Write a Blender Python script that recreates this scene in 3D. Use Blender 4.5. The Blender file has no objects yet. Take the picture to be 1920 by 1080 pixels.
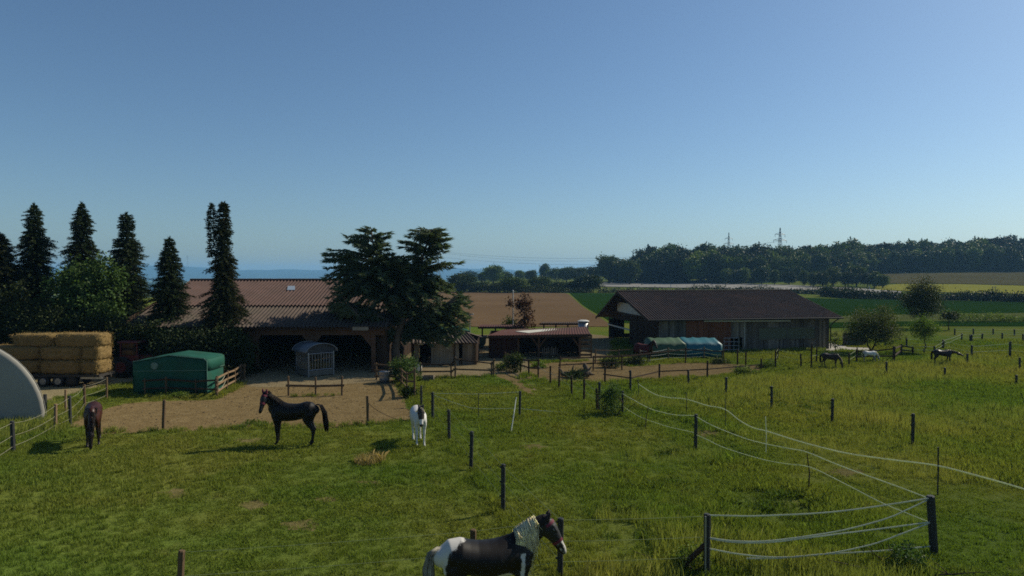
import bpy, bmesh, math, random
import numpy as np
from mathutils import Vector, Matrix
from mathutils.geometry import tessellate_polygon
R = random.Random(11)
NR = np.random.default_rng(11)
SC = bpy.context.scene
COL = SC.collection
# ------------------------------------------------------------------ camera model
FOC = 1280.0
CH = 6.0
PITCH = math.atan(25 / FOC)
CP, SP = math.cos(PITCH), math.sin(PITCH)


def ray(px, py):
    u = (px - 960) / FOC
    v = (540 - py) / FOC
    return Vector((u, CP + v * SP, -SP + v * CP))


def P(px, py, z=0.0):
    "point at height z seen at the pixel"
    d = ray(px, py)
    t = (z - CH) / d.z
    return Vector((d.x * t, d.y * t, z))


def D(px, py, Y):
    "point at depth Y seen at the pixel"
    d = ray(px, py)
    t = Y / d.y
    return Vector((d.x * t, Y, CH + d.z * t))


def zat(py, Y):
    return D(960, py, Y).z


def xat(px, Y):
    return (px - 960) / FOC * Y


def onplane(px, py, A, B):
    "point of the vertical plane through ground points A and B seen at the pixel"
    d = ray(px, py)
    n = Vector((B.y - A.y, A.x - B.x, 0))
    t = n.dot(Vector((A.x, A.y, 0))) / n.dot(d)
    return Vector((d.x * t, d.y * t, CH + d.z * t))


def sm(a, b, x):
    t = min(1.0, max(0.0, (x - a) / (b - a)))
    return t * t * (3 - 2 * t)


def terr(x, y):
    k = 1.6 + 8.4 * sm(40, 250, x)
    up = k * min(1.0, max(0.0, (y - 225) / 200.0)) * (1 if y < 900 else max(0, 1 - (y - 900) / 900))
    s = sm(20, -130, x + .06 * (y - 150)) * (1 if y < 2500 else 1)
    return up * (1 - s) - 48 * s * sm(140, 900, y)


def T(px, py):
    d = ray(px, py)
    o = Vector((0, 0, CH))
    t = 10.0
    while t < 3000:
        p = o + d * t
        if p.z <= terr(p.x, p.y):
            a, b = t / 1.02 - 1, t
            for _ in range(30):
                m = (a + b) / 2
                q = o + d * m
                if q.z <= terr(q.x, q.y):
                    b = m
                else:
                    a = m
            q = o + d * b
            return Vector((q.x, q.y, terr(q.x, q.y)))
        t = t * 1.02 + 0.2
    p = o + d * 1500
    return Vector((p.x, p.y, terr(p.x, p.y)))


# ------------------------------------------------------------------ objects
def link(o, parent=None):
    COL.objects.link(o)
    if parent is not None:
        o.parent = parent
    return o


def tag(o, label=None, cat=None, group=None, kind=None):
    if label:
        o['label'] = label
    if cat:
        o['category'] = cat
    if group:
        o['group'] = group
    if kind:
        o['kind'] = kind
    return o


def thing(name, label, cat, loc=(0, 0, 0), rz=0.0, group=None):
    o = bpy.data.objects.new(name, None)
    o.empty_display_size = 0.3
    o.location = loc
    o.rotation_euler = (0, 0, rz)
    link(o)
    tag(o, label, cat, group)
    return o


def worldinv(o):
    if o is None:
        return Matrix.Identity(4)
    m = Matrix.Identity(4)
    while o is not None:
        m = (Matrix.Translation(o.location) @ o.rotation_euler.to_matrix().to_4x4() @ Matrix.Diagonal((*o.scale, 1))) @ m
        o = o.parent
    return m.inverted()


class MB:
    def __init__(s):
        s.v = []
        s.f = []

    def add(s, vs, fs):
        b = len(s.v)
        s.v += [tuple(v) for v in vs]
        s.f += [tuple(i + b for i in f) for f in fs]
        return s

    def box(s, c, size, rz=0.0):
        hx, hy, hz = size[0] / 2, size[1] / 2, size[2] / 2
        cr, sr = math.cos(rz), math.sin(rz)
        vs = []
        for z in (-hz, hz):
            for x, y in ((-hx, -hy), (hx, -hy), (hx, hy), (-hx, hy)):
                vs.append((c[0] + x * cr - y * sr, c[1] + x * sr + y * cr, c[2] + z))
        return s.add(vs, [(3, 2, 1, 0), (4, 5, 6, 7), (0, 1, 5, 4), (1, 2, 6, 5), (2, 3, 7, 6), (3, 0, 4, 7)])

    def beam(s, a, b, w, h, up=(0, 0, 1)):
        a, b = Vector(a), Vector(b)
        t = (b - a).normalized()
        u = Vector(up)
        r = t.cross(u)
        if r.length < 1e-4:
            r = t.cross(Vector((0, 1, 0)))
        r.normalize()
        u = r.cross(t)
        vs = []
        for p in (a, b):
            for i, j in ((-1, -1), (1, -1), (1, 1), (-1, 1)):
                vs.append(p + r * (w / 2 * i) + u * (h / 2 * j))
        return s.add(vs, [(0, 1, 2, 3), (7, 6, 5, 4), (0, 4, 5, 1), (1, 5, 6, 2), (2, 6, 7, 3), (3, 7, 4, 0)])

    def tube(s, pts, rad, n=6, flat=1.0, lat=None, cap=True):
        "tube along pts; rad number or list; flat squeezes the lateral axis"
        pts = [Vector(p) for p in pts]
        if not hasattr(rad, '__len__'):
            rad = [rad] * len(pts)
        b = len(s.v)
        prev = None
        for i, p in enumerate(pts):
            t = (pts[min(i + 1, len(pts) - 1)] - pts[max(i - 1, 0)])
            if t.length < 1e-9:
                t = Vector((0, 0, 1))
            t.normalize()
            ref = Vector(lat) if lat else (prev if prev is not None else (Vector((1, 0, 0)) if abs(t.x) < .8 else Vector((0, 1, 0))))
            u = ref - t * ref.dot(t)
            if u.length < 1e-4:
                u = t.orthogonal()
            u.normalize()
            prev = u
            w = t.cross(u)
            for k in range(n):
                a = 2 * math.pi * k / n
                q = p + u * (math.cos(a) * rad[i] * flat) + w * (math.sin(a) * rad[i])
                s.v.append((q.x, q.y, q.z))
        for i in range(len(pts) - 1):
            for k in range(n):
                k2 = (k + 1) % n
                s.f.append((b + i * n + k, b + i * n + k2, b + (i + 1) * n + k2, b + (i + 1) * n + k))
        if cap:
            s.f.append(tuple(b + k for k in reversed(range(n))))
            e = b + (len(pts) - 1) * n
            s.f.append(tuple(e + k for k in range(n)))
        return s

    def prism(s, poly, a, b):
        "polygon poly given as world points, swept by vector from offset a to b"
        a, b = Vector(a), Vector(b)
        n = len(poly)
        vs = [Vector(p) + a for p in poly] + [Vector(p) + b for p in poly]
        fs = [tuple(reversed(range(n))), tuple(range(n, 2 * n))]
        for i in range(n):
            j = (i + 1) % n
            fs.append((i, j, n + j, n + i))
        return s.add(vs, fs)

    def build(s, name, m, parent=None, smooth=False, local=False, bevel=0.0):
        me = bpy.data.meshes.new(name)
        vs = s.v
        if parent is not None and not local:
            mi = worldinv(parent)
            vs = [tuple(mi @ Vector(v)) for v in vs]
        me.from_pydata(vs, [], s.f)
        bm = bmesh.new()
        bm.from_mesh(me)
        bmesh.ops.recalc_face_normals(bm, faces=bm.faces)
        bm.to_mesh(me)
        bm.free()
        if smooth:
            me.polygons.foreach_set('use_smooth', [True] * len(me.polygons))
        me.materials.append(m)
        o = bpy.data.objects.new(name, me)
        link(o, parent)
        if bevel:
            b = o.modifiers.new('bevel', 'BEVEL')
            b.width = bevel
            b.segments = 2
            b.limit_method = 'ANGLE'
        return o


def fastmesh(name, V, F, m, parent=None, local=True, smooth=False):
    "V (n,3), F (k,c) numpy; quick mesh from arrays"
    V = np.asarray(V, dtype=np.float32)
    F = np.asarray(F, dtype=np.int32)
    if parent is not None and not local:
        M = np.array(worldinv(parent))
        V = V @ M[:3, :3].T + M[:3, 3]
    me = bpy.data.meshes.new(name)
    me.vertices.add(len(V))
    me.vertices.foreach_set('co', V.astype(np.float32).ravel())
    k, c = F.shape
    me.loops.add(k * c)
    me.loops.foreach_set('vertex_index', F.ravel())
    me.polygons.add(k)
    me.polygons.foreach_set('loop_start', np.arange(0, k * c, c, dtype=np.int32))
    me.polygons.foreach_set('loop_total', np.full(k, c, dtype=np.int32))
    if smooth:
        me.polygons.foreach_set('use_smooth', np.ones(k, dtype=bool))
    me.update(calc_edges=True)
    if m:
        me.materials.append(m)
    o = bpy.data.objects.new(name, me)
    if parent is not False:
        link(o, parent)
    return o


# ------------------------------------------------------------------ materials
def lin(r, g, b):
    f = lambda c: (c / 255 / 12.92) if c / 255 <= .04045 else ((c / 255 + .055) / 1.055) ** 2.4
    return (f(r), f(g), f(b))


class NT:
    def __init__(s, name):
        s.m = bpy.data.materials.new(name)
        s.m.use_nodes = True
        s.t = s.m.node_tree
        s.t.nodes.clear()
        s.out = s.n('ShaderNodeOutputMaterial')

    def n(s, typ, **kw):
        nd = s.t.nodes.new(typ)
        for k, v in kw.items():
            setattr(nd, k, v)
        return nd

    def l(s, a, b):
        s.t.links.new(a, b)

    def val(s, sock, v):
        if hasattr(v, 'is_output') or isinstance(v, bpy.types.NodeSocket):
            s.l(v, sock)
        else:
            if hasattr(sock.default_value, '__len__') and hasattr(v, '__len__') and len(v) == 3 and len(sock.default_value) == 4:
                v = (*v, 1)
            sock.default_value = v

    def noise(s, scale, detail=4, rough=.55, coord=None, stretch=None, dist=0):
        nd = s.n('ShaderNodeTexNoise')
        nd.inputs['Scale'].default_value = scale
        nd.inputs['Detail'].default_value = detail
        nd.inputs['Roughness'].default_value = rough
        nd.inputs['Distortion'].default_value = dist
        c = coord if coord is not None else s.n('ShaderNodeNewGeometry').outputs['Position']
        if stretch:
            mp = s.n('ShaderNodeMapping')
            mp.inputs['Scale'].default_value = stretch
            s.l(c, mp.inputs['Vector'])
            c = mp.outputs['Vector']
        s.l(c, nd.inputs['Vector'])
        return nd.outputs['Fac']

    def ramp(s, fac, stops):
        r = s.n('ShaderNodeValToRGB')
        e = r.color_ramp.elements
        while len(e) < len(stops):
            e.new(.5)
        for i, (p, c) in enumerate(stops):
            e[i].position = p
            e[i].color = (*c, 1) if hasattr(c, '__len__') else (c, c, c, 1)
        s.l(fac, r.inputs['Fac'])
        return r.outputs['Color']

    def mix(s, fac, a, b, mode='MIX'):
        nd = s.n('ShaderNodeMix', data_type='RGBA', blend_type=mode)
        s.val(nd.inputs[0], fac)
        s.val(nd.inputs[6], a)
        s.val(nd.inputs[7], b)
        return nd.outputs[2]

    def math(s, op, a, b=0.0):
        nd = s.n('ShaderNodeMath', operation=op)
        s.val(nd.inputs[0], a)
        s.val(nd.inputs[1], b)
        return nd.outputs[0]

    def bump(s, h, strength=.4, dist=.02):
        b = s.n('ShaderNodeBump')
        b.inputs['Strength'].default_value = strength
        b.inputs['Distance'].default_value = dist
        s.l(h, b.inputs['Height'])
        return b.outputs['Normal']

    def pbr(s, col, rough=.7, spec=.3, normal=None, metal=0.0, sheen=0.0):
        p = s.n('ShaderNodeBsdfPrincipled')
        s.val(p.inputs['Base Color'], col)
        s.val(p.inputs['Roughness'], rough)
        p.inputs['Specular IOR Level'].default_value = spec
        p.inputs['Metallic'].default_value = metal
        if sheen:
            p.inputs['Sheen Weight'].default_value = sheen
        if normal is not None:
            s.l(normal, p.inputs['Normal'])
        return p.outputs[0]

    def diff(s, col, normal=None):
        p = s.n('ShaderNodeBsdfDiffuse')
        s.val(p.inputs['Color'], col)
        p.inputs['Roughness'].default_value = .6
        if normal is not None:
            s.l(normal, p.inputs['Normal'])
        return p.outputs[0]

    def done(s, sh):
        s.l(sh, s.out.inputs['Surface'])
        return s.m


def m_var(name, c1, c2, scale=3.0, rough=.75, spec=.25, bump=.3, bscale=None, island=0.0, stretch=None, metal=0.0, dirt=None):
    c1, c2 = (tuple(x * .8 for x in c) for c in (c1, c2))
    dirt = tuple(x * .8 for x in dirt) if dirt else None
    n = NT(name)
    tc = n.n('ShaderNodeTexCoord').outputs['Object']
    f = n.noise(scale, 5, .6, tc, stretch)
    col = n.mix(n.ramp(f, [(.3, 0.), (.7, 1.)]), c1, c2)
    if island:
        g = n.n('ShaderNodeNewGeometry').outputs['Random Per Island']
        v = n.math('ADD', n.math('MULTIPLY', g, island * 2), 1 - island)
        cc = n.n('ShaderNodeCombineColor')
        for i in range(3):
            n.l(v, cc.inputs[i])
        col = n.mix(1.0, col, cc.outputs[0], 'MULTIPLY')
    if dirt:
        f2 = n.noise(scale * .35, 6, .7, tc)
        col = n.mix(n.ramp(f2, [(.48, 0.), (.68, .8)]), col, dirt)
    nm = None
    if bump:
        nm = n.bump(n.noise(bscale or scale * 6, 4, .6, tc, stretch), bump, .02)
    return n.done(n.pbr(col, rough, spec, nm, metal))


def m_leaf(name, c1, c2, scale=.5, trans=.3, isl=.35, rough=.55, inst=0.0):
    n = NT(name)
    g = n.n('ShaderNodeNewGeometry')
    f = n.noise(scale, 3)
    col = n.mix(n.ramp(f, [(.35, 0.), (.65, 1.)]), c1, c2)
    v = n.math('ADD', n.math('MULTIPLY', g.outputs['Random Per Island'], 2 * isl), 1 - isl)
    cc = n.n('ShaderNodeCombineColor')
    for i in range(3):
        n.l(v, cc.inputs[i])
    col = n.mix(1.0, col, cc.outputs[0], 'MULTIPLY')
    if inst:
        rnd_ = n.n('ShaderNodeObjectInfo').outputs['Random']
        col = n.mix(1.0, col, n.ramp(rnd_, [(0., (1 - inst, 1 - inst, 1 - inst)), (.6, (1., 1., 1.)), (1., (1.2 + inst, 1.1 + inst, 1.0))]), 'MULTIPLY')
    p = n.pbr(col, rough, .08)
    if trans:
        t = n.n('ShaderNodeBsdfTranslucent')
        n.l(n.mix(1.0, col, (1.3, 1.35, .6), 'MULTIPLY'), t.inputs['Color'])
        mx = n.n('ShaderNodeMixShader')
        mx.inputs[0].default_value = trans
        n.l(p, mx.inputs[1])
        n.l(t.outputs[0], mx.inputs[2])
        return n.done(mx.outputs[0])
    return n.done(p)


G_LUSH = (.122, .178, .031)
G_OLIVE = (.195, .203, .044)
G_DRY = (.30, .245, .10)


def grass_col(n, coord=None):
    f1 = n.noise(.11, 4, .6, coord)
    f2 = n.noise(.7, 4, .65, coord)
    col = n.mix(n.ramp(f1, [(.38, 0.), (.62, 1.)]), G_LUSH, G_OLIVE)
    col = n.mix(n.ramp(f2, [(.62, 0.), (.80, .55)]), col, G_DRY)
    return n.mix(n.ramp(f2, [(.22, .5), (.42, 0.)]), col, (.06, .10, .014))


def m_grass(name, tip=1.0, dry=0.0, isl=.28):
    n = NT(name)
    col = grass_col(n)
    g = n.n('ShaderNodeNewGeometry')
    v = n.math('ADD', n.math('MULTIPLY', g.outputs['Random Per Island'], 2 * isl), tip - isl)
    cc = n.n('ShaderNodeCombineColor')
    for i in range(3):
        n.l(v, cc.inputs[i])
    if dry:
        col = n.mix(dry, col, G_DRY)
    col = n.mix(1.0, col, cc.outputs[0], 'MULTIPLY')
    p = n.diff(col)
    t = n.n('ShaderNodeBsdfTranslucent')
    n.l(n.mix(1.0, col, (1.2, 1.25, .6), 'MULTIPLY'), t.inputs['Color'])
    mx = n.n('ShaderNodeMixShader')
    mx.inputs[0].default_value = .3
    n.l(p, mx.inputs[1])
    n.l(t.outputs[0], mx.inputs[2])
    return n.done(mx.outputs[0])


def m_ground():
    n = NT('meadow_green')
    col = grass_col(n)
    f3 = n.noise(9, 5, .7)
    col = n.mix(n.ramp(f3, [(.3, .6), (.6, 0.)]), col, (.05, .068, .012))
    return n.done(n.diff(col, n.bump(n.noise(14, 5, .7), .8, .08)))


def m_sand(name, c1, c2, c3, s=1.2):
    c1, c2, c3 = (tuple(x * k for x, k in zip(c, (.76, .75, .66))) for c in (c1, c2, c3))
    n = NT(name)
    f = n.noise(s, 6, .65)
    col = n.mix(n.ramp(f, [(.35, 0.), (.65, 1.)]), c1, c2)
    f2 = n.noise(5, 8, .8, None, (1, 1.6, 1))
    col = n.mix(n.ramp(f2, [(.50, 0.), (.7, .75)]), col, c3)
    f4 = n.noise(2.6, 3, .5, None, (1, 1.3, 1), 1.5)
    col = n.mix(n.ramp(f4, [(.40, .45), (.52, 0.)]), col, tuple(x * .62 for x in c2))
    col = n.mix(n.ramp(n.noise(5.0, 4, .7, None, (.8, 1.6, 1)), [(.56, 0.), (.7, .6)]), col, (.27, .215, .13))
    return n.done(n.diff(col, n.bump(n.noise(10, 5, .7), .8, .08)))


def m_rows(name, c1, c2, direction, pitch, amp=.5):
    n = NT(name)
    g = n.n('ShaderNodeNewGeometry').outputs['Position']
    mp = n.n('ShaderNodeMapping')
    mp.inputs['Rotation'].default_value = (0, 0, direction)
    n.l(g, mp.inputs['Vector'])
    w = n.n('ShaderNodeTexWave', wave_type='BANDS', bands_direction='X')
    w.inputs['Scale'].default_value = 1 / pitch / 3.2
    w.inputs['Distortion'].default_value = 1.2
    w.inputs['Detail'].default_value = 2
    n.l(mp.outputs[0], w.inputs['Vector'])
    f = n.math('MULTIPLY', w.outputs['Fac'], amp)
    col = n.mix(f, c1, c2)
    col = n.mix(n.ramp(n.noise(.03, 5, .6), [(.4, 0.), (.65, .5)]), col, tuple(c * .75 for c in c2))
    col = n.mix(n.ramp(n.noise(.6, 4, .7, None, (1, .35, 1)), [(.5, 0.), (.7, .4)]), col, tuple(c * .6 for c in c1))
    return n.done(n.diff(col, n.bump(n.noise(3, 4, .7), .6, .1)))


M = {}
M['ground'] = m_ground()
M['sand'] = m_sand('sand_brown', (.315, .232, .125), (.25, .178, .092), (.15, .10, .052))
M['dust'] = m_sand('pale_yard_dust', (.36, .29, .19), (.30, .24, .155), (.22, .17, .11), .6)
M['track'] = m_sand('pale_gravel_track', (.36, .31, .20), (.30, .25, .155), (.24, .2, .13), .8)
M['soil'] = m_rows('ploughed_soil', (.195, .127, .070), (.145, .092, .049), math.radians(25), .9, .8)
M['crop'] = m_rows('young_crop', (.020, .052, .008), (.016, .044, .007), math.radians(-60), 1.2, .6)
M['crop2'] = m_rows('ripening_barley', (.30, .285, .045), (.34, .31, .05), math.radians(20), 2.0, .5)
M['crop3'] = m_rows('dry_rye', (.13, .11, .045), (.11, .095, .038), math.radians(-30), 1.6, .5)
M['strip'] = m_rows('dry_verge', (.10, .12, .035), (.13, .14, .045), math.radians(10), 3.0, .5)
M['asphalt'] = m_var('old_asphalt', (.19, .18, .165), (.24, .225, .20), .05, .9, .2, .2, 2)
M['conc'] = m_var('pale_concrete', (.40, .37, .32), (.33, .30, .26), .8, .9, .2, .3)
M['hill'] = m_var('far_wooded_hill', (.018, .034, .018), (.03, .048, .024), .004, .95, .05, .0)
M['bark'] = m_var('bark', (.10, .075, .052), (.05, .038, .028), 4, .95, .1, .8, 12, stretch=(1, 1, .25))
M['barkpale'] = m_var('grey_bark', (.17, .14, .11), (.09, .07, .055), 4, .95, .1, .8, 12, stretch=(1, 1, .25))
M['spruce'] = m_leaf('spruce_needles', (.015, .027, .010), (.026, .038, .013), .6, .12)
M['spruce2'] = m_leaf('browning_spruce_needles', (.017, .027, .010), (.033, .036, .013), .7, .12)
M['cedar'] = m_leaf('blue_cedar_needles', (.062, .098, .064), (.095, .122, .066), .5, .22, .45)
M['maple'] = m_leaf('maple_leaves', (.050, .092, .028), (.070, .115, .032), .5, .28)
M['shrub'] = m_leaf('shrub_leaves', (.030, .052, .014), (.05, .07, .018), .6, .25)
M['fruit'] = m_leaf('fruit_tree_leaves', (.050, .072, .020), (.070, .082, .024), .6, .28)
M['dark'] = m_leaf('dark_tree_leaves', (.028, .042, .014), (.040, .052, .018), .5, .2)
M['lime'] = m_leaf('bright_young_leaves', (.072, .125, .018), (.10, .15, .022), .6, .35)
M['copper'] = m_leaf('copper_leaves', (.075, .030, .018), (.05, .028, .015), .8, .2)
M['forest'] = m_leaf('forest_leaves', (.021, .042, .010), (.044, .070, .014), .02, .12, .35, .55, .5)
M['forestl'] = m_leaf('lighter_forest_leaves', (.045, .078, .013), (.072, .105, .018), .05, .18, .35, .55, .45)
M['forestd'] = m_leaf('forest_needles', (.014, .026, .011), (.022, .034, .013), .03, .05, .3, .55, .4)
M['hedge'] = m_leaf('hedge_leaves', (.022, .036, .010), (.034, .048, .013), .1, .12)
M['weed'] = m_leaf('weed_leaves', (.085, .135, .025), (.11, .145, .03), 1.0, .3)
M['grass'] = m_grass('short_grass_blades', 1.08)
M['tall'] = m_grass('tall_grass_blades', 1.15, .0)
M['seed'] = m_grass('seeding_grass_stems', 1.25, .22)
M['drygrass'] = m_leaf('dry_grass', (.34, .26, .11), (.28, .21, .09), 2, .2)
M['post'] = m_var('dark_recycled_plastic', (.020, .022, .024), (.035, .036, .038), 6, .6, .3, .3)
M['wood'] = m_var('weathered_fence_wood', (.17, .115, .065), (.10, .065, .038), 5, .85, .15, .6, 30, stretch=(1, 1, .15))
M['woodd'] = m_var('dark_fence_wood', (.07, .042, .026), (.045, .028, .018), 5, .85, .15, .6, 30, stretch=(1, 1, .15))
M['woodp'] = m_var('pale_fence_wood', (.29, .20, .12), (.20, .13, .075), 5, .85, .15, .6, 30, stretch=(1, 1, .15))
M['tape'] = m_leaf('white_fence_tape', (.56, .58, .60), (.48, .50, .52), 3, .34, .05, .6)
M['wire'] = m_var('pale_fence_wire', (.24, .28, .13), (.18, .22, .09), 3, .5, .3, 0)
M['rope'] = m_var('pale_rope', (.36, .34, .26), (.26, .25, .18), 8, .8, .2, 0)
M['metal'] = m_var('galvanised_metal', (.40, .41, .42), (.30, .31, .32), 5, .45, .5, .1, metal=.7)
M['steel'] = m_var('steel_lattice', (.22, .24, .26), (.18, .2, .22), 5, .6, .4, 0, metal=.3)
M['boards'] = m_var('grey_weathered_boards', (.215, .182, .145), (.14, .118, .092), 2.2, .9, .12, .5, 14, .5, (1, 1, .12), dirt=(.09, .07, .055))
M['boardsd'] = m_var('dark_brown_boards', (.070, .046, .032), (.045, .030, .021), 2.2, .9, .12, .5, 14, .3, (1, 1, .12))
M['boardsp'] = m_var('pale_boards', (.33, .29, .225), (.24, .21, .16), 2.2, .9, .12, .5, 14, .15, (1, 1, .12), dirt=(.20, .17, .12))
M['redwood'] = m_var('red_brown_boards', (.062, .026, .019), (.046, .020, .015), 2.0, .85, .15, .4, 14, .2, (1, 1, .12))
M['doorred'] = m_var('rust_red_door_boards', (.235, .088, .044), (.18, .066, .034), 2.0, .85, .15, .4, 14, .2, (1, 1, .12))
M['beam'] = m_var('brown_timber', (.15, .085, .052), (.10, .056, .035), 2.0, .85, .15, .4, 14, .1)
M['roofred'] = m_var('red_brown_corrugated_sheet', (.125, .080, .070), (.09, .060, .053), 1.0, .9, .1, .3, 8, 0, None, dirt=(.095, .07, .06))
M['roofgrey'] = m_var('grey_brown_corrugated_sheet', (.115, .085, .070), (.08, .062, .05), 1.0, .88, .2, .3, 8, 0, None, dirt=(.085, .075, .055))
M['rooftile'] = m_var('dark_brown_corrugated_roof', (.092, .068, .062), (.064, .050, .046), 1.6, .92, .12, .3, 8, 0, None, dirt=(.13, .078, .06))
M['roofmar'] = m_var('maroon_roof_sheet', (.105, .046, .038), (.075, .034, .029), .8, .9, .1, .2, 8, 0, None, dirt=(.11, .08, .062))
M['pale'] = m_var('pale_painted_panel', (.62, .61, .53), (.52, .51, .44), 1.5, .8, .2, .1)
M['mesh'] = m_var('dull_green_windbreak_net', (.155, .16, .105), (.13, .135, .088), 3, .85, .15, .3, 20)
M['greentarp'] = m_var('green_tarpaulin', (.014, .105, .072), (.009, .075, .052), 1.6, .75, .2, .6, 4, dirt=(.03, .07, .045))
M['greentarp2'] = m_var('faded_green_tarpaulin', (.055, .12, .062), (.035, .085, .045), .9, .6, .3, .4, 3)
M['bluetarp'] = m_var('blue_tarpaulin', (.018, .15, .185), (.013, .11, .145), .9, .5, .35, .4, 3)
M['greytarp'] = m_var('grey_tunnel_tarpaulin', (.36, .35, .315), (.30, .29, .26), .5, .7, .25, .25, 2)
M['white'] = m_var('dull_white', (.62, .62, .58), (.5, .5, .46), 4, .6, .3, 0)
M['black'] = m_var('black_rubber', (.013, .013, .014), (.02, .02, .02), 6, .7, .3, .1)
M['tractor'] = m_var('faded_red_paint', (.16, .032, .034), (.11, .025, .026), 3, .5, .4, 0)
M['glass'] = m_var('dark_glass', (.012, .014, .016), (.018, .02, .022), 3, .1, .6, 0)
M['frame'] = m_var('dark_trailer_steel', (.03, .028, .026), (.045, .04, .036), 5, .7, .3, .2)
M['straw'] = m_leaf('loose_straw', (.33, .235, .09), (.25, .17, .062), 2.5, .1, .35, .8)
M['strawb'] = m_var('pressed_straw', (.31, .215, .09), (.185, .122, .05), 7, .95, .1, 1.0, 40, 0, (1, 1, 3))
M['log'] = m_var('dead_wood', (.13, .105, .08), (.08, .062, .048), 3, .95, .1, .8, 12)


# ------------------------------------------------------------------ leaves
def leafcards(C, A, L, W, fold=.25, rng=NR):
    "diamond leaves: C centre (n,3), A axis (n,3), L length, W width (n)"
    n = len(C)
    A = A / (np.linalg.norm(A, axis=1, keepdims=True) + 1e-9)
    Rv = rng.normal(size=(n, 3))
    B = np.cross(A, Rv)
    B /= (np.linalg.norm(B, axis=1, keepdims=True) + 1e-9)
    N = np.cross(A, B)
    L = np.broadcast_to(np.asarray(L, dtype=float), (n,))[:, None]
    W = np.broadcast_to(np.asarray(W, dtype=float), (n,))[:, None]
    v0 = C - A * L / 2
    v2 = C + A * L / 2
    v1 = C + B * W / 2 + N * W * fold - A * L * .08
    v3 = C - B * W / 2 + N * W * fold - A * L * .08
    V = np.stack([v0, v1, v2, v3], 1).reshape(-1, 3)
    F = np.arange(4 * n).reshape(n, 4)
    return V, F


def needlecards(C, A, L, W, rng=NR):
    "narrow triangles, base at C, pointing along A"
    n = len(C)
    A = A / (np.linalg.norm(A, axis=1, keepdims=True) + 1e-9)
    Rv = rng.normal(size=(n, 3))
    Rv[:, 2] *= .5
    B = np.cross(A, Rv)
    B /= (np.linalg.norm(B, axis=1, keepdims=True) + 1e-9)
    L = np.broadcast_to(np.asarray(L, dtype=float), (n,))[:, None]
    W = np.broadcast_to(np.asarray(W, dtype=float), (n,))[:, None]
    V = np.stack([C - B * W / 2, C + B * W / 2, C + A * L], 1).reshape(-1, 3)
    return V, np.arange(3 * n).reshape(n, 3)


def limb(mb, a, b, r0, r1, bend=.15, n=5, seg=4, rnd=R):
    a, b = Vector(a), Vector(b)
    d = (b - a).length
    off = Vector((rnd.gauss(0, 1), rnd.gauss(0, 1), rnd.gauss(0, .6) + .4)) * d * bend
    pts, rs = [], []
    for i in range(seg + 1):
        t = i / seg
        pts.append(a.lerp(b, t) + off * (t * (1 - t)))
        rs.append(r0 + (r1 - r0) * t)
    mb.tube(pts, rs, n)
    return pts


def broadleaf_meshes(h, crown, leafmat, barkmat, trunk_r, nclump, nleaf, lsize, seed, parent, clump_r=.16, trunk_top=.6, base_z=0.0, nm=('trunk', 'crown'), shell=.55, stems=1, lowz=None):
    """crown: list of (cx,cy,cz,rx,ry,rz) ellipsoids in local metres. trunk and crown children of parent"""
    rnd = random.Random(seed)
    rng = np.random.default_rng(seed)
    cl = []
    wts = [c[3] * c[4] * c[5] for c in crown]
    tries = 0
    while len(cl) < nclump and tries < nclump * 30:
        tries += 1
        c = rnd.choices(crown, wts)[0]
        d = Vector((rnd.gauss(0, 1), rnd.gauss(0, 1), rnd.gauss(0, 1))).normalized()
        rr = (shell + (1 - shell) * rnd.random()) if rnd.random() < .8 else rnd.random()
        rr *= 1 + .16 * math.sin(d.x * 5 + seed) * math.sin(d.z * 6 + d.y * 4 + seed * 1.7) + (rnd.random() * .22 if rnd.random() < .12 else 0)
        p = Vector((c[0] + d.x * c[3] * rr, c[1] + d.y * c[4] * rr, c[2] + d.z * c[5] * rr))
        if p.z < (lowz if lowz is not None else .15):
            continue
        cl.append(p)
    mb = MB()
    top = Vector((crown[0][0] * .6, crown[0][1] * .6, h * trunk_top))
    tp = []
    for s in range(stems):
        ox, oy = (0, 0) if stems == 1 else (rnd.gauss(0, .2), rnd.gauss(0, .2))
        tops = top + Vector((ox * 3, oy * 3, 0))
        ks = 7
        line = []
        for i in range(ks + 1):
            t = i / ks
            line.append(Vector((ox, oy, base_z)).lerp(tops, t) + Vector((rnd.gauss(0, 1), rnd.gauss(0, 1), 0)) * trunk_r * .5 * (0 if i == 0 else 1))
        mb.tube(line, [trunk_r * (1.35 if i == 0 else 1) * (1 - .7 * i / ks) / math.sqrt(stems) for i in range(ks + 1)], 7)
        tp += line[2:]
    for p in cl[: max(8, nclump // 2)]:
        a = min(tp, key=lambda q: (q - p).length + max(0, q.z - p.z) * 2)
        limb(mb, a, p, trunk_r * .32, trunk_r * .06, .18, 4, 3, rnd)
    mb.build(nm[0], barkmat, parent, True, True)
    Cs = np.array([tuple(p) for p in cl])
    k = nleaf
    sc = clump_r * (0.7 + .6 * rng.random((len(Cs), 1, 1)))
    off = rng.normal(size=(len(Cs), k, 3)) * sc
    off[:, :, 2] *= .75
    C = (Cs[:, None, :] + off).reshape(-1, 3)
    A = off.reshape(-1, 3) + rng.normal(size=(len(C), 3)) * clump_r * .9
    A[:, 2] -= clump_r * .25
    L = lsize * (.7 + .6 * rng.random(len(C)))
    V, F = leafcards(C, A, L, L * .62, .2, rng)
    return fastmesh(nm[1], V, F, leafmat, parent)


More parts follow.
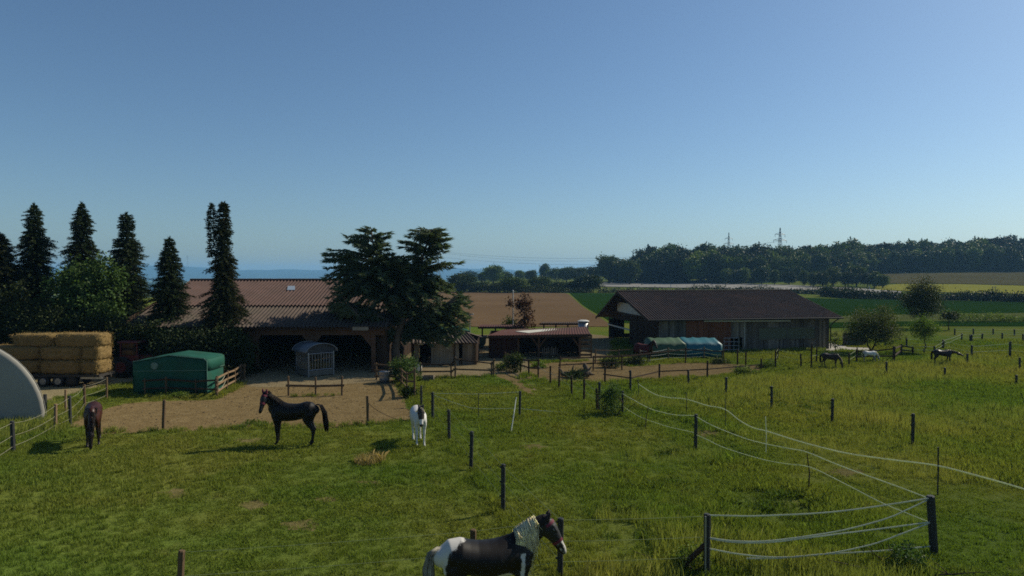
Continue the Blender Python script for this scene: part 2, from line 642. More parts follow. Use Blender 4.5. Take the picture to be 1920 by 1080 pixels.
def spruce_meshes(h, prof, mat, parent, seed, step=.13, nb=13, droop=.35, needle=.20, zmin=.3, lean=(0, 0), trunk=True, gap=.0, nm=('trunk', 'crown'), tr=.02):
    rnd = random.Random(seed)
    rng = np.random.default_rng(seed)
    C, A, L = [], [], []
    mb = MB()
    lx, ly = lean
    mb.tube([(lx * t * t, ly * t * t, h * t * .99) for t in (0, .25, .5, .75, 1)], [h * tr * (1 - .92 * t) for t in (0, .25, .5, .75, 1)], 7)
    z = zmin
    while z < h:
        t = z / h
        cx, cy = lx * t * t, ly * t * t
        r = prof(t) * 1.12
        a0 = rnd.random() * 6.28
        boost = 1 + .18 * math.sin(z * 3.1 + seed) + rnd.gauss(0, .07)
        for b in range(nb):
            if rnd.random() < gap:
                continue
            a = a0 + b * 6.283 / nb + rnd.gauss(0, .25)
            ln = max(.08, r * boost * (.72 + .5 * rnd.random()))
            if rnd.random() < .05:
                ln *= 1.35
            d = Vector((math.cos(a), math.sin(a), 0))
            up = .35 * (t - .4) + rnd.gauss(0, .08)
            npos = max(2, int(ln / .10))
            prev = None
            for i in range(npos):
                s = (i + .6) / npos
                q = Vector((cx, cy, z)) + d * (ln * s) + Vector((0, 0, ln * (up * s - droop * s * s + .12 * max(0, s - .7))))
                nn = 7 if s > .35 else 4
                for _ in range(nn):
                    side = rnd.gauss(0, 1)
                    ax = d * .8 + Vector((-d.y, d.x, 0)) * side * .9 + Vector((0, 0, rnd.gauss(-.28, .35)))
                    C.append((q.x + rnd.gauss(0, .03), q.y + rnd.gauss(0, .03), q.z + rnd.gauss(0, .03)))
                    A.append(tuple(ax))
                    L.append(needle * (.5 + .55 * rnd.random()) * (0.7 if s > .85 else 1))
            if ln > .5:
                mb.tube([(cx, cy, z), Vector((cx, cy, z)) + d * ln * .9 + Vector((0, 0, ln * (up - droop) * .8))], [.022, .006], 3)
        z += step * (.8 + .4 * rnd.random())
    # leader shoot
    for _ in range(26):
        zz = h - abs(rnd.gauss(0, .18))
        tt = zz / h
        C.append((lx * tt * tt, ly * tt * tt, zz))
        A.append((rnd.gauss(0, .4), rnd.gauss(0, .4), .8))
        L.append(.26)
    if trunk:
        mb.build(nm[0], M['bark'], parent, True, True)
    C, A, L = np.array(C), np.array(A), np.array(L)
    V, F = needlecards(C, A, L, L * .34, rng)
    return fastmesh(nm[1], V, F, mat, parent)


# ------------------------------------------------------------------ scatter (geometry nodes) for stuff
def scatter(name, label, cat, pts, rot, scl, idx, protos):
    "one object whose geometry nodes put unlinked prototypes on its points"
    n = len(pts)
    me = bpy.data.meshes.new(name)
    me.vertices.add(n)
    me.vertices.foreach_set('co', np.asarray(pts, dtype=np.float32).ravel())
    for nm_, typ, arr in (('rz', 'FLOAT', rot), ('sc', 'FLOAT', scl), ('pi', 'INT', idx)):
        at = me.attributes.new(nm_, typ, 'POINT')
        at.data.foreach_set('value', np.asarray(arr, dtype=np.int32 if typ == 'INT' else np.float32))
    o = bpy.data.objects.new(name, me)
    link(o)
    tag(o, label, cat, kind='stuff')
    pc = bpy.data.collections.new(name + '_kinds')
    for i, p in enumerate(protos):
        p.name = '%s_kind_%02d' % (name, i)
        pc.objects.link(p)
    g = bpy.data.node_groups.new(name, 'GeometryNodeTree')
    g.interface.new_socket('Geometry', in_out='INPUT', socket_type='NodeSocketGeometry')
    g.interface.new_socket('Geometry', in_out='OUTPUT', socket_type='NodeSocketGeometry')
    N = g.nodes
    gi, go = N.new('NodeGroupInput'), N.new('NodeGroupOutput')
    mp = N.new('GeometryNodeMeshToPoints')
    ip = N.new('GeometryNodeInstanceOnPoints')
    ci = N.new('GeometryNodeCollectionInfo')
    ci.inputs['Collection'].default_value = pc
    ci.inputs['Separate Children'].default_value = True
    ci.inputs['Reset Children'].default_value = True

    def attr(nm_, t):
        a = N.new('GeometryNodeInputNamedAttribute')
        a.data_type = t
        a.inputs['Name'].default_value = nm_
        return a.outputs['Attribute']
    cx = N.new('ShaderNodeCombineXYZ')
    g.links.new(attr('rz', 'FLOAT'), cx.inputs['Z'])
    g.links.new(gi.outputs[0], mp.inputs['Mesh'])
    g.links.new(mp.outputs[0], ip.inputs['Points'])
    g.links.new(ci.outputs[0], ip.inputs['Instance'])
    ip.inputs['Pick Instance'].default_value = True
    g.links.new(attr('pi', 'INT'), ip.inputs['Instance Index'])
    er = N.new('FunctionNodeEulerToRotation')
    g.links.new(cx.outputs[0], er.inputs[0])
    g.links.new(er.outputs[0], ip.inputs['Rotation'])
    g.links.new(attr('sc', 'FLOAT'), ip.inputs['Scale'])
    g.links.new(ip.outputs[0], go.inputs[0])
    md = o.modifiers.new('scatter', 'NODES')
    md.node_group = g
    return o


def blades(n, rad, h0, h1, w, lean, mat, seed, stems=0, stemmat=None):
    "one grass tuft mesh, not linked to the scene"
    rng = np.random.default_rng(seed)
    r = rad * np.sqrt(rng.random(n))
    a = rng.random(n) * 6.283
    B = np.stack([r * np.cos(a), r * np.sin(a), np.full(n, -.01)], 1)
    H = h0 + (h1 - h0) * rng.random(n)
    da = rng.random(n) * 6.283
    ln = lean * (.3 + .7 * rng.random(n)) * H
    dx, dy = np.cos(da) * ln, np.sin(da) * ln
    s = np.stack([-np.sin(da), np.cos(da), np.zeros(n)], 1) * (w * (.6 + .8 * rng.random(n)))[:, None] / 2
    ph = rng.random(n) * 6.28
    s = np.stack([np.cos(ph), np.sin(ph), np.zeros(n)], 1) * np.linalg.norm(s, axis=1, keepdims=True)
    Mid = B + np.stack([dx * .35, dy * .35, H * .6], 1)
    Tip = B + np.stack([dx, dy, H * (1 - .25 * lean)], 1)
    V = np.stack([B - s, B + s, Mid + s * .8, Tip, Mid - s * .8], 1).reshape(-1, 3)
    i = np.arange(n)[:, None] * 5
    F = np.concatenate([i + 0, i + 1, i + 2, i + 3, i + 4], 1)
    return fastmesh('tuft', V, F, mat, False)
HAZE = 1.6e-4
GRASSK = 1.0
# ================================================================== world, sun, camera
SUN_AZ, SUN_EL = math.radians(28), math.radians(37)
w = bpy.data.worlds.new('World')
SC.world = w
w.use_nodes = True
wn = w.node_tree
bg = wn.nodes['Background']
sky = wn.nodes.new('ShaderNodeTexSky')
sky.sky_type = 'NISHITA'
sky.sun_disc = False
sky.sun_elevation = SUN_EL
sky.sun_rotation = math.radians(90) - SUN_AZ
sky.altitude = 300
sky.air_density = 1.0
sky.dust_density = 1.0
sky.ozone_density = 3.5
tint = wn.nodes.new('ShaderNodeMix')
tint.data_type = 'RGBA'
tint.blend_type = 'MULTIPLY'
tint.inputs[0].default_value = 1
tint.inputs[7].default_value = (.85, .98, 1.03, 1)
wn.links.new(sky.outputs[0], tint.inputs[6])
wn.links.new(tint.outputs[2], bg.inputs['Color'])
bg.inputs['Strength'].default_value = 0.079
sl = bpy.data.lights.new('sun', 'SUN')
sl.energy = 5.0
sl.angle = math.radians(.6)
sl.color = (1.0, .91, .73)
so = bpy.data.objects.new('sun', sl)
link(so)
sv = Vector((math.cos(SUN_EL) * math.cos(SUN_AZ), math.cos(SUN_EL) * math.sin(SUN_AZ), math.sin(SUN_EL)))
so.rotation_euler = sv.to_track_quat('Z', 'Y').to_euler()
so.location = sv * 60
cam = bpy.data.cameras.new('camera')
co = bpy.data.objects.new('camera', cam)
link(co)
cam.sensor_width = 36
cam.lens = 36 * FOC / 1920
cam.clip_end = 20000
cam.clip_start = .1
co.location = (0, 0, CH)
co.rotation_euler = (math.pi / 2 - PITCH, 0, 0)
SC.camera = co
SC.render.engine = 'CYCLES'
SC.view_settings.view_transform = 'Standard'
SC.view_settings.look = 'None'
SC.view_settings.exposure = 0.15
SC.view_settings.gamma = 1
cy = SC.cycles
cy.use_denoising = False
cy.sample_clamp_indirect = 1.5
cy.sample_clamp_direct = 6.0
cy.max_bounces = 6
cy.diffuse_bounces = 3
cy.glossy_bounces = 2
cy.transmission_bounces = 3
cy.transparent_max_bounces = 4
cy.volume_bounces = 1
cy.caustics_reflective = False
cy.caustics_refractive = False
cy.use_adaptive_sampling = True
cy.adaptive_threshold = .008
SC.render.film_transparent = False
cy.filter_width = 1.7

# ================================================================== terrain and fields
ys = list(np.arange(-60, 0, 12)) + list(np.arange(0, 100, 4)) + list(np.arange(100, 520, 8)) + list(np.arange(520, 1000, 40)) + list(np.arange(1000, 8501, 500))
xs = sorted(set([-7500, -5500, -4000, -2500, -1500, -900, -600] + list(range(-400, 521, 10)) + [600, 800, 1200, 2000, 3000, 4200, 5500, 7500]))
V, F = [], []
for y in ys:
    for x in xs:
        V.append((x, y, terr(x, y)))
nx = len(xs)
for j in range(len(ys) - 1):
    for i in range(nx - 1):
        a = j * nx + i
        F.append((a, a + 1, a + nx + 1, a + nx))
tag(fastmesh('meadow', V, F, M['ground'], None, smooth=True), 'green meadow and pasture ground reaching to the far hills', 'ground', kind='structure')


def interp(pts, x):
    if x <= pts[0][0]:
        return pts[0][1]
    for (x0, y0), (x1, y1) in zip(pts, pts[1:]):
        if x <= x1:
            return y0 + (y1 - y0) * (x - x0) / (x1 - x0)
    return pts[-1][1]


def strip(name, label, cat, m, top, bot, nu=60, nv=10, off=.12, x0=None, x1=None):
    "field between an upper and a lower outline, laid on the terrain"
    x0 = top[0][0] if x0 is None else x0
    x1 = top[-1][0] if x1 is None else x1
    V, F = [], []
    for j in range(nv + 1):
        for i in range(nu + 1):
            px = x0 + (x1 - x0) * i / nu
            yt, yb = interp(top, px), interp(bot, px)
            # even spacing in depth
            it, ib = 1 / max(2.5, yt - 505), 1 / max(2.5, yb - 505)
            py = 505 + 1 / (ib + (it - ib) * j / nv)
            p = T(px, py)
            V.append((p.x, p.y, terr(p.x, p.y) + off))
    for j in range(nv):
        for i in range(nu):
            a = j * (nu + 1) + i
            F.append((a, a + 1, a + nu + 2, a + nu + 1))
    return tag(fastmesh(name, V, F, m, None), label, cat, kind='structure')


strip('ploughed_field', 'bare brown ploughed field behind the yard', 'field', M['soil'], [(600, 548), (860, 547), (1064, 550), (1092, 575), (1140, 606)], [(600, 613), (880, 613), (1140, 613)], 80, 12, .05)
strip('crop_field', 'dark green young crop field beyond the ploughed soil', 'field', M['crop'], [(1068, 549.5), (1180, 550), (1560, 560), (2100, 570)], [(1068, 550), (1096, 575), (1150, 606), (1500, 606), (2100, 598)], 90, 12, .04)
strip('crop_margin', 'brownish weedy margin along the edge of the crop field', 'field', M['strip'], [(1500, 596), (1700, 590), (2100, 585)], [(1500, 606), (1700, 603), (2100, 602)], 30, 4, .055)
strip('crop_strip', 'narrow green crop strip before the fenced pasture', 'field', M['crop'], [(1500, 606), (1700, 603), (2100, 602)], [(1500, 617), (1700, 612), (2100, 612)], 30, 4, .055)
strip('barley_field', 'yellow ripening barley field below the wood', 'field', M['crop2'], [(1640, 537), (1690, 533), (1800, 533.5), (2100, 541)], [(1640, 544), (1690, 546), (1800, 550), (2100, 556)], 60, 6, .2)
strip('rye_field', 'dry olive brown cereal field at the foot of the wood', 'field', M['crop3'], [(1630, 514), (1690, 511), (1800, 510), (2100, 509)], [(1630, 532), (1690, 532), (1800, 532.5), (2100, 540)], 60, 6, .2)
strip('highway', 'grey highway crossing the fields before the wood', 'road', M['asphalt'], [(1110, 530), (1300, 531.5), (1474, 535), (1610, 542), (1690, 548)], [(1110, 538), (1300, 541), (1474, 544), (1610, 549), (1690, 552)], 60, 4, .3)


def polysheet(name, label, cat, m, pts, z, jit=.12, step=.7):
    W = [P(*p) for p in pts]
    out = []
    rnd = random.Random(len(pts) * 7 + len(name))
    for a, b in zip(W, W[1:] + W[:1]):
        k = max(1, int((b - a).length / step))
        for i in range(k):
            p = a.lerp(b, i / k)
            out.append(Vector((p.x + rnd.gauss(0, jit), p.y + rnd.gauss(0, jit), z)))
    tri = tessellate_polygon([out])
    mb = MB()
    mb.add(out, [tuple(t) for t in tri])
    o = mb.build(name, m)
    me = o.data
    if me.polygons and sum(p.normal.z * p.area for p in me.polygons) < 0:
        me.flip_normals()
    tag(o, label, cat, kind='structure')
    return [(p.x, p.y) for p in out]


EXCL = []
EXCL2 = []
M['worn'] = m_sand('dry_worn_turf', (.26, .215, .10), (.19, .175, .065), (.13, .12, .05), 2.5)
EXCL.append(polysheet('sand_paddock', 'brown sand paddock in front of the open barn', 'ground', M['sand'],
    [(120, 800), (185, 813), (300, 810), (420, 805), (520, 800), (610, 801), (690, 796), (772, 789), (768, 765), (752, 730), (742, 712), (702, 706), (460, 708), (446, 716), (436, 735), (405, 748), (350, 750), (238, 757), (185, 774), (128, 783)], .004, .14))
EXCL.append(polysheet('barn_floor', 'dusty yard floor running into the open barn', 'ground', M['dust'], [(480, 727), (640, 722), (700, 716), (735, 712), (730, 692), (690, 668), (470, 668), (452, 700), (450, 716)], .009, .1))
EXCL.append(polysheet('gravel_track', 'pale gravel track beside the straw trailer', 'path', M['track'], [(-200, 830), (0, 782), (62, 762), (128, 742), (200, 722), (260, 713), (330, 702), (330, 690), (200, 690), (-200, 705)], .006, .15))
EXCL.append(polysheet('shed_yard', 'trodden sandy yard between the low sheds', 'ground', M['dust'], [(735, 705), (790, 706), (800, 711), (935, 703), (955, 700), (980, 715), (1010, 735), (1000, 727), (975, 706), (992, 692), (1000, 676), (1120, 676), (1150, 660), (1150, 632), (1100, 625), (880, 628), (740, 640), (725, 690)], .005, .12))
EXCL.append(polysheet('dirt_paddock', 'bare dirt paddock behind the mid fence', 'ground', M['sand'], [(985, 712), (1000, 682), (1110, 676), (1180, 687), (1290, 680), (1380, 683), (1440, 686), (1425, 697), (1330, 704), (1230, 710), (1130, 716), (1050, 716)], .0065, .16))
EXCL.append(polysheet('worn_path', 'worn sandy path through the small paddock', 'path', M['sand'], [(925, 703), (955, 700), (975, 715), (992, 730), (1003, 742), (988, 738), (965, 722)], .008, .1))
for cx_, cy2_, rx_, ry_ in ((480, 946, 34, 9), (612, 936, 22, 5), (560, 985, 40, 12), (330, 925, 30, 8), (700, 905, 26, 6), (470, 826, 40, 5), (1000, 838, 30, 5), (1330, 812, 30, 6), (1580, 885, 40, 9)):
    rr_ = random.Random(cx_)
    EXCL2.append(polysheet('worn_patch', 'small dry worn patch in the grazed grass', 'ground', M['worn'], [(cx_ + rx_ * math.cos(a_ * .5236) * rr_.uniform(.5, 1.2), cy2_ + ry_ * math.sin(a_ * .5236) * rr_.uniform(.5, 1.2)) for a_ in range(12)], .003, .05, .2))
EXCL.append(polysheet('concrete_apron', 'pale concrete apron beside the long barn', 'ground', M['conc'], [(1545, 659), (1592, 656.5), (1632, 657), (1632, 652.5), (1592, 651), (1560, 643), (1545, 645)], .007, .02))

# far hills --------------------------------------------------------------------------------


def hill(name, label, prof, Y0, Y1, seed, amp=4):
    rnd = random.Random(seed)
    V, F = [], []
    n = 120
    x0, x1 = prof[0][0], prof[-1][0]
    rows = [0, .35, .7, .9, 1.0, 1.25]
    ph = [rnd.random() * 6.28 for _ in range(6)]
    for r in rows:
        for i in range(n + 1):
            px = x0 + (x1 - x0) * i / n
            py = interp(prof, px)
            Y = Y0 + (Y1 - Y0) * r
            hz = zat(py, Y1) + sum(math.sin(px * .013 * (k + 1) * 1.7 + ph[k]) * amp / (k + 1) for k in range(6)) * .4
            X = xat(px, Y1)
            zb_ = terr(X, Y) - 1
            z = zb_ + (hz - zb_) * (math.sin(min(1, r) * math.pi / 2) if r <= 1 else .6)
            V.append((X, Y, z))
    for j in range(len(rows) - 1):
        for i in range(n):
            a = j * (n + 1) + i
            F.append((a, a + 1, a + n + 2, a + n + 1))
    tag(fastmesh(name, V, F, M['hill'], None, smooth=True), label, 'hill', kind='structure')


hill('far_hills', 'long low blue wooded hills on the horizon', [(-500, 506), (0, 503), (150, 501), (280, 499), (350, 500), (440, 505), (560, 507), (700, 505), (860, 503.5), (960, 506), (1060, 511), (1200, 514)], 5600, 7000, 3, 16)
#hill('near_hills', 'lower blue hills in front of the far ridge', [(-500, 512), (0, 510), (200, 512), (420, 511), (620, 514), (900, 513), (1060, 514)], 2500, 3300, 5, 4)

# haze -------------------------------------------------------------------------------------
n = NT('thin_air')
pv = n.n('ShaderNodeVolumePrincipled')
pv.inputs['Color'].default_value = (.27, .58, 1.0, 1)
pv.inputs['Density'].default_value = HAZE
pv.inputs['Anisotropy'].default_value = .2
n.l(pv.outputs[0], n.out.inputs['Volume'])
mb = MB()
mb.box((0, 4150, 32), (15600, 8900, 164))
hz = mb.build('haze', n.m)
tag(hz, 'thin pale blue haze lying over the whole countryside', 'haze', kind='stuff')
hz.visible_shadow = True


# ================================================================== building helpers
def corrugated(mb, a, b, c, d, pitch=.177, amp=.026, thick=.012, rows=1, samples=6):
    "sheet a(eave left) b(eave right) c(ridge right) d(ridge left)"
    a, b, c, d = map(Vector, (a, b, c, d))
    ln = (b - a).length
    k = int(ln / pitch * samples)
    nrm = (b - a).cross(d - a).normalized()
    if nrm.z < 0:
        nrm = -nrm
    base = len(mb.v)
    for lay in (0, 1):
        for j in range(rows + 1):
            t = j / rows
            for i in range(k + 1):
                s = i / k
                p = (a.lerp(b, s)).lerp(d.lerp(c, s), t)
                h = math.sin(s * ln / pitch * 2 * math.pi) * amp - lay * thick
                q = p + nrm * h
                mb.v.append((q.x, q.y, q.z))
    W = k + 1
    L2 = W * (rows + 1)
    for j in range(rows):
        for i in range(k):
            q = base + j * W + i
            mb.f.append((q, q + 1, q + W + 1, q + W))
            q += L2
            mb.f.append((q + W, q + W + 1, q + 1, q))
    for i in range(k):
        q = base + i
        mb.f.append((q + L2, q + L2 + 1, q + 1, q))
        q = base + rows * W + i
        mb.f.append((q, q + 1, q + L2 + 1, q + L2))
    for j in range(rows):
        q = base + j * W
        mb.f.append((q, q + W, q + L2 + W, q + L2))
        q = base + j * W + k
        mb.f.append((q + L2, q + L2 + W, q + W, q))
    return mb


def boards(mb, a, b, z0, z1, bw=.18, th=.03, jit=.006, holes=(), rnd=R):
    """vertical boards from ground point a to b; z0 number, z1 number or function of metres along. holes: (s0,s1,z0,z1) left open"""
    a, b = Vector((a[0], a[1], 0)), Vector((b[0], b[1], 0))
    ln = (b - a).length
    d = (b - a) / ln
    nrm = Vector((d.y, -d.x, 0))
    rz = math.atan2(d.y, d.x)
    k = max(1, int(ln / bw))
    bw = ln / k
    for i in range(k):
        s = (i + .5) * bw
        zt = z1(s) if callable(z1) else z1
        segs = [(z0 + rnd.random() * .02, zt)]
        for h0, h1, hz0, hz1 in holes:
            if h0 < s < h1:
                ns = []
                for q0, q1 in segs:
                    if hz0 > q0:
                        ns.append((q0, min(q1, hz0)))
                    if hz1 < q1:
                        ns.append((max(q0, hz1), q1))
                segs = ns
        for q0, q1 in segs:
            if q1 - q0 < .03:
                continue
            p = a + d * s + nrm * rnd.uniform(-jit, jit)
            p = p + nrm * (.011 if i % 2 else -.011)
            mb.box((p.x, p.y, (q0 + q1) / 2), (bw + (.02 if i % 2 else -.008), th, q1 - q0), rz)
    return mb


# ================================================================== left barn (open front, two bays)
BY = 42.0
bx0, bx1 = -24.2, xat(722, BY)
ox0, ox1 = xat(468, BY), xat(701, BY)
om = xat(586, BY)
barn = thing('open_barn', 'wide open-fronted barn with reddish corrugated roof behind the hay feeder', 'barn', ((ox0 + ox1) / 2, BY, 0))
mb = MB()
boards(mb, (bx0, BY), (ox0 - .05, BY), 0, 2.9, .2)
mb.build('front_wall', M['boardsd'], barn)
mb = MB()
boards(mb, (ox1 + .12, BY + .15), (bx1, BY + .15), 0, 2.9, .2)
boards(mb, (bx1, BY + .2), (bx1, 58.6), -.15, lambda s: 2.9 + 2.3 * (1 - abs(s - 8) / 8.6), .2)
mb.build('side_wall', M['boardsd'], barn)
mb = MB()
boards(mb, (bx0 - .1, 58.7), (bx1 + .1, 58.7), -.15, 3.0, .2)
boards(mb, (bx0, BY + .2), (bx0, 58.6), -.15, lambda s: 2.9 + 2.3 * (1 - abs(s - 8) / 8.6), .2)
mb.build('rear_wall', M['boardsd'], barn)
ez = zat(613, BY - .7)
rz_ = zat(525.5, 50.3)
tb = .60
ya, za = BY - .7, ez
yr, zr = 50.3, rz_
ym, zm = yr + (ya - yr) * tb, zr + (za - zr) * tb
ex0, ex1 = bx0 + .6, bx1 + .3
rx0 = xat(357, 50.3)
mx0 = rx0 + (ex0 - rx0) * tb
mb = MB()
corrugated(mb, (mx0, ym - .12, zm + .05), (ex1, ym - .12, zm + .05), (ex1, yr, zr), (rx0, yr, zr), .24, .048, .012, 3)
mb.build('upper_roof', M['roofred'], barn)
mb = MB()
corrugated(mb, (ex0, ya, za), (ex1, ya, za), (ex1, ym, zm), (mx0, ym, zm), .24, .048, .012, 3)
mb.build('lower_roof', M['roofgrey'], barn)
mb = MB()
corrugated(mb, (ex0, 59.4, ez), (ex1, 59.4, ez), (ex1, yr, zr), (rx0, yr, zr), .20, .034, .012, 2)
mb.build('rear_roof', M['roofred'], barn)
mb = MB()
mb.tube([(rx0, yr, zr + .02), (ex1, yr, zr + .02)], .11, 8)
mb.build('ridge_cap', M['roofgrey'], barn)
mb = MB()
tt = .27
py_, pz_ = yr + (ya - yr) * tt, zr + (za - zr) * tt + .06
mb.add([(xat(538, py_), py_, pz_), (xat(553, py_), py_, pz_), (xat(553, py_ + .9), py_ + .9, pz_ + .27), (xat(540, py_ + .9), py_ + .9, pz_ + .27)], [(0, 1, 2, 3)])
sk = mb.build('skylight', m_var('pale_blue_skylight', (.30, .36, .42), (.26, .32, .38), 3, .4, .4, 0), barn)
sdm = sk.modifiers.new('thick', 'SOLIDIFY')
sdm.thickness = .03
zl0, zl1 = zat(628, BY - .1), zat(616, BY - .1)
mb = MB()
mb.box(((bx0 + bx1) / 2, BY - .12, (zl0 + zl1) / 2), (bx1 - bx0, .18, zl1 - zl0))
mb.build('lintel_beam', M['beam'], barn)
mb = MB()
mb.box(((bx0 + bx1) / 2, BY - .55, ez - .10), (bx1 - bx0 + .8, .06, .16))
mb.build('fascia_board', M['woodd'], barn)
mb = MB()
mb.box(((ox0 - .02), BY - .15, zl0 / 2), (.34, .26, zl0))
mb.box((ox0 + .34, BY + .05, zl0 / 2), (.4, .08, zl0))
mb.build('left_post', M['beam'], barn)
mb = MB()
mb.box((om, BY - .15, zl0 / 2), (.2, .2, zl0))
mb.build('post', M['beam'], barn)
mb = MB()
mb.box((ox1, BY - .15, zl0 / 2), (.24, .24, zl0))
mb.build('post', M['beam'], barn)
for cx, sd in ((om, -1), (om, 1), (ox0 + .15, 1), (ox1 - .12, -1)):
    mb = MB()
    mb.prism([(cx, 0, zl0), (cx + sd * .62, 0, zl0), (cx, 0, zl0 - .75)], (0, BY - .20, 0), (0, BY - .12, 0))
    mb.build('brace', M['beam'], barn)
mb = MB()
for x in np.arange(bx0 + 1, bx1, 1.2):
    mb.beam((x, ya + .1, za - .12), (x, yr, zr - .12), .08, .14)
mb.build('rafters', M['woodd'], barn)
mb = MB()
p = D(660, 617, BY - .78)
q = D(690, 616, BY - .78)
mb.box(((p.x + q.x) / 2, BY - .66, p.z + .02), (q.x - p.x, .05, .22))
mb.build('loose_eave_board', M['boardsp'], barn)

# ================================================================== long right barn
a0 = P(1235, 660.5)
ang = math.radians(10)
u = Vector((math.cos(ang), math.sin(ang), 0))
v = Vector((-math.sin(ang), math.cos(ang), 0))


def along(px, n_off=0.0):
    "metres along the front wall where the pixel column meets it"
    A = a0 + v * n_off
    r = (px - 960) / FOC
    return (r * A.y - A.x) / (u.x - r * u.y)


L = along(1555)
WD = 12.3
lb = thing('long_barn', 'long dark timber barn with brown corrugated gable roof and blue tarp tent in front', 'barn', a0, ang)
zE = zat(598, 52.4)
zR = 4.56
zB = 1.95
SR = 7.3


def W(s, t, z):
    p = a0 + u * s + v * t
    return Vector((p.x, p.y, z))


def zroof(t):
    "roof height at depth t behind the front wall (front eave at -0.7, rear eave at WD+.6)"
    return zE + (zR - zE) * (t + .7) / (SR) if t < SR - .7 else zR + (zB - zR) * (t - SR + .7) / (WD + .6 - SR + .7)


dw = [(along(1286), along(1370)), ]
h1 = (along(1371), along(1394), 0, zat(630, 55.0))
mb = MB()
boards(mb, W(0, 0, 0), W(along(1286), 0, 0), 0, zE + .05, .17)
mb.build('front_wall', M['boards'], lb)
mb = MB()
boards(mb, W(along(1370), 0, 0), W(L, 0, 0), 0, zE + .05, .17, holes=[(h1[0] - along(1370), h1[1] - along(1370), 0, h1[3])])
mb.build('front_wall', M['boards'], lb)
mb = MB()
boards(mb, W(along(1286) + .01, -.06, 0), W(along(1370), -.06, 0), 0.04, zE - .05, .2, jit=.004)
mb.build('sliding_door', M['doorred'], lb)


def gpix(px, py):
    "s=metres along gable (depth t), z on the gable wall plane"
    q = onplane(px, py, W(0, 0, 0), W(0, WD, 0))
    return (q - W(0, 0, 0)).dot(v), q.z


t_op1, z_op = gpix(1143, 607)
t_op0, _ = gpix(1182, 640)
mb = MB()
boards(mb, W(0, WD, 0), W(0, 0, 0), 0, lambda s: zroof(WD - s) - .1, .19, holes=[(WD - t_op1, WD - t_op0, 0, 1.95), (4.4, 6.4, 2.9, 3.85)])
mb.build('gable_wall', M['boardsd'], lb)
mb = MB()
boards(mb, W(L, 0, 0), W(L, WD, 0), 0, lambda s: zroof(s) - .1, .19, holes=[])
boards(mb, W(L, WD, 0), W(0, WD, 0), 0, zB - .1, .19, holes=[(L - 4.5, L - 1.5, .4, 1.7), (8.0, 8.9, .5, 1.6)])
mb.build('rear_wall', M['boardsd'], lb)
og = 1.15
mb = MB()
corrugated(mb, W(-og, -.7, zE), W(L + .7, -.7, zE), W(L + .7, SR - .7, zR), W(-og, SR - .7, zR), .22, .036, .012, 4)
mb.build('front_roof', M['rooftile'], lb)
mb = MB()
corrugated(mb, W(L + .7, WD + .6, zB), W(-og, WD + .6, zB), W(-og, SR - .7, zR), W(L + .7, SR - .7, zR), .16, .026, .012, 4)
mb.build('rear_roof', M['rooftile'], lb)
mb = MB()
mb.tube([W(-og, SR - .7, zR + .02), W(L + .7, SR - .7, zR + .02)], .09, 8)
mb.build('ridge_cap', M['roofgrey'], lb)
mb = MB()
mb.beam(W(-og + .03, -.7, zE - .1), W(-og + .03, SR - .7, zR - .1), .05, .18)
mb.beam(W(-og + .03, WD + .6, zB - .1), W(-og + .03, SR - .7, zR - .1), .05, .18)
mb.build('verge_board', M['woodd'], lb)
mb = MB()
mb.tube([W(-og, -.78, zE - .07), W(L + .75, -.78, zE - .07)], .06, 8)
mb.tube([W(L + .4, -.74, zE - .1), W(L + .25, -.2, zE - .45), W(L + .1, -.08, zE - .7), W(L + .1, -.08, .1)], .045, 6)
mb.build('gutter', M['frame'], lb)
mb = MB()
sA, sB = along(1320, -.3), along(1482, -.3)
mb.beam(W(sA, -.3, zat(600.5, 54)), W(sB, -.3, zat(600, 55.2) ), .1, .11)
mb.build('door_track', M['pale'], lb)
mb = MB()
sq = along(1397, -.06)
mb.beam(W(sq, -.05, .3), W(sq, -.05, zE - .2), .05, .06)
mb.build('drain_pipe', M['pale'], lb)
sA, sB = along(1423), along(1528)
z0_, z1_ = zat(634, 55.2), zat(612.5, 55.2)
mb = MB()
mb.beam(W(sA, -.035, (z0_ + z1_) / 2), W(sB, -.035, (z0_ + z1_) / 2), .03, z1_ - z0_)
wn_ = mb.build('window_net', M['mesh'], lb)
mb = MB()
for zz in (z0_, z1_):
    mb.beam(W(sA, -.06, zz), W(sB, -.06, zz), .06, .05)
for ss in (sA, (sA + sB) / 2, sB):
    mb.beam(W(ss, -.065, z0_ + .03), W(ss, -.065, z1_ - .03), .05, .05)
mb.build('net_frame', M['boards'], wn_)
gA, gz1 = gpix(1159, 572)
gB, gz0 = gpix(1212, 594)
mb = MB()
mb.beam(W(-.06, gA, gz0 + .52), W(-.06, gB + .1, gz0 + .40), .04, .85)
mb.build('gable_panel', M['pale'], lb)
mb = MB()
mb.beam(W(-.09, WD, zat(588, 60)), W(-.09, .1, zat(594, 56)), .08, .14)
mb.build('gable_beam', M['woodd'], lb)
mb = MB()
mb.beam(W(-.1, t_op1 + .2, z_op - .05), W(-.1, t_op0 - .1, z_op - .12), .06, .12)
mb.build('opening_lintel', M['pale'], lb)
mb = MB()
mb.beam(W(-.03, t_op0, 0), W(-.03, t_op0, 1.9), .12, .12)
mb.build('opening_post', M['wood'], lb)
mb = MB()
mb.beam(W(-.03, t_op1, 0), W(-.03, t_op1, 1.9), .12, .12)
mb.build('opening_post', M['wood'], lb)
mb = MB()
for ss in np.arange(0, L + .1, 3):
    mb.beam(W(ss, -.55, zE - .1), W(ss, SR - .7, zR - .12), .08, .14)
mb.build('rafters', M['woodd'], lb)
